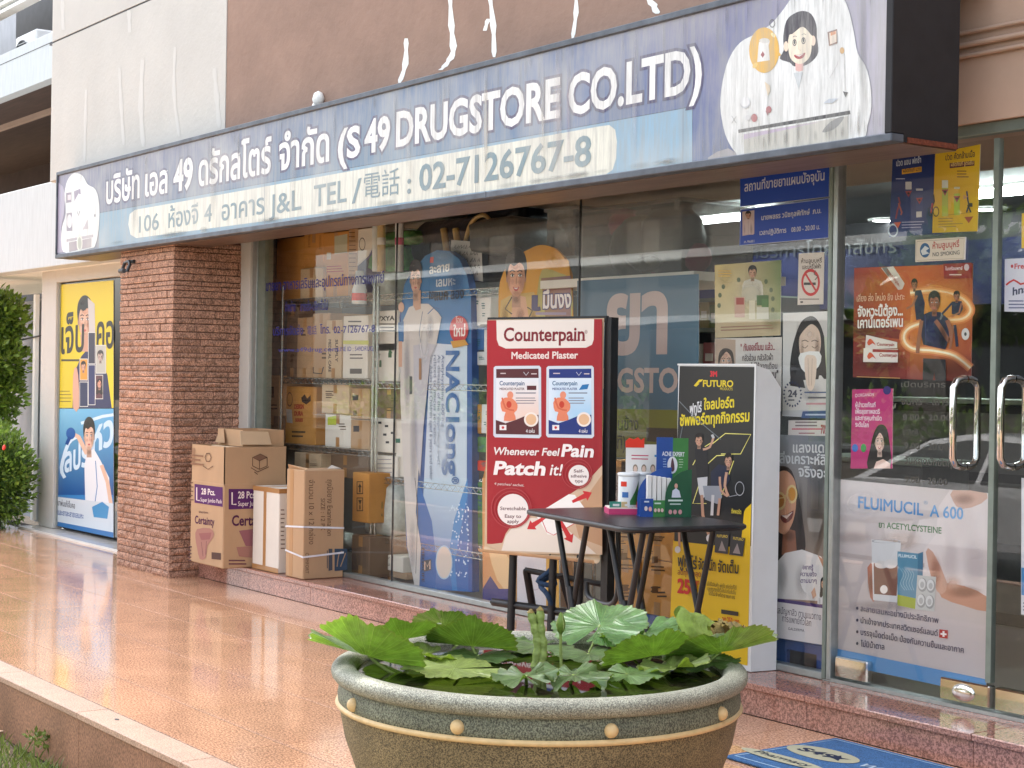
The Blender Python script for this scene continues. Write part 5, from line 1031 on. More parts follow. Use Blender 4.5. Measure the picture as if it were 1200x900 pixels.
# tall adult-care carton with raised rim
cx0, cx1, cy0, cy1 = -10.745, -10.222, 4.88, 5.352
czt = onY(262, 567, cy0).z; crt = onY(262, 524, cy0).z
c1 = thing('cardboard_box', 'tallest carton with purple printed panels leaning over the step edge beside the pillar', 'carton', ((cx0+cx1)/2, 5.1, ZS))
bx('body', M['card'], c1, cx0, cx1, cy0, cy1, ZS+.002, czt, bev=.006)
q = MB(); th = .006
for a in ((cx0+.002, cx1-.002, cy0+.002, cy0+.002+th), (cx0+.002, cx1-.002, cy1-.008, cy1-.002), (cx0+.002, cx0+.008, cy0+.002, cy1-.002), (cx1-.008, cx1-.002, cy0+.002, cy1-.002)): q.box(*a, czt-.01, crt)
q.build('raised_flaps', M['card'], c1)
bx('inner_box', M['card_pale'], c1, cx0+.06, cx1-.05, cy0+.12, cy1-.03, czt, crt-.004, bev=.004)
A = Art(PY(cy0-.0012), .00006)
A.quad([(228, 567), (261, 571), (261, 594), (228, 589)], PUR); A.line([(230.5, 571), (230.5, 586), (234, 586.6)], 1.3, (226, 206, 200)); A.text('28 Pcs.', (236, 579), (252, 580.5), 7, (230, 214, 208), .02); A.text('Super Jumbo Pack', (235, 587.5), (260, 590), 4.5, (226, 206, 200), .01)
A.text('Certainty', (228.5, 613), (251, 616), 9, (84, 40, 70), .02); A.text('absorbent', (233, 601), (244, 602), 3, (90, 60, 60))
A.poly([(231, 620), (246, 619), (251, 626), (247, 634), (243, 640), (241, 654), (234, 655), (231, 642), (229, 630)], (166, 118, 104), 2); A.poly([(233, 625), (248, 624), (246, 632), (236, 633)], (150, 96, 92)); A.line([(236, 635), (238, 652)], .6, (120, 80, 80)); A.line([(242, 634), (241, 650)], .6, (120, 80, 80))
A.rect(248, 647, 259, 655, (90, 66, 58), .1); A.bars(223, 565, 227, 5, 5, 1.4, (110, 80, 66)); A.bars(221, 640, 225, 5, 4, 1.6, (90, 60, 60)); A.bars(223, 532, 240, 3, 5, 2, (140, 104, 80), .1); A.ring(244, 536, 4, 6, .2, (110, 84, 66), 6); A.line([(238, 546), (244, 550), (250, 546)], .8, (110, 84, 66))
for i in range(4): A.rect(225+i, 525, 225.5+i, 545, (150, 110, 84))
A.build('print', c1, M['cardprint'])
A = Art(PX(cx1+.0012), .00006)
A.quad([(268, 573), (298, 573), (298, 596), (268, 597)], PUR); A.line([(272, 577), (272, 591), (277, 591)], 1.6, (230, 214, 208)); A.text('28 Pcs.', (279, 584), (300, 583.6), 8, (230, 214, 208), .02); A.text('Super Jumbo Pack', (279, 593), (318, 592), 5.5, (226, 206, 200), .01)
A.text('Certainty', (272, 616), (318, 615), 12, (84, 40, 70), .025); A.poly([(280, 622), (296, 620), (300, 640), (288, 640)], (150, 96, 100)); A.poly([(277, 641), (298, 640), (298, 654), (280, 652)], (166, 118, 104)); A.bars(268, 656, 290, 2, 4, 1.6, (110, 70, 76))
A.poly([(296, 536), (305, 532), (313, 536), (304, 540)], (130, 96, 76)); A.line([(296, 536), (296, 546), (304, 550), (313, 546), (313, 536), (305, 532), (296, 536), (304, 540), (313, 536)], .8, (92, 66, 54)); A.line([(304, 540), (304, 550)], .8, (92, 66, 54)); A.line([(294, 548), (302, 553), (315, 547)], .8, (92, 66, 54)); A.line([(298, 553), (302, 556)], .8, (92, 66, 54))
A.build('print', c1, M['cardprint'])
# flattened open carton behind it
f0, f1, fzt = onY(252, 510, 5.0).x, onY(331, 510, 5.30).x, onY(290, 503, 5.15).z
c1b = thing('cardboard_box', 'open carton with folded out flap on top of the tallest purple printed carton', 'carton', (-10.5, 5.2, crt))
q = MB(); zb = crt-.0; q.box(cx0+.1, cx1-.03, 5.03, 5.036, zb, fzt, bev=.001); q.box(cx0+.1, cx0+.106, 5.036, 5.34, zb, fzt); q.box(cx1-.036, cx1-.03, 5.036, 5.34, zb, fzt); q.box(cx0+.106, cx1-.036, 5.334, 5.34, zb, fzt); q.box(cx0+.106, cx1-.036, 5.036, 5.334, zb, zb+.006)
q.build('body', M['card'], c1b)
MB().prism([onX(282, 521, cx1-.01), onX(281, 505, cx1-.02), onX(314, 506, cx1-.02), onX(318, 521, cx1-.01)], Vector((.005, 0, 0))).build('flap', M['card_pale'], c1b)
MB().prism([onY(252, 518, 5.0), onY(257, 504, 5.02), onY(262, 502, 5.02), onY(263, 519, 5.0)], Vector((0, .004, 0))).build('flap', M['card'], c1b)
# white carton
wx0, wx1 = onY(296.5, 600, 5.085).x, onY(327, 600, 5.085).x; wzt = onY(312, 571, 5.085).z
c2 = thing('cardboard_box', 'slim white carton edged with brown tape between the two brown cartons on the step', 'carton', ((wx0+wx1)/2, 5.2, ZS))
bx('body', M['card_white'], c2, wx0, wx1, 5.085, 5.37, ZS+.002, wzt, bev=.005)
q = MB(); xm_ = onY(310.5, 600, 5.085).x; q.box(xm_-.02, xm_+.02, 5.0835, 5.085, ZS+.01, wzt); q.box(xm_-.02, xm_+.02, 5.0835, 5.37, wzt, wzt+.0015)
q.box(wx0-.001, wx1+.001, 5.083, 5.0848, ZS+.003, ZS+.035); q.box(wx0-.001, wx1+.001, 5.083, 5.0848, wzt-.03, wzt+.001); q.box(wx1, wx1+.0015, 5.085, 5.37, wzt-.03, wzt+.001); q.build('tape', M['tape'], c2)
A = Art(PX(wx1+.001), .00006); A.bars(329, 597, 334, 10, 5, 1.2, (120, 96, 80)); A.build('print', c2, M['cardprint'])
# strapped brown carton
gx0, gx1 = onY(335.5, 600, 5.075).x, -9.452; gzt = onY(354, 551, 5.075).z
c3 = thing('cardboard_box', 'brown carton bound with two white straps at the right end of the row', 'carton', ((gx0+gx1)/2, 5.2, ZS))
bx('body', M['card'], c3, gx0, gx1, 5.075, 5.37, ZS+.002, gzt, bev=.005)
q = MB(); q.box(gx0+.05, gx0+.095, 5.0735, 5.075, ZS+.005, gzt); q.build('tape', M['tape'], c3)
MB().prism([(gx0, 5.09, gzt-.002), (gx0+.02, 5.07, gzt+.03), (gx1-.02, 5.11, gzt+.012), (gx1-.004, 5.09, gzt)], Vector((0, .003, 0))).build('torn_flap', M['card'], c3)
MB().prism([onX(384, 549, gx1-.03), onX(389, 545, gx1-.03), onX(400, 549, gx1-.03)], Vector((-.004, 0, 0))).build('torn_paper', M['paper'], c3)
for pz_a, pz_b, nm in ((616.5, 618.5, 'strap'), (648, 647, 'strap')):
    za, zb_ = onX(356, pz_a+ (1 if pz_a < 640 else 5), gx1).z, onX(408, pz_b, gx1).z; zf = onY(335, pz_a if pz_a < 640 else 644.5, 5.075).z; w_ = .012
    q = MB(); e = .0035
    q.add([(gx0-e, 5.075-e, zf-w_/2), (gx1+e, 5.075-e, za-w_/2), (gx1+e, 5.075-e, za+w_/2), (gx0-e, 5.075-e, zf+w_/2)], [(0, 1, 2, 3)])
    q.add([(gx1+e, 5.075-e, za-w_/2), (gx1+e, 5.37, zb_-w_/2), (gx1+e, 5.37, zb_+w_/2), (gx1+e, 5.075-e, za+w_/2)], [(0, 1, 2, 3)]); q.build(nm, M['strap'], c3)
A = Art(PX(gx1+.0015), .00006)
def vtxt(A, s, px, y0, y1, w_, col, b=.0, ch=.7): A.text(s, (px, y0), (px, y1), w_, col, b, ch, up=(w_, 0))
vtxt(A, 'จำนวน 10 x 12 กล่อง', 362, 562, 638, 5, (112, 86, 66), 0, .56); vtxt(A, 'SIZE : 12 PK', 376, 584, 622, 5, (112, 86, 66)); vtxt(A, 'ถุงมือยาง Examination', 383.5, 562, 628, 5, (104, 80, 62), 0, .56); vtxt(A, 'COMFORT', 358, 648, 672, 4, (112, 86, 66))
A.quad([(392, 643), (407, 643), (407, 668), (392, 669)], (64, 78, 96)); A.line([(395, 664), (397, 650), (401, 646)], 1.2, (170, 140, 110), 2); A.line([(399, 664), (405, 648)], 1.2, (170, 140, 110)); A.quad([(385, 643), (389.5, 643), (389.5, 668), (385, 669)], (84, 84, 90)); A.quad([(383, 645), (384, 645), (384, 666), (383, 666)], (84, 84, 90))
A.build('print', c3, M['cardprint'])

# ================================================================ ROLL BANNER ON ITS BLACK FRAME
bn_dir = ray(-1800, 500); bn_dir.z = 0; bn_dir.normalize()   # horizontal run of the banner, towards the left
bn_n = Vector((bn_dir.y, -bn_dir.x, 0));
B0 = onY(640, 500, 4.96)
if bn_n.dot(-ray(640, 500)) < 0: bn_n = -bn_n
pl = PP(B0, bn_n)
rb = thing('roll_banner', 'red printed plaster banner on a black frame standing left of the folding table', 'banner', (B0.x, B0.y, 0))
W = [pl[0](*p) for p in ((572, 374.5), (708, 373), (708, 651), (572, 643))]
zt = (W[0].z+W[1].z)/2; zbm = (W[2].z+W[3].z)/2
L0, L1 = Vector((W[0].x, W[0].y, 0)), Vector((W[1].x, W[1].y, 0)); u = (L1-L0).normalized(); WB = (L1-L0).length
def bp_(a, z, d=0.0): v = L0+u*a-bn_n*d; return (v.x, v.y, z)
# banner cloth with a curling foot
q = MB(); nn = 14; Z = [zt+(zbm-zt)*i/nn for i in range(nn+1)]; V = []
for i, z in enumerate(Z):
    for k in range(9): a = WB*k/8; V.append(bp_(a, z, -.0+.006*math.sin(k*1.3)*(i/nn)**2))
q.add(V, [(i*9+k, (i+1)*9+k, (i+1)*9+k+1, i*9+k+1) for i in range(nn) for k in range(8)], True)
V = [bp_(a, zbm-.028*math.sin(t), -.028*(1-math.cos(t))*1.0) for t in [math.pi*.9*j/6 for j in range(7)] for a in (0, WB)]
q.add(V, [(2*j, 2*j+2, 2*j+3, 2*j+1) for j in range(6)], True)
cl = q.build('cloth', M['card_pale'], rb)
MB().prism([bp_(-.01, zt-.02, .006), bp_(WB+.01, zt-.02, .006), bp_(WB+.01, zt+.012, .006), bp_(-.01, zt+.012, .006)], -bn_n*.02).build('top_bar', M['frame_black'], rb)
MB().prism([bp_(WB-.005, .25, .012), bp_(WB+.035, .25, .012), bp_(WB+.035, zt+.005, .012), bp_(WB-.005, zt+.005, .012)], -bn_n*.06).build('side_rail', M['frame_black'], rb)
plf = (lambda px, py: pl[0](px, py)+bn_n*.009, bn_n)
A = Art(plf, .00005); RD = (158, 26, 40)
A.quad([(572, 375.5), (707, 374), (707, 645), (572, 637)], [(166, 28, 40), (156, 24, 36), (150, 22, 36), (160, 26, 38)])
A.poly([(583, 375.4), (697.5, 374), (697, 398), (695, 404), (688, 407.5), (594, 408.5), (586, 405), (583.5, 398)], (226, 216, 206))
A.poly([(572, 638), (590, 636), (594, 625), (602, 614), (616, 606), (634, 602), (640, 596), (660, 585), (680, 572), (695, 558), (707, 545), (707, 650), (590, 648)], (206, 178, 150)); A.poly([(589, 645), (594, 628), (604, 615), (620, 607), (640, 607), (668, 622), (690, 640), (700, 649)], (226, 214, 200), 0); A.poly([(672, 600), (690, 580), (707, 556), (707, 640), (680, 630)], (190, 150, 116))
A.poly([(629, 603), (668, 579), (675, 580), (690, 600), (688, 606), (650, 627), (643, 626)], (240, 236, 230)); A.line([(634, 603), (642, 623), (650, 627), (688, 606)], .8, (200, 60, 60))
for a, b in (((672, 588), (695, 577)), ((640, 606), (619, 620)), ((655, 605), (672, 636))):
    dx, dy = b[0]-a[0], b[1]-a[1]; l = math.hypot(dx, dy); dx /= l; dy /= l; nx_, ny_ = -dy, dx; m_ = (b[0]-dx*9, b[1]-dy*9)
    A.poly([(a[0]+nx_*1.6, a[1]+ny_*1.6), (m_[0]+nx_*3, m_[1]+ny_*3), (m_[0]+nx_*6.5, m_[1]+ny_*6.5), b, (m_[0]-nx_*6.5, m_[1]-ny_*6.5), (m_[0]-nx_*3, m_[1]-ny_*3), (a[0]-nx_*1.6, a[1]-ny_*1.6)], (196, 40, 46))
# headline with slab serifs
cs = 'Counterpain'; xx = 591.5; wd_ = [10.5, 8.8, 9.6, 9.6, 6.2, 7.6, 7.2, 9.6, 8.2, 4.8, 9.6]
A.text('Counterpain', (592, 399.6), (686, 399.2), 15.5, (120, 18, 34), .022)
for x, yb, wq in ((617.5, 399.6, 5), (624, 399.6, 5), (651, 399.4, 5), (672, 399.3, 5), (678.5, 399.3, 5), (685, 399.3, 5)): A.rect(x-wq/2, yb-1.1, x+wq/2, yb, (120, 18, 34))
A.text('®', (686.5, 391), (690, 391), 4, (120, 18, 34)); A.text('Medicated Plaster', (601, 420.5), (678.5, 420), 8, (232, 214, 206), .025)
for i, (x0, c, c2_) in enumerate(((580, (84, 34, 40), (222, 226, 230)), (642, (22, 46, 118), (214, 226, 236)))):
    x1 = x0+55.5; A.poly([(x0+2, 429), (x1-2, 428.6), (x1, 431), (x1+.3, 511), (x1-2, 513.5), (x0+1.5, 512.5), (x0-.5, 510), (x0, 431)], (206, 212, 220)); A.quad([(x0+3, 432.5), (x1-3, 432), (x1-2.8, 443), (x0+3, 443)], c)
    A.quad([(x0+3, 443), (x1-3, 443), (x1-2.6, 509), (x0+2.6, 508)], [c2_, c2_, (236, 190, 160) if i == 0 else (130, 190, 226), c2_]); A.bars(x0+8, 437, x0+16, 1, 3, 1.2, (206, 190, 190)); A.line([(x0+35, 436), (x0+38, 440), (x0+41, 436)], .7, (190, 190, 200)); A.bars(x0+44, 437.5, x0+52, 1, 3, 1.2, (206, 190, 190))
    A.text('Counterpain', (x0+7, 451.5), (x0+36, 451.5), 5, (40, 90, 130) if i else (40, 80, 120), .02); A.text('MEDICATED PLASTER', (x0+7, 457), (x0+36, 457), 2.6, c, .02); A.poly([(x0+39, 452), (x0+50, 452), (x0+50, 457), (x0+39, 457)] if i == 0 else [(x0+38, 457), (x0+42, 451), (x0+50, 450), (x0+48, 456)], c if i == 0 else (30, 110, 170)); A.bars(x0+26, 460, x0+50, 1, 2, 1.1, (90, 90, 110), 0, .1); A.bars(x0+26, 466, x0+51, 3, 3, .9, (120, 110, 120), 0, .3)
    A.ell(x0+19.5, 463, 3.6, 4.4, (222, 140, 110)); A.poly([(x0+8, 472), (x0+13, 466), (x0+22, 467), (x0+28, 474), (x0+27, 481), (x0+24, 484), (x0+26, 492), (x0+12, 493), (x0+14, 483), (x0+10, 482)], (222, 130, 96), 2); A.line([(x0+10, 466), (x0+14, 478), (x0+24, 481)], 2, (206, 100, 70), 2); A.ell(x0+18, 474, 3, 4, (196, 60, 40))
    A.poly([(x0+2.6, 492), (x0+14, 496), (x0+26, 492), (x0+38, 487), (x1-2.8, 486), (x1-2.6, 509.5), (x0+2.6, 508.5)], c); A.ell(x0+44, 491.5, 8.4, 8.6, (236, 224, 214)); A.ell(x0+44, 491.5, 6.2, 6.4, (222, 180, 140)); A.poly([(x0+7, 498), (x0+15, 498), (x0+15, 504), (x0+7, 504)], (230, 226, 226)); A.ell(x0+11, 501, 1.6, 1.6, (190, 40, 46)); A.text('4 แผ่น', (x0+38, 507), (x0+48, 507), 4, (220, 214, 214), .02)
A.text('Whenever Feel', (579.5, 532.5), (656, 534), 8.5, (236, 224, 220), .022, up=(1.6, -8.5)); A.text('Pain', (660, 534.5), (696, 535.5), 14, (240, 230, 226), .032, up=(2.4, -14)); A.text('Patch', (581, 555.5), (639, 556.5), 15, (240, 230, 226), .038, up=(2.6, -15)); A.text('it!', (646, 556.5), (659, 557), 13, (240, 230, 226), .015, up=(2.6, -13))
for cx, cy, r, tx in ((680, 557, 12, (('Self-', -5), ('adhesive', .8), ('type', 6.5))), (603, 597, 18, (('Stretchable', -1), ('Easy to', 8), ('apply', 14)))):
    A.ring(cx-2, cy-2, r+6, r+6, .06, (176, 60, 66)); A.ring(cx-1, cy-1, r+3, r+3, .06, (176, 60, 66)); A.ell(cx, cy, r, r*1.02, (232, 224, 218), 32)
    for s_, dy in tx: wq = len(s_)*(1.15 if r < 15 else 1.35); A.text(s_, (cx-wq, cy+dy+1.5), (cx+wq, cy+dy+1.8), 3.6 if r < 15 else 4, (90, 40, 46), .015)
A.text('4 patches/ sachet.', (581, 568), (616, 570), 3, (226, 206, 200), .005, up=(.6, -3))
A.build('print', rb)
# black metal legs
def bar(name, parent, P0, P1, w_=.013, m='frame_black'): return MB().tube([P0, P1], w_, 4).build(name, M[m], parent)
for px0, px1 in ((599, 600), (646, 642), (678, 675)):
    a = pl[0](px0, 646); b = Vector((a.x, a.y, .0)); bar('leg', rb, tuple(a+bn_n*-.02+Vector((0, 0, .03))), (b.x, b.y, .0), .025)
for z_ in (.30, .06): bar('cross_bar', rb, bp_(.04, z_, .02), bp_(WB*.82, z_-.01, .02), .02)
for a_, b_, s_ in ((WB*.22, WB*.27, .34), (WB*.62, WB*.58, .33)): bar('rear_leg', rb, bp_(b_, .47, .1), bp_(a_, .0, .28), .024)
bar('rear_bar', rb, bp_(WB*.26, .47, .1), bp_(WB*.95, .44, .1), .015); bar('rear_leg', rb, bp_(WB*.95, .44, .1), bp_(WB*.9, .0, .26), .016)
rp = thing('knotted_rope', 'knotted dark blue rope tied to the black banner frame', 'rope', bp_(WB*.55, .4, 0))
MB().tube(crom([bp_(WB*.53, zbm+.0, .06), bp_(WB*.56, .5, .03), bp_(WB*.50, .44, -.02), bp_(WB*.60, .42, .02), bp_(WB*.54, .46, .05), bp_(WB*.50, .42, 0), bp_(WB*.58, .38, -.02), bp_(WB*.6, .30, .02)], 4, False), .013, 7).build('cord', M['rope'], rp)

# ================================================================ FOLDING TABLE
zt_ = .84; T4 = [onZ(640, 599, zt_), onZ(718, 591, zt_), onZ(866, 611, zt_), onZ(748, 622, zt_)]
tb = thing('folding_table', 'small black folding table with crossed tube legs in front of the shop', 'table', (-5.85, 4.8, 0))
cen = sum(T4, Vector())/4; ex = ((T4[2]-T4[1])+(T4[3]-T4[0]))/2; ey = ((T4[1]-T4[0])+(T4[2]-T4[3]))/2
EX, EY = ex.length/2, .30; ex.normalize(); ey = Vector((-ex.y, ex.x, 0))
if ey.y < 0: ey = -ey
def tp(a, b, z): v = cen+ex*a*EX+ey*b*EY; return Vector((v.x, v.y, z))
rr = .07; out = []
for sx, sy, a0 in ((1, 1, 0), (-1, 1, 90), (-1, -1, 180), (1, -1, 270)):
    for k in range(6):
        q_ = math.radians(a0+90*k/5); v = cen+ex*(sx*(EX-rr)+rr*math.cos(q_))+ey*(sy*(EY-rr)+rr*math.sin(q_)); out.append((v.x, v.y, zt_-.026))
MB().prism(out, Vector((0, 0, .026))).build('tabletop', M['table'], tb)
MB().tube([Vector(p)+Vector((0, 0, .014)) for p in out], .012, 6, True).build('edge_band', M['frame_black'], tb)
def leg(pts, r=.0135, nm='leg'): MB().tube(pts, r, 8).build(nm, M['frame_black'], tb)
for s in (-.46, .55):
    off = .0 if s < 0 else .0
    for b_ in (-.62, .62):
        if (s < 0 and b_ > 0): pass
    leg([tp(s-.30, -.62, .81), tp(s+.34, -.62, 0)]); leg([tp(s+.26, -.58, .81), tp(s-.26, -.58, 0)])
    leg([tp(s-.30, .62, .81), tp(s+.34, .62, 0)]); leg([tp(s+.26, .58, .81), tp(s-.26, .58, 0)])
    MB().tube([tp(s-.02, -.62, .5), tp(s+.04, -.62, .40)], .018, 8).build('leg_sleeve', M['frame_black'], tb)
leg(crom([tp(-.30, -.5, .53), tp(-.25, -.5, .47), tp(0, -.5, .455), tp(.22, -.5, .47), tp(.30, -.5, .56), tp(.28, -.5, .8)], 4, False), .0125, 'brace_bar')
for b_ in (-.5, .55): leg([tp(-.75, b_, .808), tp(.8, b_, .808)], .01, 'under_rail')

# things on the table
def tpt(px, py): return onZ(px, py, zt_)
RT = Vector((AX.x, AY.x, AZ.x)); RT.z = 0; RT.normalize(); FW = Vector((AX.z, AY.z, AZ.z)); FW.z = 0; FW.normalize()
RTu, FWu = (RT+FW*.10).normalized(), (FW-RT*.10).normalized()
def local(c, a, b, z): v = c+RTu*a+FWu*b; return Vector((v.x, v.y, z))
def obox(c, a0, a1, b0, b1, z0, z1, name, m, parent):
    q = MB(); q.prism([local(c, a0, b0, z0), local(c, a1, b0, z0), local(c, a1, b1, z0), local(c, a0, b1, z0)], Vector((0, 0, z1-z0))); return q.build(name, m, parent)
c0 = tpt(733, 602)
tr = thing('display_tray', 'pink cardboard tray with sample packs and a white header card on the folding table', 'display', tuple(c0))
obox(c0, -.085, .10, -.05, .09, zt_+.0, zt_+.026, 'tray', M['plastic_pink'], tr); obox(c0, -.082, .097, -.047, .087, zt_+.026, zt_+.032, 'liner', M['card_white'], tr)
obox(c0, .015, .185, .10, .104, zt_, zt_+.315, 'header_card', M['paper'], tr)
q = MB(); P = [(.012, .30), (.10, .30), (.10, .345), (.085, .335), (.07, .348), (.05, .338), (.03, .345), (.012, .33)]; q.prism([local(c0, a, .098, zt_+z) for a, z in P], FWu*.003); q.build('red_title', M['flower'], tr)
A = Art(PP(local(c0, 0, .0995, zt_), -FWu)); A.bars(740, 533, 760, 2, 4, 1.2, (196, 70, 100), .02, .1); A.rect(767, 533, 772, 535.5, (70, 140, 190))
for x in (744.5, 754.5, 765): A.ell(x, 549, 3, 5, (150, 130, 110), 12); A.ell(x, 550, 2.2, 4, (226, 196, 176), 10)
A.build('print', tr)
for i, (a, b_, lab) in enumerate(((.012, .0, 'front white tin with a pink and green label in the pink tray on the table'), (.075, .055, 'rear white tin half hidden by the acne display in the pink tray'))):
    cc = local(c0, a, b_, zt_+.032); cn = thing('tin', lab, 'tin', tuple(cc), 'tins in the pink tray')
    h = .155; MB().lathe([(0, 0), (.047, 0), (.048, .004), (.048, h-.014), (.047, h-.012)], tuple(cc), 28).build('can', M['plastic_white'], cn); MB().lathe([(.048, h-.014), (.051, h-.012), (.051, h), (.046, h+.002), (0, h+.002)], tuple(cc), 28).build('lid', M['plastic_white'], cn)
    th0 = math.degrees(math.atan2(-FW.y, -FW.x))
    q = MB(); aa = [math.radians(th0+x) for x in range(5, 75, 10)]; q.add([(cc.x+.0485*math.cos(x), cc.y+.0485*math.sin(x), cc.z+zz) for x in aa for zz in (.012, .03+.09*(x-aa[0])/(aa[-1]-aa[0]))], [(2*k, 2*k+2, 2*k+3, 2*k+1) for k in range(6)], True); q.build('green_label', M['plastic_wrap'], cn)
    q = MB(); aa = [math.radians(th0+x) for x in range(-50, -5, 9)]; q.add([(cc.x+.0486*math.cos(x), cc.y+.0486*math.sin(x), cc.z+zz) for x in aa for zz in (.095, .118)], [(2*k, 2*k+2, 2*k+3, 2*k+1) for k in range(4)], True); q.build('pink_label', M['flower'], cn)
    q = MB(); aa = [math.radians(th0+x) for x in range(-40, 0, 9)]; q.add([(cc.x+.0486*math.cos(x), cc.y+.0486*math.sin(x), cc.z+zz) for x in aa for zz in (.045, .07)], [(2*k, 2*k+2, 2*k+3, 2*k+1) for k in range(4)], True); q.build('blue_label', M['cyan_can'], cn)
for a, m_, lab in ((-.055, 'green_pack', 'small teal sample pack at the left end of the pink tray'), (.0, 'gold', 'small ochre sample pack in the middle of the pink tray'), (.07, 'flower', 'small red sample pack at the right of the pink tray')):
    if m_ == 'green_pack': M[m_] = mat('teal_pack', RGB(60, 140, 120), .5)
    s_ = thing('sample_pack', lab, 'pack', tuple(local(c0, a, -.045, zt_+.032)), 'sample packs in the pink tray'); obox(c0, a-.026, a+.026, -.046, -.036, zt_+.032, zt_+.058, 'sachet', M[m_], s_); obox(c0, a-.012, a+.018, -.0475, -.0465, zt_+.038, zt_+.048, 'label', M['paper'], s_)
c1_ = tpt(780, 605)
M['green_card'] = mat('green_card', RGB(28, 84, 56), .4); M['blue_card'] = mat('blue_card', RGB(34, 76, 150), .4); M['mid_green'] = mat('mid_green_card', RGB(62, 128, 66), .4)
ad = thing('acne_display', 'blue and green acne leaflet display with curved sides on the folding table', 'display', tuple(c1_))
obox(c1_, -.035, .04, .06, .064, zt_, zt_+.355, 'blue_back_card', M['blue_card'], ad); obox(c1_, .04, .112, .06, .064, zt_, zt_+.352, 'green_back_card', M['mid_green'], ad)
obox(c1_, -.125, -.065, -.04, -.036, zt_, zt_+.082, 'blue_front', M['blue_card'], ad); obox(c1_, -.065, -.012, -.041, -.037, zt_, zt_+.075, 'green_front', M['mid_green'], ad); obox(c1_, -.123, .108, -.036, .058, zt_, zt_+.004, 'floor', M['blue_card'], ad)
P = [(-.012, 0), (.108, 0), (.108, .215)]+[(.108-.12*math.sin(math.pi/2*k/8), .085+.13*math.cos(math.pi/2*k/8)) for k in range(1, 9)]
q = MB(); q.prism([local(c1_, a, -.045, zt_+z) for a, z in P], FWu*.004); q.build('green_side', M['green_card'], ad)
P = [(-.125, 0), (-.125, .08)]+[(.03-.155*math.cos(math.pi/2*k/8), .08+.14*math.sin(math.pi/2*k/8)) for k in range(1, 9)]+[(.03, 0)]
q = MB(); q.prism([local(c1_, a, .03, zt_+z) for a, z in P], FWu*.004); q.build('blue_side', M['blue_card'], ad)
for k in range(5):
    obox(c1_, -.088+k*.022, -.070+k*.022, -.02, .02, zt_+.004, zt_+.185-.003*k, 'leaflet_bundle', M['paper'], ad)
A = Art(PP(local(c1_, 0, -.0462, zt_), -FWu))
A.ell(757, 596, 1.9, 2.8, (226, 210, 206)); A.ell(762, 596.5, 1.9, 2.8, (226, 170, 160)); A.bars(755, 587, 763, 1, 3, 1.8, (206, 214, 230)); A.bars(767, 589, 777, 1, 3, 1.8, (206, 226, 210))
for x in (768, 772, 776): A.ell(x, 598, 1.6, 2.4, (226, 190, 180), 10)
for x in (785.5, 791, 797): A.ell(x, 600, 2.2, 2.8, (206, 150, 150), 12)
A.poly([(787, 583), (788, 575), (792, 572), (796, 575), (798, 583)], (206, 210, 222)); A.ell(792.3, 569.5, 2, 3, (206, 160, 140), 10); A.bars(783, 585.5, 800, 1, 4, 2, (206, 220, 210), 0, 0); A.bars(785, 590, 799, 1, 4.5, 1.5, (190, 206, 196), 0, .1)
A.build('print', ad)
A = Art(PP(local(c1_, 0, .0592, zt_), -FWu)); A.text('ACNE EXPERT', (776, 534), (802, 535), 5, (226, 230, 236), .02); A.ell(788, 545, 6, 10, (222, 222, 226), 20); A.poly([(786, 550), (786.6, 541), (788, 536.5), (789.6, 541), (790.5, 550), (788, 553)], (90, 60, 70), 2); A.bars(777, 537.5, 781.5, 4, 3, .9, (150, 176, 214)); A.bars(795.5, 538, 801, 4, 3, .9, (176, 206, 170)); A.build('print', ad)

# ================================================================ BLACK AND YELLOW TOTEM
fxr, fxl = -5.555, onY(795, 440, 5.235).x; fyf, fyb = 5.235, 5.372; fzt = onY(886, 428, fyf).z
tt_ = thing('display_totem', 'tall box totem with a black and yellow sport support advert beside the glass door', 'totem', ((fxl+fxr)/2, 5.3, ZS))
fxr2 = onY(886, 428, fyf).x
q = MB(); q.prism([(fxr2, fyf, ZS+.003), (fxr2+.02, fyb, ZS+.003), (fxr2+.02, fyb, fzt-.10), (fxr2+.008, fyb-.06, fzt-.02), (fxr2, fyf, fzt)], Vector((-(fxr2-fxl), 0, 0))); q.build('box', M['plastic_white'], tt_)
def corr(px, y): return px
A = Art(PY(fyf-.001), .00005); L = lambda P: [(780+x/3.75, 420+y/3.75) for x, y in P]
A.quad([(796.5, 429), (884, 430), (880, 640), (790, 640)], [(40, 40, 40), (46, 46, 44), (30, 32, 34), (40, 42, 44)])
A.quad([(790, 636), (880, 600), (876, 782), (782, 740)], [(226, 186, 22), (226, 186, 22), (214, 174, 20), (214, 174, 20)]) if False else None
A.poly([(789, 633), (868, 640), (872, 600), (874, 596), (880.5, 590), (876, 780), (784, 762)], (224, 186, 26)); A.poly([(796, 600), (872, 600), (866, 642), (790, 634)], (36, 38, 40))
A.text('3M', (832.5, 441), (840, 441.2), 6, (206, 36, 50), .05); A.poly([(813, 452), (819, 445), (824, 444.5), (822, 447), (818, 449), (820, 449.5), (816, 453)], (222, 196, 40)); A.text('FUTURO', (824, 453), (859, 453.4), 7.5, (222, 198, 40), .025); A.text('PRODUCTS', (844, 457), (858.5, 457.4), 3, (206, 186, 60), .01)
A.text('ฟูทูโร่', (808.5, 484), (822, 482.5), 8, (214, 214, 214), .03, .56); A.text('ใจสปอร์ต', (825, 480), (860, 477), 9, (222, 200, 40), .03, .56); A.text('ซัพพอร์ตทุกกิจกรรม', (797, 499), (878, 493.5), 9.5, (222, 200, 40), .03, .56)
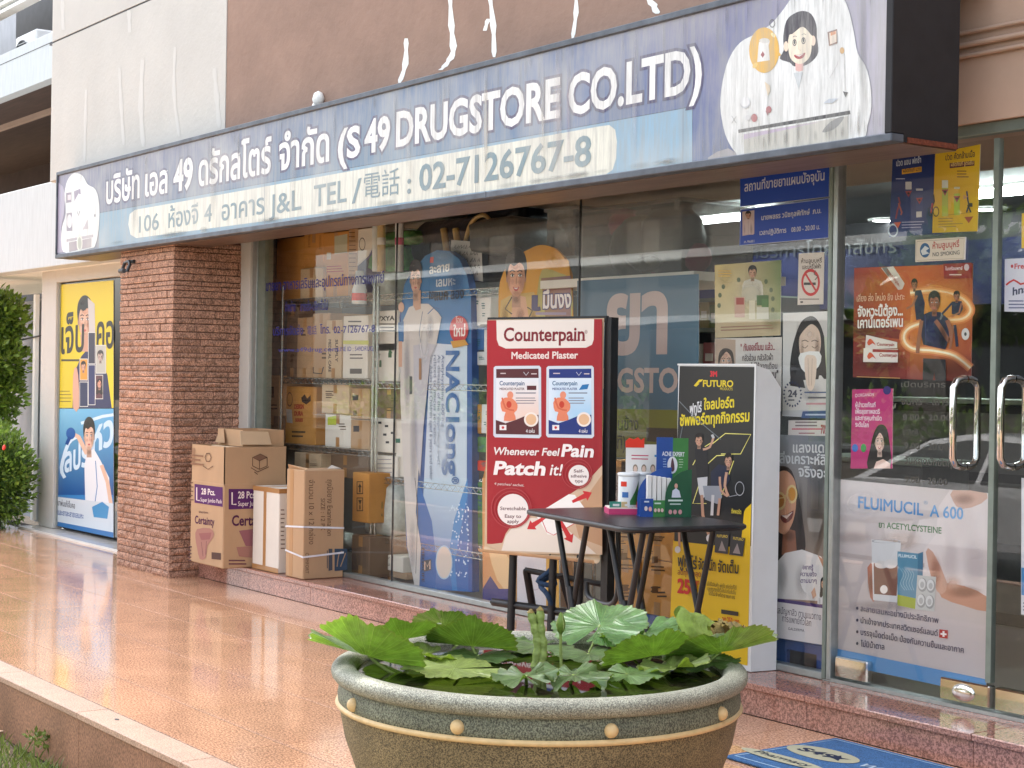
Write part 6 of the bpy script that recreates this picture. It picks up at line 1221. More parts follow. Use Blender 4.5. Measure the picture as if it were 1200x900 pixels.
for P_ in ([(835, 520), (850, 508), (880, 509), (868, 532), (845, 532)], [(812, 545), (822, 526), (835, 518)], [(828, 590), (812, 590), (822, 560)], [(860, 540), (852, 562), (846, 580)], [(828, 545), (840, 534), (858, 533)]): A.line(P_, 1.1, (214, 200, 60)); A.line(P_, .4, (250, 244, 170))
A.line([(796, 470), (815, 490), (845, 515)], 1, (110, 116, 120)); A.line([(800, 500), (792, 540)], 1, (100, 106, 110))
BK, SKN, HR = (24, 26, 34), (196, 150, 124), (22, 18, 18)
A.poly(L([(130, 395), (165, 380), (185, 400), (190, 510), (180, 540), (140, 530), (132, 470)]), BK); A.line(L([(165, 400), (195, 390), (212, 345)]), 2.6, SKN, 2); A.line(L([(205, 335), (212, 350)]), 3, (190, 190, 190)); A.poly(L([(140, 525), (185, 520), (182, 600), (160, 620), (148, 590)]), (206, 202, 200)); A.line(L([(160, 600), (165, 690), (192, 780)]), 3.4, (190, 146, 120)); A.ell(*L([(198, 790)])[0], 5, 5, (220, 220, 222)); A.line(L([(60, 760), (62, 830)]), 2.6, (190, 146, 120)); A.ell(*L([(54, 840)])[0], 3.4, 4, (220, 220, 222)); face(A, *L([(148, 362)])[0], 8, 12, SKN, HR, eyes=False)
A.poly(L([(200, 500), (235, 465), (270, 475), (285, 530), (270, 560), (235, 590), (200, 560)]), (34, 40, 62), 0); A.poly(L([(165, 560), (240, 560), (250, 610), (230, 640), (175, 620)]), (150, 152, 158)); A.line(L([(270, 500), (262, 560), (278, 605)]), 3, SKN, 2); A.line(L([(240, 520), (245, 580), (275, 606)]), 2.6, SKN, 2); A.line(L([(210, 600), (205, 690)]), 3.4, (206, 202, 200)); A.line(L([(240, 615), (232, 690)]), 3, SKN); face(A, *L([(278, 452)])[0], 8, 13, SKN, HR, eyes=False); A.ring(*L([(328, 572)])[0], 5.4, 8.4, .12, (170, 170, 172)); A.line(L([(280, 608), (318, 600)]), .9, (150, 150, 152))
A.poly(L([(222, 770), (282, 775), (276, 860), (218, 852)]), (60, 62, 66)); A.poly(L([(290, 778), (352, 790), (342, 870), (282, 862)]), (56, 58, 62)); A.text('FUTURO', L([(228, 785)])[0], L([(275, 788)])[0], 3, (206, 180, 60), .03); A.text('FUTURO', L([(300, 795)])[0], L([(345, 802)])[0], 3, (206, 180, 60), .03); A.poly(L([(235, 845), (250, 800), (268, 848)]), (150, 140, 140)); A.poly(L([(298, 855), (318, 812), (332, 860)]), (150, 140, 140)); A.poly(L([(285, 660), (340, 665), (335, 690), (290, 690)]), (34, 34, 36)); A.text('ซัพพอร์ต', L([(292, 680)])[0], L([(335, 684)])[0], 4, (206, 190, 60), .02, .56)
KB = (50, 44, 34)
A.text('ฟูทูโร่', (795, 663), (817, 667), 10, KB, .02, .56); A.text('จัดหนัก', (819, 667), (839, 669), 10, KB, .02, .56); A.text('จัดเต็ม', (842, 670), (866, 672), 10, KB, .02, .56); A.text('ลดทุกสูงสุด', (795, 673), (822, 676), 5, (150, 60, 30), .01, .56); A.text('250', (795, 694), (817, 697), 16, (196, 36, 30), .04); A.text('บาท', (813, 684), (820, 685), 4, (196, 36, 30), .02, .56); A.line([(825, 674), (824, 706)], .4, (140, 110, 30))
for i, s_ in enumerate(('เมื่อซื้อสินค้า ฟูทูโร่ ชนิดใดก็ได้', 'และสามารถใช้ร่วมกับโปรโมชั่นอื่น', 'ได้ไม่จำกัดรายการ')): A.text(s_, (829+i, 686+i*5.6), (864-i, 691+i*5.6), 3.4, KB, .0, .56)
A.poly([(846, 714), (866, 717), (866, 722), (846, 719)], KB); A.text('ลด 250 บาท', (847, 729), (867, 733), 6, (196, 60, 30), .02, .56); A.poly([(848, 737), (866, 741), (866, 746), (848, 742)], KB)
A.build('print', tt_)
q = MB(); q.box(fxl-.004, fxr2+.002, fyf-.004, fyf+.002, fzt-.002, fzt+.006); q.box(fxr2-.003, fxr2+.003, fyf-.004, fyf+.001, ZS+.004, fzt-.002); q.build('edge_trim', M['plastic_white'], tt_)

# ================================================================ DOOR MAT
dm = thing('door_mat', 'blue carpet door mat with a cream oval emblem in front of the step', 'door mat', (-4.3, 4.7, 0))
MB().box(-4.745, -3.6, 4.387, 5.0, .003, .013, .003).build('pile', M['mat_blue'], dm)
A = Art((lambda px, py: onZ(px, py, .0132), Vector((0, 0, 1))), .0004)
mx = lambda x, y: (lambda f: f)((x, y))
def mat_plane(x, y): return Vector((x, y, .0134))
A = Art((mat_plane, Vector((0, 0, 1))), .0004)
e_ = .03; A.line([(-4.745+e_, 4.387+e_), (-4.745+e_, 5-e_), (-3.63, 5-e_), (-3.63, 4.387+e_), (-4.745+e_, 4.387+e_)], .008, (150, 180, 206))
ec = onZ(964, 884, .013); A.ell(ec.x, ec.y, .175, .088, (170, 166, 140), 32)
A.V and None
A.text('S49', (ec.x-.11, ec.y-.03), (ec.x+.07, ec.y-.03), -.055, (36, 44, 66), .04); A.poly([(ec.x+.02, ec.y-.02), (ec.x+.06, ec.y), (ec.x+.06, ec.y+.04), (ec.x+.09, ec.y+.01), (ec.x+.13, ec.y+.02), (ec.x+.10, ec.y-.01), (ec.x+.12, ec.y-.04), (ec.x+.08, ec.y-.025)], (36, 44, 66))
A.text('WELCOME', (ec.x+.20, ec.y-.03), (ec.x+.60, ec.y-.03), -.05, (170, 186, 200), .02, up=(.012, .05)); A.ell(ec.x-.02, ec.y-.20, .22, .045, (170, 166, 140), 24); A.text('Pharmacy', (ec.x-.16, ec.y-.215), (ec.x+.13, ec.y-.215), -.04, (40, 50, 60), .02, up=(0, .04))
A.build('emblem', dm, M['cardprint'])

# ================================================================ INSIDE: STANDEES
def standee(lab, outline, Y, depth, m, draw, smooth=0, extra=None):
    W = [onY(p[0], p[1], Y) for p in (crom(outline, smooth) if smooth else outline)]; zmn = min(v.z for v in W)
    t = thing('cardboard_standee', lab, 'standee', (sum(v.x for v in W)/len(W), Y, zmn)); MB().prism(W, Vector((0, depth, 0))).build('board', m, t)
    A = Art(PY(Y-.0005), .00005, 1.06); draw(A); A.build('print', t)
    if zmn > ZS: MB().box(t.location.x-.03, t.location.x+.03, Y+depth, Y+depth+.02, ZS, zmn+.2).build('foot', M['card'], t)
    return t
M['nacblue'] = mat('blue_board_edge', RGB(40, 84, 150), .5)
arch = [(493, 310), (500, 299), (512, 293), (526, 294), (538, 303), (547, 322), (552, 348), (553, 400), (553.5, 694), (492, 690), (476, 640), (474, 560), (470, 470), (468, 372), (474, 333), (482, 318)]
def d_nac(A):
    A.poly([(470, 372), (474, 334), (484, 318), (498, 300), (512, 293.5), (526, 294.5), (538, 303.5), (547, 322), (552, 348), (552, 402), (470, 405)], (52, 112, 166), 0)
    A.quad([(505, 402), (547.5, 405), (547, 560), (497, 560)], [(206, 206, 216), (196, 212, 224), (190, 206, 220), (196, 206, 220)]); A.quad([(497, 560), (547, 560), (549, 693), (492, 690)], [(190, 206, 220), (196, 212, 224), (50, 104, 172), (44, 96, 166)])
    A.poly([(547.5, 404), (553, 404), (553.5, 694), (549, 693)], (40, 84, 150)); A.poly([(486, 540), (492, 600), (500, 640), (512, 692), (492, 690), (486, 640)], (60, 120, 180), 0); A.poly([(486, 550), (506, 610), (512, 660), (510, 690), (488, 686)], (44, 100, 168), 0); A.poly([(548, 560), (532, 610), (526, 650), (530, 692), (549, 693)], (60, 130, 190), 0); A.poly([(548, 580), (540, 620), (533, 660), (536, 692), (549, 693)], (44, 100, 168), 0)
    rn = random.Random(9)
    for i in range(70):
        x = 549-rn.random()**1.3*22; y = 590+rn.random()*86; A.ell(x, y, .5+rn.random()*.7, .7+rn.random()*1.1, (206, 222, 236), 6)
    A.ell(521, 659, 10, 20, (170, 196, 220), 28); A.ell(521, 659, 9, 18.6, (222, 200, 186), 28)
    A.text('NAC', (523.5, 412), (523.5, 482), 16, (60, 104, 160), .03, up=(15, 0)); A.text('long', (523.5, 490), (523.5, 556), 16, (60, 104, 160), .03, up=(15, 0)); A.text('®', (530, 559), (530, 567), 8, (60, 104, 160), .02, up=(8, 0))
    for i, (s_, y1) in enumerate((('Acetylcysteine 600 mg', 500), ('As diseases of the respiratory tract', 545), ('related to mucus secretion', 520), ('For Adults and Children aged 6 years and older', 562))): A.text(s_, (518-i*4.6, 416), (518-i*4.6, y1), 3.4, (96, 110, 140) if i else (60, 90, 140), .0, up=(3.4, 0))
    A.poly([(497, 657), (506, 655), (506, 668), (497, 670)], (80, 80, 84)); A.line([(498.5, 668), (498.5, 658), (501.5, 664), (504.5, 657), (504.5, 667)], 1.4, (222, 190, 170)); vt = A.text('MEGALIFE', (495, 642), (495, 682), 3, (60, 60, 70), .02, up=(3, 0))
    A.poly([(505, 301.5), (509, 301), (508.5, 308), (504.5, 308)], (206, 80, 80)); A.text('ละลาย', (504, 321), (527, 317.5), 8, (214, 222, 230), .03, .56); A.text('เสมหะ', (512, 336), (534, 334), 8, (206, 214, 224), .03, .56); A.text('ใช้', (503, 351), (509, 350), 6, (30, 44, 70), .02, .56); A.text('แนค ลอง', (510, 352), (544, 349), 9, (28, 36, 54), .03, .56)
    A.poly([(470, 405), (472, 378), (480, 360), (491, 356), (503, 356), (514, 366), (518, 372), (512, 404), (500, 420), (496, 480), (492, 540), (488, 600), (494, 640), (492, 690), (487, 690), (478, 640), (474, 560), (470, 470)], (206, 196, 190), 0); A.poly([(485, 405), (500, 402), (512, 404), (505, 420), (497, 500), (493, 560), (487, 520)], (190, 184, 190), 0); A.line([(487, 560), (490, 600), (488, 672)], .8, (110, 104, 100), 2); A.line([(496, 365), (492, 390), (494, 402)], .8, (110, 120, 140)); A.line([(502, 368), (510, 360), (516, 362)], 1, (60, 100, 150))
    for x, y, rx, ry, c, al in ((478, 440, 5, 60, (150, 146, 156), .6), (486, 520, 6, 70, (150, 148, 160), .6), (498, 400, 7, 30, (226, 222, 220), .7), (505, 385, 5, 20, (160, 160, 172), .6), (484, 640, 5, 40, (160, 158, 166), .6), (520, 520, 14, 60, (226, 232, 238), .5), (535, 330, 12, 30, (30, 80, 140), .6), (520, 300, 14, 8, (90, 150, 200), .5)): A.soft(x, y, rx, ry, c, al)
    A.poly([(467.5, 378), (474, 376), (474, 400), (468, 402)], (60, 110, 160)); A.line([(470, 400), (470, 430)], 4, (206, 160, 136)); A.ell(471, 360, 3.4, 6, (206, 160, 136))
    A.poly([(485, 340), (494, 340), (494, 362), (488, 364), (485, 358)], (196, 150, 124)); face(A, 488, 328, 12.5, 31, (214, 170, 146), (42, 32, 30), smile=False)
    A.ell(539, 386, 11, 16, (190, 44, 48), 24); A.text('โฉม', (535, 378), (543, 378), 5, (226, 190, 186), .02, .56); A.text('ใหม่', (532.5, 394), (546, 393.5), 9, (236, 222, 216), .03, .56); A.poly([(529, 400), (546, 398), (550, 404), (532, 408)], (206, 150, 60))
    A.rect(492, 420, 495, 445, (160, 120, 90)); A.rect(481, 441, 484, 462, (80, 80, 84))
standee('tall blue arched cutout of a man in a white robe behind the left panes', arch, 5.62, .05, M['nacblue'], d_nac)
def d_yel(A):
    A.poly([(584, 375), (586, 330), (600, 305), (620, 292), (634, 287), (650, 291), (662, 304), (668, 322), (669, 480), (584, 480)], (206, 146, 40), 3); A.poly([(632, 325), (640, 315), (656, 320), (668, 330), (669, 380), (630, 380)], (176, 160, 90), 2); A.quad([(634, 326), (669, 323), (669, 380), (640, 380)], [(150, 110, 80), (130, 90, 96), (150, 110, 110), (150, 120, 70)])
    A.poly([(585, 380), (587, 352), (600, 345), (626, 342), (632, 360), (634, 400), (585, 400)], (196, 160, 90), 0); A.poly([(598, 380), (602, 345), (616, 348), (620, 375)], (206, 156, 124)); A.line([(600, 348), (592, 362), (600, 368)], 1.4, (50, 44, 44)); A.line([(618, 360), (624, 364), (620, 372)], 1.4, (50, 44, 44)); face(A, 605, 325, 21, 44, (214, 158, 126), (30, 24, 24), smile=True)
    for x, y, rx, ry, c, al in ((650, 305, 14, 16, (226, 170, 60), .6), (610, 370, 6, 12, (150, 104, 84), .6), (592, 370, 5, 16, (150, 118, 60), .6), (625, 372, 5, 14, (160, 126, 66), .6)): A.soft(x, y, rx, ry, c, al)
    A.text('มึนงง', (637, 361), (669, 360), 15, (70, 60, 110), .075, .56); A.text('มึนงง', (637, 361), (669, 360), 15, (226, 214, 210), .03, .56); A.text('เ', (625, 363), (632, 363), 16, (70, 60, 100), .05, .56); A.bars(628, 366, 668, 1, 3, 3, (150, 130, 150))
    A.quad([(565.5, 560), (597, 560), (597, 690), (566, 690)], [(206, 140, 80), (214, 150, 90), (222, 166, 110), (214, 140, 90)]); A.poly([(575, 620), (585, 640), (597, 655), (597, 690), (583, 680), (572, 640)], (236, 190, 140), 2); A.poly([(566, 690), (575, 675), (585, 690)], (70, 60, 110)); A.quad([(566, 690), (597, 690), (597, 712), (566, 706)], (56, 52, 116))
M['yel'] = mat('orange_board_edge', RGB(190, 130, 60), .5)
standee('orange arched cutout of a smiling man in a yellow shirt, behind the red banner', [(566, 560), (584, 480), (584, 400), (586, 330), (600, 305), (620, 292), (634, 287), (650, 291), (662, 304), (668, 322), (669, 400), (672, 560), (669, 712), (566, 706)], 5.60, .02, M['yel'], d_yel)
def d_wh(A):
    A.quad([(606, 600), (640, 600), (640, 720), (606, 718)], (206, 196, 200)); A.ring(627, 680, 9, 12, .12, (190, 170, 180)); A.quad([(640, 600), (655, 600), (655, 720), (640, 720)], [(206, 150, 50)]*4)
standee('pale and yellow panel low behind the glass between the banner legs', [(606, 600), (655, 600), (655, 724), (606, 718)], 5.52, .01, M['paper'], d_wh)

# ================================================================ INSIDE: WIRE RACKS AND STOCK
def rack(lab, x0, x1, y0, y1, levels, ztop):
    t = thing('wire_rack', lab, 'rack', ((x0+x1)/2, (y0+y1)/2, ZS))
    for x in (x0, x1):
        for y in (y0, y1): MB().tube([(x, y, ZS), (x, y, ztop)], .0125, 8).build('post', M['wire'], t)
    for z in levels:
        q = MB()
        for y in (y0, y1):
            q.tube([(x0, y, z), (x1, y, z)], .004, 4); q.tube([(x0, y, z-.035), (x1, y, z-.035)], .004, 4)
            n_ = int((x1-x0)/.032); q.tube([(x0+(x1-x0)*i/n_, y, z-.004-.028*(i % 2)) for i in range(n_+1)], .0028, 4)
        for x in (x0, x1): q.tube([(x, y0, z), (x, y1, z)], .004, 4)
        n_ = int((x1-x0)/.045)
        for i in range(1, n_): q.tube([(x0+(x1-x0)*i/n_, y0, z+.003), (x0+(x1-x0)*i/n_, y1, z+.003)], .0025, 3)
        q.build('wire_shelf', M['wire'], t)
    return t
YR = 5.62
rx0, rx1 = onY(330, 445, YR).x, onY(437.5, 445, YR).x; rx2 = onY(442, 445, YR).x
rack('chrome wire rack nearest the pillar loaded with brown cartons', rx0, rx1, YR, 6.1, [1.995, 1.43, .955, .30], 2.10)
rack('chrome wire rack with white packs behind the blue arched cutout', rx2, -7.75, YR, 6.1, [1.99, 1.41, .79, .40], 2.05)
def pbox(lab, px0, px1, pt, pb, m='card', Y=5.66, d=.36, marks=2, z0=None, cat='carton', name='cardboard_box', tape=True, col=(96, 76, 60), prt=None, group='cartons and packs on the racks'):
    pm = (px0+px1)/2; a, b = onY(px0, (pt+pb)/2, Y).x, onY(px1, (pt+pb)/2, Y).x; z1 = onY(pm, pt, Y).z; zb = onY(pm, pb, Y).z if z0 is None else z0
    def pr(A):
        rn = random.Random(sum(map(ord, lab)) % 1000)
        w_, h_ = px1-px0, pb-pt
        for i in range(marks):
            x = px0+w_*(.12+.5*rn.random()); y = pt+h_*(.15+.6*rn.random()); A.bars(x, y, x+w_*.3, 2, h_*.06+.6, max(.6, h_*.03), col, .0, .3)
        if prt: prt(A)
    return carton(lab, a, b, Y, Y+d, zb, z1, m, tape, pr, cat, name, group=group)
random.seed(21)
# top of the first rack
pbox('plain orange carton at the top left corner of the first window pane', 324, 356, 279, 346, 'card_orange', marks=0, tape=False, z0=2.0)
pbox('tall ribbed carton with vertical lettering at the top of the first pane', 356, 379, 273, 347, 'card_orange', marks=0, z0=2.0, prt=lambda A: (vtxt(A, 'FRAGILE', 361, 275, 290, 2.6, (130, 86, 40)), vtxt(A, 'HANDLE', 374, 276, 292, 2.6, (130, 86, 40))))
pbox('small brown carton in front of the tall ribbed carton at the top', 352, 378, 314, 348, 'card_pale', Y=5.63, d=.03, marks=1, z0=2.0)
pbox('orange carton with a pale paper label and red print at the top of the rack', 379, 408, 272, 346, 'card_orange', marks=0, z0=2.0, prt=lambda A: (A.quad([(392, 277), (407, 274), (407, 296), (392, 298)], (190, 186, 160)), A.bars(383, 312, 404, 3, 3, 1.2, (176, 50, 30), -.05), A.rect(383, 296, 388, 304, (206, 200, 190))))
pbox('brown carton with dark bands beside the diagonal purple carton at the top', 408, 419, 268, 346, 'card', marks=0, z0=2.0, prt=lambda A: A.bars(409, 272, 418, 12, 5, .8, (96, 64, 44)))
pbox('white carton with a purple diagonal corner at the top of the rack', 419, 447, 267, 343, 'card_white', marks=0, z0=2.0, tape=False, prt=lambda A: (A.poly([(419, 312), (432, 300), (442, 280), (445, 276), (447, 343), (419, 343)], (54, 44, 92)), A.line([(419, 310), (432, 298), (443, 276)], 1, (214, 206, 200), 3), A.ring(424.5, 286, 3.6, 7.6, .14, (70, 66, 70))))
# rolled tubes
for px, m_, lab in ((441, 'plastic_white', 'white tall roll standing at the rack edge by the pane joint'), (447, 'gold', 'yellow tall roll standing at the rack edge by the pane joint'), (468, 'plastic_white', 'white tall roll with a maroon top right of the pane joint')):
    a, b = onY(px, 262, 5.58), onY(px, 318, 5.58); t = thing('wrapped_roll', lab, 'roll', tuple(b)); MB().tube([tuple(b), tuple(a)], .028, 10).build('roll', M[m_], t); MB().tube([tuple(b+(a-b)*.55), tuple(b+(a-b)*.7)], .0295, 10).build('band', M['plastic_pink' if px == 468 else 'paper'], t)
def lump(name, lab, cat, px0, px1, pt, pb, m, Y=5.8, d=.3, seed=0, extra=None):
    rn = random.Random(seed); a, b = onY(px0, pt, Y).x, onY(px1, pt, Y).x; pm = (px0+px1)/2; z0, z1 = onY(pm, pb, Y).z, onY(pm, pt, Y).z
    t = thing(name, lab, cat, ((a+b)/2, Y, z0)); V = []; Fs = []; n1, n2 = 16, 10
    ph = [rn.random()*6 for _ in range(4)]
    for i in range(n2+1):
        th = math.pi*i/n2
        for k in range(n1):
            q = 2*math.pi*k/n1; e = .45; sx = math.copysign(abs(math.sin(th))**e, math.sin(th)) if 0 < i < n2 else 0; sz = -math.copysign(abs(math.cos(th))**e, math.cos(th))
            r = 1+.07*math.sin(3*q+ph[0]+2*th)+.05*math.sin(5*q+ph[1])+.05*math.sin(7*th+ph[2]+q)
            cx_ = math.copysign(abs(math.cos(q))**e, math.cos(q)); sy = math.copysign(abs(math.sin(q))**e, math.sin(q)); V.append(((a+b)/2+(b-a)/2*sx*cx_*r, Y+d/2*sx*sy*r, (z0+z1)/2+(z1-z0)/2*sz*(.9+.1*r)))
    for i in range(n2):
        for k in range(n1): l = (k+1) % n1; Fs.append((i*n1+k, i*n1+l, (i+1)*n1+l, (i+1)*n1+k))
    q = MB().add(V, Fs, True); q.build('body', M[m], t); return t
lump('wrapped_pack', 'green plastic wrapped pack upper one beside the pane joint', 'pack', 456, 506, 272, 290, 'plastic_wrap', seed=1); lump('wrapped_pack', 'green plastic wrapped pack lower one beside the pane joint', 'pack', 450, 494, 289, 320, 'plastic_wrap', seed=2)
t = lump('wrapped_pack', 'cream pack with a round print left of the arched cutout', 'pack', 448, 476, 320, 357, 'white_wrap', seed=3)
a_ = onY(460, 350, 5.6); cb = thing('bottle', 'white bottle with red label in front of the cream pack left of the arched cutout', 'bottle', (a_.x-.2, 5.6, onY(421, 356, 5.6).z)); b_ = onY(421, 356, 5.59); 
MB().lathe([(0, 0), (.05, 0), (.05, .09), (.03, .15), (.028, .22), (0, .22)], (b_.x, 5.59, b_.z), 16).build('body', M['plastic_white'], cb); MB().lathe([(.051, .02), (.051, .07)], (b_.x, 5.59, b_.z), 16).build('label', M['flower'], cb)
# big duffel bags on the top shelf
bgp = lump('duffel_bag', 'dark blue and gold duffel bag with a handwritten notice on the top shelf', 'bag', 514, 592, 257, 330, 'bag_dark', Y=6.0, d=.5, seed=5)
for px in (520, 534, 556): 
    W_ = [onY(px+dx, y, 5.735) for dx, y in ((0, 268), (3, 290), (5, 318))]; MB().tube([tuple(v) for v in W_], .022, 6).build('gold_strap', M['bag_gold'], bgp)
MB().tube(crom([tuple(onY(545, 285, 5.72)), tuple(onY(552, 262, 5.72)), tuple(onY(566, 252, 5.72)), tuple(onY(576, 262, 5.72)), tuple(onY(580, 285, 5.72))], 4, False), .014, 6).build('handle', M['bag_gold'], bgp)
def d_hw(A):
    A.poly([(529, 281), (564, 284), (566, 330), (545, 326), (528, 298)], (190, 186, 184)); rn = random.Random(3)
    for j in range(5):
        x = 532.0
        while x < 560: A.line([(x, 290+j*7.6+rn.random()*2), (x+1.2+rn.random()*2, 287+j*7.6), (x+2.2, 291.5+j*7.6)], .8, (56, 56, 60)); x += 2.4+rn.random()*3
A = Art(PY(5.69)); d_hw(A); A.build('handwritten_notice', bgp)
lump('duffel_bag', 'grey duffel bag right of the gold strapped bag on the top shelf', 'bag', 585, 634, 256, 300, 'bag_grey', Y=5.9, d=.5, seed=6)
lump('duffel_bag', 'black bag pushed far back on the top shelf behind the other bags', 'bag', 560, 640, 238, 268, 'bag_dark', Y=6.1, d=.3, seed=8)
# second level of rack one
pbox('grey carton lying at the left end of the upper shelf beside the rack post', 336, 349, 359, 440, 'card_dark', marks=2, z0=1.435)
pbox('brown carton on the upper shelf left of the tall dark brown carton', 348, 366, 372, 440, 'card', marks=1, z0=1.435)
pbox('tall dark brown carton in the middle of the upper shelf', 366, 386, 367, 440, 'card', marks=1, z0=1.435, prt=lambda A: (A.line([(367, 430), (367, 437), (377, 438), (379, 430)], 1.2, (60, 60, 66))))
pbox('narrow carton with vertical lettering on the upper shelf', 382, 400, 375, 440, 'card_pale', Y=5.65, d=.3, marks=0, z0=1.435, prt=lambda A: (vtxt(A, 'MEDICAL CARE', 385, 398, 436, 3, (70, 60, 60), .02), vtxt(A, 'SUPPLY', 393, 398, 424, 3, (70, 60, 60), .02)))
pbox('upright cream sack with a barcode on the upper shelf', 402, 431, 370, 440, 'card_white', marks=0, z0=1.435, tape=False, prt=lambda A: (A.bars(408, 376, 424, 2, 5, 1.6, (96, 90, 90)), A.bars(410, 415, 426, 2, 4, 1.4, (96, 90, 90)), A.rect(410, 432, 424, 438, (110, 104, 100)), A.poly([(402, 399), (432, 399), (432, 404), (402, 403)], (206, 206, 120))))
pbox('pale packs with green arrows left of the arched cutout on the upper shelf', 436, 468, 402, 443, 'card_white', marks=0, z0=1.42, tape=False, prt=lambda A: (A.poly([(438, 416), (442, 408), (446, 416)], (40, 90, 50)), A.rect(439, 416, 445, 420, (40, 90, 50)), A.rect(437, 423, 447, 431, (50, 96, 56), -.1), A.poly([(455, 414), (457, 408), (460, 414)], (40, 90, 50)), A.rect(455, 414, 459, 419, (40, 90, 50)), A.bars(438, 434, 446, 1, 3, 2, (50, 96, 56))))
pbox('stack of white trays with dark print on the upper shelf left of the cutout', 436, 466, 364, 379, 'card_white', marks=0, z0=1.62, tape=False, prt=lambda A: (A.text('7XYA', (443, 376), (462, 375), 5, (70, 66, 60), .04), A.bars(437, 379, 464, 3, 4, 1.4, (60, 60, 56), 0, .1)))
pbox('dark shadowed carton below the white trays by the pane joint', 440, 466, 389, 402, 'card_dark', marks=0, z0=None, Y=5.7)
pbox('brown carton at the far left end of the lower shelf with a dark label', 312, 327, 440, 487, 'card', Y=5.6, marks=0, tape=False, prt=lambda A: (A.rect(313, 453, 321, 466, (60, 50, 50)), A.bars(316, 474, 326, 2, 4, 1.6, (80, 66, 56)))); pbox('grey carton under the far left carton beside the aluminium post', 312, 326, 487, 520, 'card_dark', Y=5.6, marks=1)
# lower shelf
def d_red(A):
    A.ring(339.5, 468, 3.4, 8.4, .16, (110, 70, 50)); A.poly([(353, 466), (357, 462), (360, 467), (364, 463), (364, 470), (359, 474), (354, 471)], (60, 50, 44)); A.text('DESIGN', (345, 479), (356, 479), 5, (170, 60, 40), .06); A.text('DURA', (345, 487), (355, 487), 5, (170, 60, 40), .06); A.text('SERIES', (346, 494), (355, 494), 3.6, (170, 60, 40), .05); A.poly([(335.5, 479), (342, 480), (343, 496), (336, 495)], (186, 176, 166)); A.bars(342, 505, 358, 2, 5, 2, (70, 56, 46), .02, .2)
pbox('carton with red and black print at the left of the lower shelf', 333, 370, 453, 521, 'card_orange', marks=0, z0=.958, d=.38, tape=False, prt=d_red)
pbox('pale brown carton upper one in the middle of the lower shelf', 377, 409, 449, 485, 'card_pale', marks=2, Y=5.64, z0=None)
pbox('whitish carton with a green flash lower one in the middle of the lower shelf', 381, 411, 485, 523, 'card_white', marks=2, z0=.958, prt=lambda A: (A.poly([(384, 489), (394, 487), (394, 498), (384, 498)], (190, 200, 60))))
pbox('brown carton with a square stamp upper right on the lower shelf', 411, 433, 455, 491, 'card', marks=0, z0=None, prt=lambda A: (A.rect(413, 463, 420, 469, (70, 60, 66)), A.rect(414, 481, 418, 487, (110, 80, 60)))); pbox('brown carton with a dark square label lower right on the lower shelf', 411, 433, 492, 525, 'card', marks=0, z0=.958, prt=lambda A: A.rect(414, 499, 421, 506, (40, 40, 50)))
pbox('dark grey carton right of the rack posts at mid height', 441, 471, 450, 491, 'card_dark', marks=2)
pbox('white carton with scattered dark labels right of the rack posts', 435.5, 461, 490, 530, 'card_white', marks=0, tape=False, z0=None, prt=lambda A: [A.rect(x, y, x+4, y+2.6, (50, 50, 56)) for x, y in ((436, 495), (443, 494), (451, 498), (439, 503), (458, 506), (437, 513), (452, 517), (449, 508))])
pbox('white carton beside the robe of the arched cutout with a green strip', 464, 478, 485, 562, 'card_white', marks=1, tape=False, z0=.80, Y=5.68, prt=lambda A: A.rect(463, 514, 469, 519, (40, 110, 90)))
pbox('stack of white flat packs on the third shelf', 441, 466, 534, 562, 'card_white', marks=0, tape=False, z0=.795, prt=lambda A: A.bars(442, 538, 460, 5, 5, .9, (150, 146, 150), 0, .1))
lump('wrapped_pack', 'crinkled white plastic pack with green labels below the third shelf', 'pack', 437, 474, 563, 628, 'white_wrap', Y=5.72, d=.2, seed=11)
g_ = bpy.data.objects[[o.name for o in COL.objects if o.get('label', '').startswith('crinkled white')][0]]
A = Art(PY(5.60)); A.poly([(438, 587), (448, 588), (448, 596), (438, 595)], (40, 100, 60)); A.poly([(438, 572), (446, 575), (440, 583)], (80, 150, 80)); A.rect(437, 602, 448, 605, (40, 100, 60)); A.build('green_label', g_)
pbox('carton with small white boxes on the bottom shelf', 436, 472, 650, 668, 'card_white', marks=3, tape=False, Y=5.64); pbox('brown carton under the white boxes at the bottom of the rack', 438, 476, 668, 692, 'card', marks=0, z0=ZS)
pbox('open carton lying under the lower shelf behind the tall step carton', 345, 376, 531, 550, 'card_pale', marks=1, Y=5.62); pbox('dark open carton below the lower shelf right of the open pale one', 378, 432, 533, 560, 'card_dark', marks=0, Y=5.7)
pbox('orange carton with black arrow symbols right of the strapped carton', 413, 432, 554, 612, 'card_orange', Y=5.5, d=.3, marks=0, tape=False, prt=lambda A: (A.rect(418, 564, 425.5, 579, (50, 40, 34)), A.rect(418.8, 565, 424.7, 578, (196, 140, 76)), A.poly([(419.5, 571), (421.8, 566.5), (424, 571)], (50, 40, 34)), A.rect(421, 571, 422.6, 577, (50, 40, 34)), A.rect(418, 583, 425.5, 599, (50, 40, 34)), A.rect(418.8, 584, 424.7, 598, (196, 140, 76)), A.poly([(420, 586), (424, 586), (422, 592)], (50, 40, 34)), A.rect(421.2, 592, 422.6, 597, (50, 40, 34))))
pbox('tall dark carton on the floor right of the strapped carton', 412, 433, 628, 676, 'card_dark', Y=5.5, d=.3, marks=0, z0=ZS)
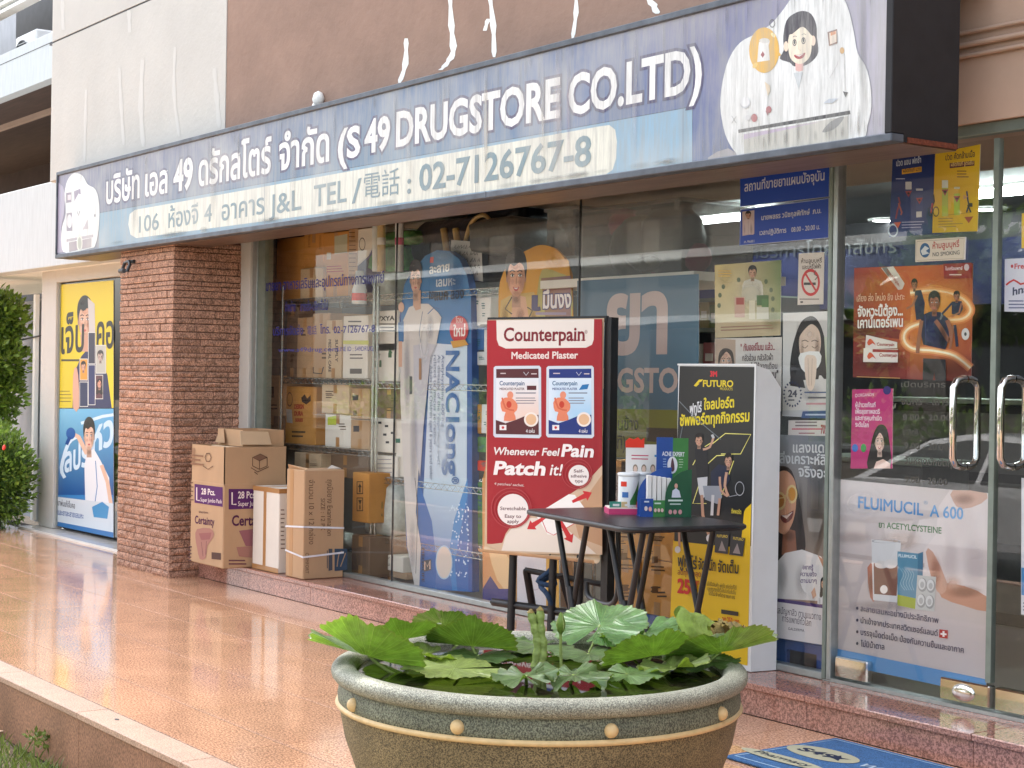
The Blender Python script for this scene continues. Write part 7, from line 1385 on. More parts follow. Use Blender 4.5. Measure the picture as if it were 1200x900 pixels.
# coloured product packs right of the arched cutout
rn = random.Random(31); cols_ = ['plastic_white', 'card_white', 'plastic_wrap', 'cyan_can', 'plastic_pink', 'card_orange', 'paper']; nm_ = {'plastic_white': 'white', 'card_white': 'cream', 'plastic_wrap': 'green', 'cyan_can': 'blue', 'plastic_pink': 'pink', 'card_orange': 'orange', 'paper': 'pale'}
for (pa, pb_, y0, y1, m_, wh) in ((553, 562, 345, 382, 'paper', 'topmost, beside the edge of the blue cutout'), (562, 575, 348, 380, 'paper', 'topmost, between the two arched cutouts'), (554, 567, 384, 410, 'cyan_can', 'second row, left of the red banner'), (567, 580, 386, 412, 'plastic_white', 'second row, nearest the red banner'), (556, 571, 412, 428, 'plastic_white', 'third row, left of the red banner'), (556, 564, 474, 508, 'card_orange', 'fourth row, yellow print, left of the banner'), (564, 574, 474, 508, 'plastic_white', 'fourth row, beside the red banner'), (556, 572, 512, 530, 'plastic_wrap', 'fifth row, left of the banner headline'), (557, 572, 540, 552, 'flower', 'sixth row, thin red one left of the banner'), (557, 568, 565, 640, 'plastic_wrap', 'tall one low between cutout and banner')):
    pbox(nm_.get(m_, 'red')+' product pack '+wh, pa, pb_, y0, y1, m_, Y=5.66, d=.2, marks=3, tape=False, cat='pack', name='product_pack', col=(60, 110, 110))
# shelf unit further in, seen right of the banner sticker
su = thing('shelf_unit', 'dark product shelf unit deep in the shop right of the blue sticker banner', 'shelf', (onY(830, 400, 7.5).x, 7.6, ZS))
for px, y0 in ((800, 320), (905, 320)): x = onY(px, 400, 7.5).x; bx('upright', M['int_dark'], su, x-.02, x+.02, 7.5, 7.9, ZS, 2.0)
xa, xb = onY(800, 400, 7.5).x, onY(905, 400, 7.5).x
for z in (.5, .85, 1.2, 1.5, 1.8, 2.0): bx('board', M['alu_dull'], su, xa, xb, 7.5, 7.9, z-.012, z+.012)
pcol = [mat('pack_'+n_, RGB(*c), .5) for n_, c in (('teal', (60, 120, 120)), ('sand', (170, 160, 120)), ('rose', (150, 80, 84)), ('steel', (90, 110, 140)), ('moss', (100, 120, 70)), ('bone', (180, 178, 168)))]; pn_ = ['teal', 'sand coloured', 'dull rose', 'steel blue', 'moss green', 'bone white']
rowsn = ['bottom board', 'second lowest board', 'middle board', 'second highest board', 'top board']
for zi, z in enumerate((.5, .85, 1.2, 1.5, 1.8)):
    x = xa+.04; k = 0
    while x < xb-.1:
        w_ = rn.uniform(.08, .13); h = rn.uniform(.13, .24 if zi not in (4,) else .18); ci = rn.randrange(6)
        ordn = ['first', 'second', 'third', 'fourth', 'fifth', 'sixth', 'seventh', 'eighth', 'ninth', 'tenth', 'eleventh', 'twelfth', 'thirteenth', 'fourteenth', 'fifteenth'][k]
        t = thing('product_pack', pn_[ci]+' pack, '+ordn+' from left, on the '+rowsn[zi]+' deep inside', 'pack', (x+w_/2, 7.56, z+.012), 'packs on the deep shelf unit')
        bx('carton', pcol[ci], t, x, x+w_, 7.53, 7.65, z+.013, z+.012+h, bev=.004); bx('label', M['paper'], t, x+w_*.2, x+w_*.8, 7.527, 7.5295, z+.02+h*.35, z+.02+h*.6); x += w_+.008; k += 1
# clear storage bins behind the middle pane top
def bin_(lab, px0, px1, pt, pb, Y, d, fill):
    a, b = onY(px0, 270, Y).x, onY(px1, 270, Y).x; z1, z0 = onY((px0+px1)/2, pt, Y).z, onY((px0+px1)/2, pb, Y).z
    t = thing('storage_bin', lab, 'storage bin', ((a+b)/2, Y+d/2, z0)); q = MB()
    for e in ((a, b, Y, Y+.004), (a, b, Y+d-.004, Y+d), (a, a+.004, Y+.004, Y+d-.004), (b-.004, b, Y+.004, Y+d-.004)): q.box(*e, z0, z1)
    q.box(a, b, Y, Y+d, z0-.004, z0); q.build('tub', M['thinglass'], t); bx('lid', M['thinglass'], t, a-.015, b+.015, Y-.015, Y+d, z1, z1+.022, bev=.005)
    bx('latch', M['thinglass'], t, b-.03, b+.0, Y-.03, Y-.016, z1-.04, z1+.01, bev=.003)
    for i, (m_, fx, fz, r) in enumerate(fill): c_ = (a+(b-a)*fx, Y+d*.45, z0+(z1-z0)*fz); nb_ = MB().ball(c_, r, 12, (1.2, .7, 1)); nb_.build('contents', M[m_], t)
    return t
bin_('smaller clear storage bin left of the pane joint on the top shelf', 641, 674, 247, 300, 5.7, .4, (('bag_grey', .4, .4, .10), ('white_wrap', .6, .5, .09)))
bn2 = bin_('wide clear storage bin with pink and dark contents under the tube light', 679, 799, 243, 322, 5.62, .5, (('bag_dark', .6, .55, .2), ('plastic_pink', .12, .85, .09), ('plastic_pink', .52, .55, .09), ('plastic_pink', .45, .25, .08), ('plastic_pink', .85, .25, .08), ('bag_grey', .3, .45, .19)))
MB().tube(crom([tuple(onY(732, 305, 5.7)), tuple(onY(745, 316, 5.7)), tuple(onY(760, 318, 5.7)), tuple(onY(775, 310, 5.7)), tuple(onY(765, 300, 5.7)), tuple(onY(748, 304, 5.7))], 4, False), .008, 6).build('cable', M['frame_black'], bn2)
sh_ = thing('bin_shelf', 'pale shelf board carrying the clear storage bins above the blue sticker', 'shelf', (onY(740, 325, 5.8).x, 5.8, onY(740, 325, 5.6).z)); zz = onY(740, 322, 5.6).z
bx('board', M['card_white'], sh_, onY(640, 325, 5.6).x, onY(820, 325, 5.6).x, 5.56, 6.2, zz-.05, zz-.005); 
for px in (645, 812): x = onY(px, 325, 5.6).x; bx('support', M['alu_dull'], sh_, x-.015, x+.015, 6.1, 6.15, ZS, zz-.05)
# cartons low behind the middle pane (between banner and totem)
for i, (pa, pb_, y0, y1, lab) in enumerate(((704, 713, 620, 662, 'leftmost narrow carton in the low stack seen behind the table legs'), (715, 750, 618, 654, 'upper left carton of the low stack seen between the table legs'), (751, 790, 622, 656, 'upper right carton of the low stack seen between the table legs'), (716, 750, 655, 712, 'lower left carton of the low stack seen between the table legs'), (751, 790, 657, 722, 'lower right carton of the low stack seen between the table legs'), (712, 752, 540, 556, 'carton edge seen just under the olive part of the sticker banner'))):
    pbox(lab, pa, pb_, y0, y1, 'card_orange' if i else 'card_pale', Y=5.52 if i < 5 else 5.6, d=.3, marks=2, tape=i > 0, prt=(lambda x0, y0: (lambda A: (A.bars(x0+12, y0+6, x0+30, 2, 4, 1.6, (96, 66, 40), .05), A.rect(x0+13, y0+30, x0+20, y0+38, (110, 76, 46)))))(pa, y0) if i in (1, 2, 3, 4) else None, group='cartons behind the table')
pc = thing('low_plinth', 'blue grey plinth under the low carton stack behind the glass', 'plinth', (onY(740, 715, 5.6).x, 5.6, ZS)); bx('block', M['nacblue'], pc, onY(700, 700, 5.5).x, onY(792, 700, 5.5).x, 5.5, 5.9, ZS-.02, onY(745, 716, 5.52).z-.002)
# blue crate behind the glass right of the totem
cr = thing('plastic_crate', 'blue plastic crate behind the glass under the sunglasses poster', 'crate', (onY(935, 770, 5.55).x, 5.6, ZS)); a, b = onY(895, 770, 5.47).x, onY(975, 770, 5.47).x; z1 = onY(935, 752, 5.47).z; z0 = .125
q0, q1 = onY(922, 770, 5.47).x, onY(957, 770, 5.47).x; zh0, zh1 = onY(940, 785, 5.47).z, onY(940, 764, 5.47).z
bx('side', M['plastic_blue'], cr, a, q0, 5.47, 5.49, z0, z1); bx('side', M['plastic_blue'], cr, q1, b, 5.47, 5.49, z0, z1); bx('rail', M['plastic_blue'], cr, q0, q1, 5.47, 5.49, zh1, z1); bx('rail', M['plastic_blue'], cr, q0, q1, 5.47, 5.49, z0, zh0); bx('inside', M['int_dark'], cr, a, b, 5.55, 5.56, z0, z1); bx('rim', M['plastic_blue'], cr, a-.01, b+.01, 5.462, 5.9, z1, z1+.02, bev=.004)
# counters behind the doors
for i, (px, Y, w_, h, m_, lab) in enumerate(((1010, 7.2, .9, 1.0, 'int_wall', 'grey counter inside the shop behind the glass door'), (1120, 7.6, 1.2, 1.35, 'int_dark', 'dark cabinet inside the shop behind the door handles'))):
    x = onY(px, 500, Y).x; t = thing('counter', lab, 'counter', (x, Y, ZS)); bx('carcass', M[m_], t, x-w_/2, x+w_/2, Y, Y+.5, ZS-.02, h, bev=.01); bx('top', M['alu_dull'], t, x-w_/2-.02, x+w_/2+.02, Y-.02, Y+.52, h, h+.03, bev=.004)
    for k in range(3): bx('drawer', M['int_wall'], t, x-w_/2+.03, x+w_/2-.03, Y-.006, Y, ZS+.05+k*(h-ZS-.05)/3, ZS+(k+1)*(h-ZS-.05)/3)

# ================================================================ THE POT
PC = Vector((-4.158, 3.064, 0)); PR = .642
pot = thing('stone_pot', 'large round terrazzo water pot with pale rim and ochre studs', 'pot', tuple(PC))
rim = [(.606, .515), (.614, .520), (.622, .523), (.632, .528), (.640, .538), (.643, .549), (.641, .560), (.634, .569), (.620, .575), (.600, .576), (.585, .573), (.573, .566), (.566, .555), (.563, .54), (.560, .50), (.55, .42)]
MB().lathe(rim, tuple(PC), 128).build('rim', M['pot_rim'], pot)
MB().lathe([(.612, .452), (.620, .462), (.622, .48), (.619, .502), (.614, .522)], tuple(PC), 128).build('collar', M['pot'], pot)
MB().lathe([(.30, 0), (.36, .0), (.40, .02), (.44, .07), (.51, .16), (.565, .26), (.598, .35), (.612, .42), (.616, .453)], tuple(PC), 128).build('bowl', M['pot_low'], pot)
MB().lathe([(.615, .444), (.625, .447), (.629, .454), (.626, .461), (.616, .464)], tuple(PC), 128).build('ochre_ridge', M['gold'], pot)
MB().lathe([(.2, .02), (.55, .2), (.556, .43)], tuple(PC), 64).build('inner_wall', M['pot'], pot)
def ray_side(px, r, z):
    """angle on the pot where the circle of radius r shows at photo x, near side"""
    best = None
    for i in range(720):
        a = 2*math.pi*i/720; p = PC+Vector((r*math.cos(a), r*math.sin(a), z)); d = p-EYEV; n = Vector((math.cos(a), math.sin(a), 0))
        if d.dot(n) > 0: continue
        c = AX*d.x+AY*d.y+AZ*d.z; x = CX_+F_*c.x/c.z
        if best is None or abs(x-px) < best[0]: best = (abs(x-px), a)
    return best[1]
a0 = ray_side(535, .62, .487); a1 = ray_side(711, .62, .487); stp = a1-a0
while stp > math.pi: stp -= 2*math.pi
while stp < -math.pi: stp += 2*math.pi
nst = max(6, round(2*math.pi/abs(stp)))
for k in range(nst):
    a = a0+2*math.pi*k/nst*(1 if stp > 0 else -1); c = PC+Vector((.619*math.cos(a), .619*math.sin(a), .487)); MB().ball(tuple(c), .021, 14).build('stud', M['gold'], pot)
tag(MB().lathe([(0, .545), (.3, .545), (.564, .545)], tuple(PC), 64).build('pot_water', M['water']), kind='structure')

# ---- water lily leaves
RT = Vector((AX.x, AY.x, AZ.x)); RT.z = 0; RT.normalize(); FW = Vector((AX.z, AY.z, AZ.z)); FW.z = 0; FW.normalize(); UP = Vector((0, 0, 1))
def lily(lab, px, py, z, R, tilt, roll=0, notch=0, cup=.15, wav=.03, m='lily', seed=0, nf=0, fold=0.0):
    """leaf centred where photo point meets height z; tilt raises its far edge (degrees), roll lowers its right side"""
    R *= 1.05 if nf else 1
    rn = random.Random(seed); c = onZ(px, py, z); t = math.radians(tilt); ro = math.radians(roll)
    ea = (RT*math.cos(ro)-UP*math.sin(ro)).normalized(); eb = (FW*math.cos(t)+UP*math.sin(t)).normalized(); eb = (eb-ea*eb.dot(ea)).normalized(); en = ea.cross(eb)
    if en.z < 0: en = -en
    nr, na = 9, 96; V = []; UVv = []; ph = [rn.random()*6.28 for _ in range(5)]; gap = math.radians(9)
    for i in range(nr+1):
        r = i/nr
        for k in range(na+1):
            q = gap+(2*math.pi-2*gap)*k/na; th = q+math.radians(notch)
            if i == nr: rad = R*(1+.055*((k % 2)-.5)*(1+.5*math.sin(k*.9))+.02*math.sin(7*q+ph[0])+.03*math.sin(3*q+ph[1]))
            else: rad = R*r*(1+.02*r*math.sin(7*q+ph[0])+.03*r*math.sin(3*q+ph[1]))
            lift = R*(cup*r*r+wav*r*r*(math.sin(5*q+ph[2])+.7*math.sin(9*q+ph[3])+.4*math.sin(14*q+ph[4])))-.004*abs(math.sin(11*q))*r
            x, y = rad*math.cos(th), rad*math.sin(th)
            lift += fold*(y*y)/R
            if nf and y < 0:      # near part of the blade bent upwards, its underside turned to the street
                g = min(1, -y/(R*.22)); an = math.radians(nf*.86)*g*g*(3-2*g)+math.radians(nf)*.25*max(0, -y/R-.3); y, lift = y*math.cos(an)-0*lift, lift*math.cos(an)-y*math.sin(an)
            V.append(c+ea*x+eb*y+en*lift); UVv.append((q/(2*math.pi), r))
    Fs = []
    for i in range(nr):
        for k in range(na): a = i*(na+1)+k; Fs.append((a, a+na+1, a+na+2, a+1))
    n0 = (V[Fs[40][1]]-V[Fs[40][0]]).cross(V[Fs[40][2]]-V[Fs[40][0]])
    if n0.dot(en) < 0: Fs = [tuple(reversed(f)) for f in Fs]
    t_ = thing('lily_leaf', lab, 'leaf', tuple(c), 'water lily leaves in the pot')
    me = bpy.data.meshes.new('blade'); me.from_pydata([tuple(v-c) for v in V], [], Fs); me.polygons.foreach_set('use_smooth', [True]*len(Fs)); uv = me.uv_layers.new(name='polar')
    uv.data.foreach_set('uv', [x for f in Fs for i in f for x in UVv[i]]); me.materials.append(M[m]); o = bpy.data.objects.new('blade', me); COL.objects.link(o); o.parent = t_
    dn = PC-c; dn.z = 0; e = c+dn*.35; e.z = .50
    MB().tube(crom([tuple(c), tuple(c*.6+e*.4-UP*.015), (e.x, e.y, .505)], 4, False), .005, 6).build('stalk', M['stalk'], t_); return t_
lily('far left leaf hanging over the rim, seen from its veined underside', 431, 768, .60, .185, 3, 15, 205, .04, .05, seed=1, nf=40)
lily('bright green leaf second from the left behind the hanging one', 474, 749, .60, .13, 3, -12, 100, .06, .05, seed=2, nf=34)
lily('small dark leaf at the very back left of the upright bright leaf', 521, 733, .60, .105, 3, 6, 100, .06, .05, seed=3, nf=38)
lily('large bright translucent leaf standing left of the thick stalks', 553, 757, .585, .142, 1, 3, 60, .05, .05, seed=4, nf=44)
lily('pale edged leaf curling beside the hanging left leaf', 500, 768, .575, .115, 4, 12, 60, .05, .06, m='lily_pale', seed=5, nf=16)
lily('flat pale green leaf floating front left', 532, 783, .572, .155, 1, 2, 20, .02, .03, m='lily_pale', seed=6)
lily('wavy leaf lying at the front edge under the stalks', 616, 792, .575, .10, 3, -4, 300, .03, .12, seed=7)
lily('wavy leaf at the front edge right of the stalks', 672, 791, .575, .115, 3, 2, 200, .03, .12, seed=8)
lily('largest glossy back leaf showing its pale upper face right of the bud', 703, 733, .62, .165, 17, -6, 240, .06, .05, m='lily_gloss', seed=9)
lily('pale glossy leaf behind the big green one at the back right', 756, 742, .61, .15, 9, -4, 80, .06, .06, m='lily_gloss', seed=10)
lily('big green leaf bent up right of centre, veins radiating on its underside', 764, 769, .585, .160, 1, -10, 60, .03, .05, seed=11, nf=34)
lily('rightmost leaf reaching over the rim towards the black and yellow totem', 845, 764, .60, .175, 2, -13, 120, .05, .06, seed=12, nf=30)
lily('small bright leaf at the right front edge of the pot', 788, 782, .575, .11, 5, -10, 30, .05, .10, m='lily_pale', seed=13, nf=14)
lily('flat leaf lying on the water below the big green right leaf', 735, 790, .570, .11, 2, -2, 130, .02, .05, seed=14)
lily('dark leaf on the water under the bright standing leaf', 560, 768, .563, .12, 1, 0, 80, .01, .02, seed=15)
lily('dark leaf in the shade under the rightmost leaf', 826, 776, .570, .11, 3, -6, 0, .03, .05, seed=16)
lily('round leaf floating at the back of the pot behind the thick stalks', 628, 757, .566, .125, 1, 0, 45, .01, .03, seed=17)
lily('small dull leaf floating at the back left between two upright leaves', 600, 752, .566, .09, 2, 2, 145, .02, .04, seed=18)
lily('leaf floating at the back right below the glossy leaf', 690, 766, .564, .12, 1, -1, 90, .01, .03, seed=19)
# thick stalks
for i, (P_, lab) in enumerate((([(625, 786, .53), (630, 760, .56), (627, 738, .60), (622, 718, .625)], 'left one of the two thick ribbed stalks rising from the water'), ([(632, 786, .53), (637, 762, .56), (634, 738, .60), (633, 715, .63)], 'right one of the two thick ribbed stalks rising from the water'))):
    B_ = onZ(P_[0][0], P_[0][1], .53); pts = []
    pl_ = PP(B_, -FW)
    pts = [pl_[0](p[0], p[1]) for p in P_]; t = thing('thick_stalk', lab, 'stalk', tuple(B_), 'thick stalks'); C_ = crom([tuple(p) for p in pts], 6, False); MB().tube(C_, [.013+.0022*math.sin(k*1.7) for k in range(len(C_))], 10).build('stem', M['stalk'], t)
    MB().tube([C_[-1], tuple(Vector(C_[-1])+Vector((0, 0, .012)))], [.013, .003], 8).build('broken_tip', M['decay'], t)
B_ = onZ(657, 787, .53); pl_ = PP(B_, -FW); t = thing('flower_bud', 'closed green lily bud on a thin upright stem right of the thick stalks', 'flower bud', tuple(B_))
pts = [pl_[0](x, y) for x, y in ((658, 787), (657, 760), (657, 742))]; MB().tube(crom([tuple(p) for p in pts], 5, False), .005, 8).build('stem', M['stalk'], t)
tp_ = pts[-1]; q = MB(); q.lathe([(.004, 0), (.012, .012), (.0155, .028), (.013, .045), (.006, .060), (.0008, .070)], tuple(tp_-Vector((0, 0, .003))), 14); q.build('bud', M['foliage'], t)
for k in range(4):
    a = math.pi/2*k; MB().tube([tuple(tp_+Vector((.013*math.cos(a), .013*math.sin(a), .008))), tuple(tp_+Vector((.0155*math.cos(a), .0155*math.sin(a), .028))), tuple(tp_+Vector((.006*math.cos(a), .006*math.sin(a), .062)))], [.001, .004, .001], 5).build('sepal', M['stalk'], t)
# curled decaying leaf
C_ = onZ(822, 742, .62); t = thing('curled_leaf', 'curled yellow green leaf with brown rotten holes on top of the right leaves', 'leaf', tuple(C_)); rn = random.Random(8)
V = []; Fs = []; nu, nv = 14, 16
for i in range(nu+1):
    for k in range(nv+1):
        u_ = i/nu-.5; v_ = k/nv; a = math.pi*(1.15*v_-.1); r = .052*(1-.35*u_)*(1+.08*math.sin(5*v_*3+i))
        p = C_+RT*(u_*.16)+FW*(-math.cos(a)*r)+UP*(math.sin(a)*r*1.45-.02+.03*(-u_))+RT*.01*math.sin(k); V.append(p)
for i in range(nu):
    for k in range(nv):
        if i > nu*.62 and rn.random() < .16: continue
        a = i*(nv+1)+k; Fs.append((a, a+1, a+nv+2, a+nv+1))
for j, (nm, cond, m_) in enumerate((('sound_blade', lambda f: f[0]//(nv+1) < nu*.66, 'lily_pale'), ('rotten_part', lambda f: f[0]//(nv+1) >= nu*.66, 'decay'))):
    ff = [f for f in Fs if cond(f)]; q = MB(); q.add(V, ff, True); o = q.build(nm, M[m_], t)
    uv = o.data.uv_layers.new(name='polar')
V = []; Fs = []
for i in range(10):
    for k in range(10): V.append(C_+RT*(.06+.02*i/1.5)+RT*0+FW*(-.05+.011*k)+UP*(.02*math.sin(i*1.3+k)+.03*(1-i/9)-.01+.012*rn.random()))
for i in range(9):
    for k in range(9):
        if rn.random() > .12: Fs.append((i*10+k, i*10+k+1, i*10+k+11, i*10+k+10))
q = MB(); q.add(V, Fs, True); q.build('crumpled_rot', M['decay'], t)

# ================================================================ PLANTS, SOIL LITTER
def leaf_cloud(name, parent, blobs, n, size, m, seed=1, kind='stuff'):
    rn = random.Random(seed); V = []; Fs = []
    tot = sum(b[3]*b[4]*b[5] for b in blobs)
    for (cx, cy, cz, rx, ry, rz) in blobs:
        for _ in range(int(n*rx*ry*rz/tot)):
            d = Vector((rn.gauss(0, 1), rn.gauss(0, 1), rn.gauss(0, 1))).normalized(); rr_ = (rn.random()**.35)*(1+.12*math.sin(d.x*7+d.z*5)); p = Vector((cx+d.x*rx*rr_, cy+d.y*ry*rr_, cz+d.z*rz*rr_))
            a = (d+Vector((rn.uniform(-.8, .8), rn.uniform(-.8, .8), rn.uniform(-.3, .9)))).normalized(); s = size*rn.uniform(.6, 1.3); b = a.cross(Vector((rn.random(), rn.random(), rn.random()))).normalized(); nn_ = a.cross(b)
            i = len(V); V += [p, p+a*s*.5+b*s*.26+nn_*s*.06, p+a*s, p+a*s*.5-b*s*.26+nn_*s*.06]; Fs += [(i, i+1, i+2), (i, i+2, i+3)]
    q = MB(); q.V = V; q.F = Fs; q.S = [False]*len(Fs); return q.build(name, M[m], parent, kind)
bp0 = onZ(8, 622, 0)
bsh = thing('clipped_bush', 'rounded low green bush with one red flower at the far left edge', 'bush', (bp0.x-.1, bp0.y, 0))
def px3(px, py, Y): return onY(px, py, Y)
Yb = bp0.y
c_ = px3(2, 565, Yb)
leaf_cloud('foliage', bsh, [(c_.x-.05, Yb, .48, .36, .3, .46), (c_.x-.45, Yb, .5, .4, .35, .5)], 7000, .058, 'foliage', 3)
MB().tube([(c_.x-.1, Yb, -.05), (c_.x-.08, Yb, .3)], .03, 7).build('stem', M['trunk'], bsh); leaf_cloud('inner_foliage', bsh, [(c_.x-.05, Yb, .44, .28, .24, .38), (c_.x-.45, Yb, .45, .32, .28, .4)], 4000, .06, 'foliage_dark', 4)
fl = px3(7, 525, Yb-.27); q = MB()
for k in range(14): a = k*2.4; d = Vector((math.cos(a)*.5, -.6, math.sin(a)*.5+.3)).normalized(); q.ball(tuple(fl+d*.022), .012, 6)
q.build('flower_head', M['flower'], bsh)
ts = thing('tall_shrub', 'taller dark leaved shrub rising behind the clipped bush at the left edge', 'shrub', (c_.x-.3, Yb+.35, 0)); c2_ = px3(0, 400, Yb+.35)
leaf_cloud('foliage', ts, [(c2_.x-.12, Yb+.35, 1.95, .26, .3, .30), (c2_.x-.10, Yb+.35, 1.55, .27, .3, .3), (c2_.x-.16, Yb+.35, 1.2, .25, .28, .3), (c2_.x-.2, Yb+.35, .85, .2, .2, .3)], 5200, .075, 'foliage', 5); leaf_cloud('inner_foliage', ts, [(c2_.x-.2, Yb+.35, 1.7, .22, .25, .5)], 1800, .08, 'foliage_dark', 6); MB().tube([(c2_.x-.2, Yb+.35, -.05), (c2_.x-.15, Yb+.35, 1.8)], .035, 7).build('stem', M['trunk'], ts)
# grass tufts on the soil bed
rn = random.Random(12); V = []; Fs = []
for _ in range(6000):
    x = rn.uniform(-9.2, -6.3); y = rn.uniform(1.6, 2.57)
    if math.sin(x*5.1)+math.sin(y*9+x*2)+rn.random()*1.4 < .5: continue
    h = rn.uniform(.02, .085); a = rn.random()*6.28; b = rn.random()*6.28; l = rn.uniform(.2, 1)*h; w_ = .0025+.003*rn.random(); p = Vector((x, y, -.285)); i = len(V); s = Vector((math.cos(a), math.sin(a), 0))*w_; d = Vector((math.cos(b)*l, math.sin(b)*l, h))
    V += [p-s, p+s, p+d*.6+s*.7+Vector((0, 0, h*.1)), p+d*.6-s*.7+Vector((0, 0, h*.1)), p+d]; Fs += [(i, i+1, i+2, i+3), (i+3, i+2, i+4)]
q = MB(); q.V = V; q.F = Fs; q.S = [False]*len(Fs); tag(q.build('grass', M['grass']), 'sparse short weeds and grass on the soil below the terrace curb', 'grass', kind='stuff')
V = []; Fs = []
for _ in range(900):
    x = rn.uniform(-9.2, -6.3); y = rn.uniform(1.6, 2.58); s = rn.uniform(.006, .03); a = rn.random()*6.28; p = Vector((x, y, -.275)); i = len(V); u_ = Vector((math.cos(a), math.sin(a), rn.uniform(-.2, .3)))*s; v_ = Vector((-math.sin(a), math.cos(a), rn.uniform(-.2, .3)))*s*.4; V += [p-u_, p-v_, p+u_, p+v_]; Fs.append((i, i+1, i+2, i+3))
q = MB(); q.V = V; q.F = Fs; q.S = [False]*len(Fs); tag(q.build('leaf_litter', M['drygrass']), 'dry leaf litter scattered on the soil bed', 'litter', kind='stuff')
for (x0, y0, x1, y1, lab) in ((12, 900, 40, 864, 'long pale green weed stem leaning right on the soil bed'), (58, 892, 50, 868, 'short leafy weed right of the pale stem')):
    a = onZ(x0, y0, -.28); pl_ = PP(a, -FW); b = pl_[0](x1, y1); t = thing('weed', lab, 'weed', tuple(a)); MB().tube(crom([tuple(a), tuple((a+b)/2+RT*.01), tuple(b)], 4, False), .003, 5).build('stem', M['grass'], t); leaf_cloud('leaves', t, [(b.x, b.y, b.z, .035, .035, .03)], 40, .03, 'grass', 7, None)
a = onZ(8, 858, -.27); t = thing('fallen_leaf', 'dry pinkish fallen leaf on the soil at the left edge', 'leaf', tuple(a)); q = MB(); V = [a+RT*x+FW*y+UP*z for x, y, z in ((-.05, 0, .0), (-.02, -.04, .01), (.03, -.03, .02), (.05, .0, .005), (.02, .04, .012), (-.02, .045, .018), (0, 0, .022))]; q.add(V, [(6, i, (i+1) % 6) for i in range(6)], True); q.build('blade', M['card_pale'], t)
for i, (px, py) in enumerate(((27, 864), (24, 856), (75, 896))):
    a = onZ(px, py, -.272); t = thing('pebble', ('pale pebble right of the fallen leaf on the soil', 'small pebble just above the fallen leaf on the soil', 'pale pebble beside the curb at the bottom edge')[i], 'pebble', tuple(a), 'pebbles on the soil'); MB().ball(tuple(a), .012, 8, (1.3, 1, .6)).build('stone', M['paper'], t)
# drain hole plug on the curb
a = onZ(137, 843, .002); t = thing('dark_chip', 'tiny dark chip lying on the pale curb', 'chip', tuple(a)); MB().ball(tuple(a), .012, 8, (1.4, .8, .25)).build('chip', M['dark_grey'], t)

# ================================================================ ACROSS THE STREET (seen in the glass)
def car(lab, x, y, rz):
    t = thing('parked_car', lab, 'car', (x, y, -.5)); parts = []
    prof = [(-2.2, .32), (-2.25, .6), (-2.15, .86), (-1.55, .95), (-.75, 1.38), (-.2, 1.47), (.7, 1.44), (1.55, 1.12), (2.1, 1.02), (2.24, .8), (2.2, .35)]
    hw = lambda z: .88 if z < .95 else .88-.32*(z-.95)/.5
    q = MB(); n_ = len(prof); V = []
    for s in (-1, 1): V += [(px, s*hw(pz), pz) for px, pz in prof]
    T = [tuple(k) for k in tessellate_polygon([[Vector((p[0], p[1], 0)) for p in prof]])]
    q.add(V, [(i, (i+1) % n_, n_+(i+1) % n_, n_+i) for i in range(n_)]+[k for k in T]+[tuple(n_+i for i in reversed(k)) for k in T]); q.V = [v+Vector((x, y, -.5)) for v in q.V]; q.build('body', M['car'], t)
    for s in (-1, 1):
        for P_ in ([(-1.35, .98), (-.72, 1.33), (-.25, 1.40), (.05, 1.40), (.05, .98)], [(.12, .98), (.12, 1.40), (.68, 1.38), (1.35, 1.10), (1.35, .98)]):
            q = MB(); W_ = [Vector((x+a, y+s*(hw(b)+.004), b-.5)) for a, b in P_]; q.prism(W_, Vector((0, -s*.02, 0))); q.build('side_window', M['car_glass'], t)
        for wx in (-1.4, 1.35):
            q = MB(); q.tube([(x+wx, y+s*.93, -.18), (x+wx, y+s*.72, -.18)], .32, 24); w0 = q.build('wheel', M['rubber'], t); MB().tube([(x+wx, y+s*.945, -.18), (x+wx, y+s*.90, -.18)], .2, 16).build('rim', M['chrome'], w0)
        q = MB(); q.box(x-2.26, x-1.85, y+s*.55, y+s*.9, .22, .36, .03); q.build('tail_light', M['red_lens'], t); q = MB(); q.box(x+1.9, x+2.23, y+s*.5, y+s*.86, .22, .38, .03); q.build('headlight', M['plastic_white'], t)
    q = MB(); q.prism([Vector((x-1.5, y-.6, .475)), Vector((x-1.5, y+.6, .475)), Vector((x-.78, y+.55, .875)), Vector((x-.78, y-.55, .875))], Vector((-.02, 0, .03))); q.build('rear_window', M['car_glass'], t)
    return t
car('white hatchback parked across the street, seen reflected in the glass doors', -10.9, -3.4, 0)
ow = thing('garden_wall', 'low grey wall with a rail across the street, reflected in the glass doors', 'wall', (-12, -6.4, -.5)); bx('wall', M['brick_paint'], ow, -40, 14, -6.6, -6.4, -.5, .55); bx('coping', M['alu'], ow, -40, 14, -6.65, -6.35, .55, .62)
def hedge(lab, x0, x1, y, z0, z1, n, seed):
    t = thing('hedge', lab, 'hedge', ((x0+x1)/2, y, -.5)); k = max(1, int((x1-x0)/1.6)); bl = [(x0+(x1-x0)*(i+.5)/k, y, (z0+z1)/2, (x1-x0)/k*.75, .6, (z1-z0)/2*(1+.15*math.sin(i*2.2))) for i in range(k)]
    leaf_cloud('foliage', t, bl, n, .14, 'foliage', seed); bx('inner_branches', M['int_dark'], t, x0+.4, x1-.4, y-.2, y+.2, -.5, (z0+z1)/2)
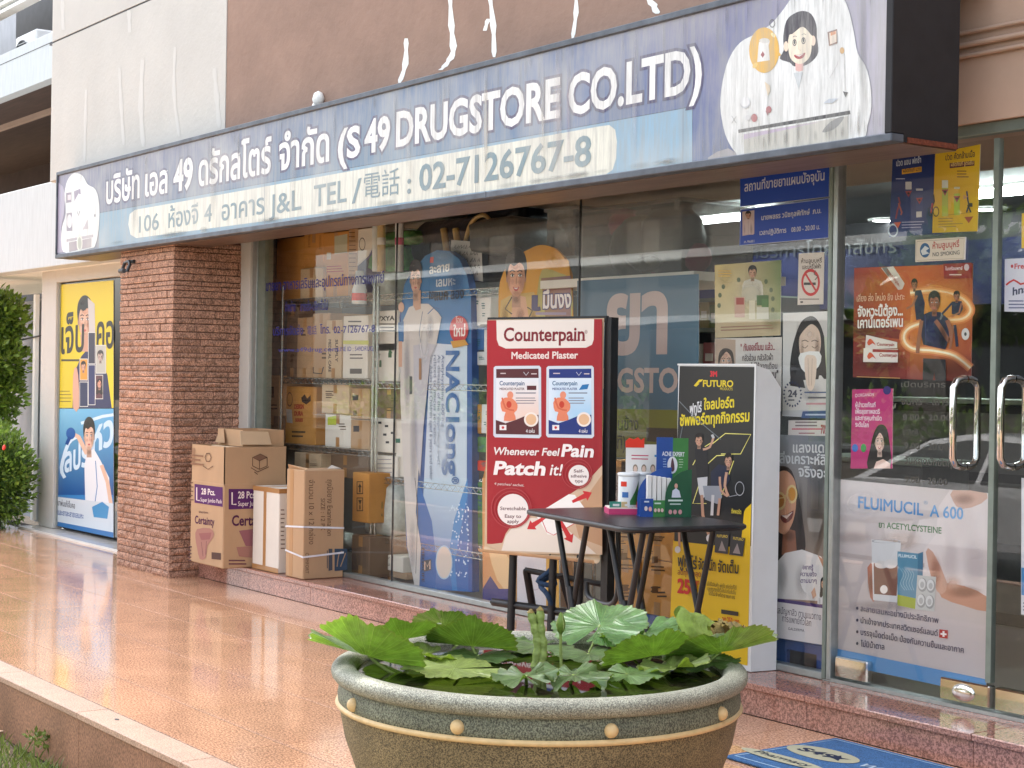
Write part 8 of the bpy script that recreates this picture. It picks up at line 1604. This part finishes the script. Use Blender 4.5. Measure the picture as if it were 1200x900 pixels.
hedge('long green hedge behind the low wall across the street', -32, 8, -7.4, -.2, 1.35, 9000, 40)
ob = thing('office_building', 'pale building with dark windows across the street', 'building', (-14, -20, -.5)); bx('facade', M['brick_paint'], ob, -46, 12, -22, -16, -.5, 6.5)
for r_ in range(2):
    for k in range(18): bx('window', M['car_glass'], ob, -44+k*3.1, -42.2+k*3.1, -15.99, -15.97, .9+r_*2.9, 2.6+r_*2.9)
for r_ in range(3): bx('floor_band', M['white_paint'], ob, -46, 12, -16, -15.8, 2.95+r_*1.6-.1, 3.05+r_*1.6)
def tree(lab, x, y, h, r, seed):
    t = thing('street_tree', lab, 'tree', (x, y, -.5), 'trees across the street'); rn = random.Random(seed)
    MB().tube(crom([(x, y, -.5), (x+.1, y, h*.3), (x-.05, y+.1, h*.6)], 4, False), [.2-.012*k for k in range(9)], 9).build('trunk', M['trunk'], t)
    for k in range(4): a = k*1.7; MB().tube([(x, y, h*.4), (x+math.cos(a)*r*.6, y+math.sin(a)*r*.6, h*.75)], [.08, .03], 6).build('limb', M['trunk'], t)
    bl = [(x+rn.uniform(-1, 1)*r*.7, y+rn.uniform(-1, 1)*r*.6, h*.72+rn.uniform(-1, 1)*h*.16, r*.5, r*.5, r*.38) for _ in range(8)]; leaf_cloud('crown', t, bl, 2600, .26, 'foliage', seed)
for i, (x, y, h, r) in enumerate(((-17, -9.5, 4.2, 1.6), (-8.0, -10.5, 4.8, 1.8))):
    tree(('broad street tree behind the white car', 'tallest street tree right of the white car', 'wide street tree far to the left across the street', 'smaller street tree straight across from the doors')[i], x, y, h, r, 60+i)

# unseen hedge out of frame, added to darken faces turned to the right
t = thing('added_shade_hedge', 'added unseen dark hedge that shades faces turned to the right', 'hedge', (4.4, 2, -.3))
leaf_cloud('foliage', t, [(4.4, y, z, .9, 1.3, 1.4) for y in (-2, 0, 2, 4) for z in (.9, 2.9)], 9000, .16, 'foliage_dark', 90)
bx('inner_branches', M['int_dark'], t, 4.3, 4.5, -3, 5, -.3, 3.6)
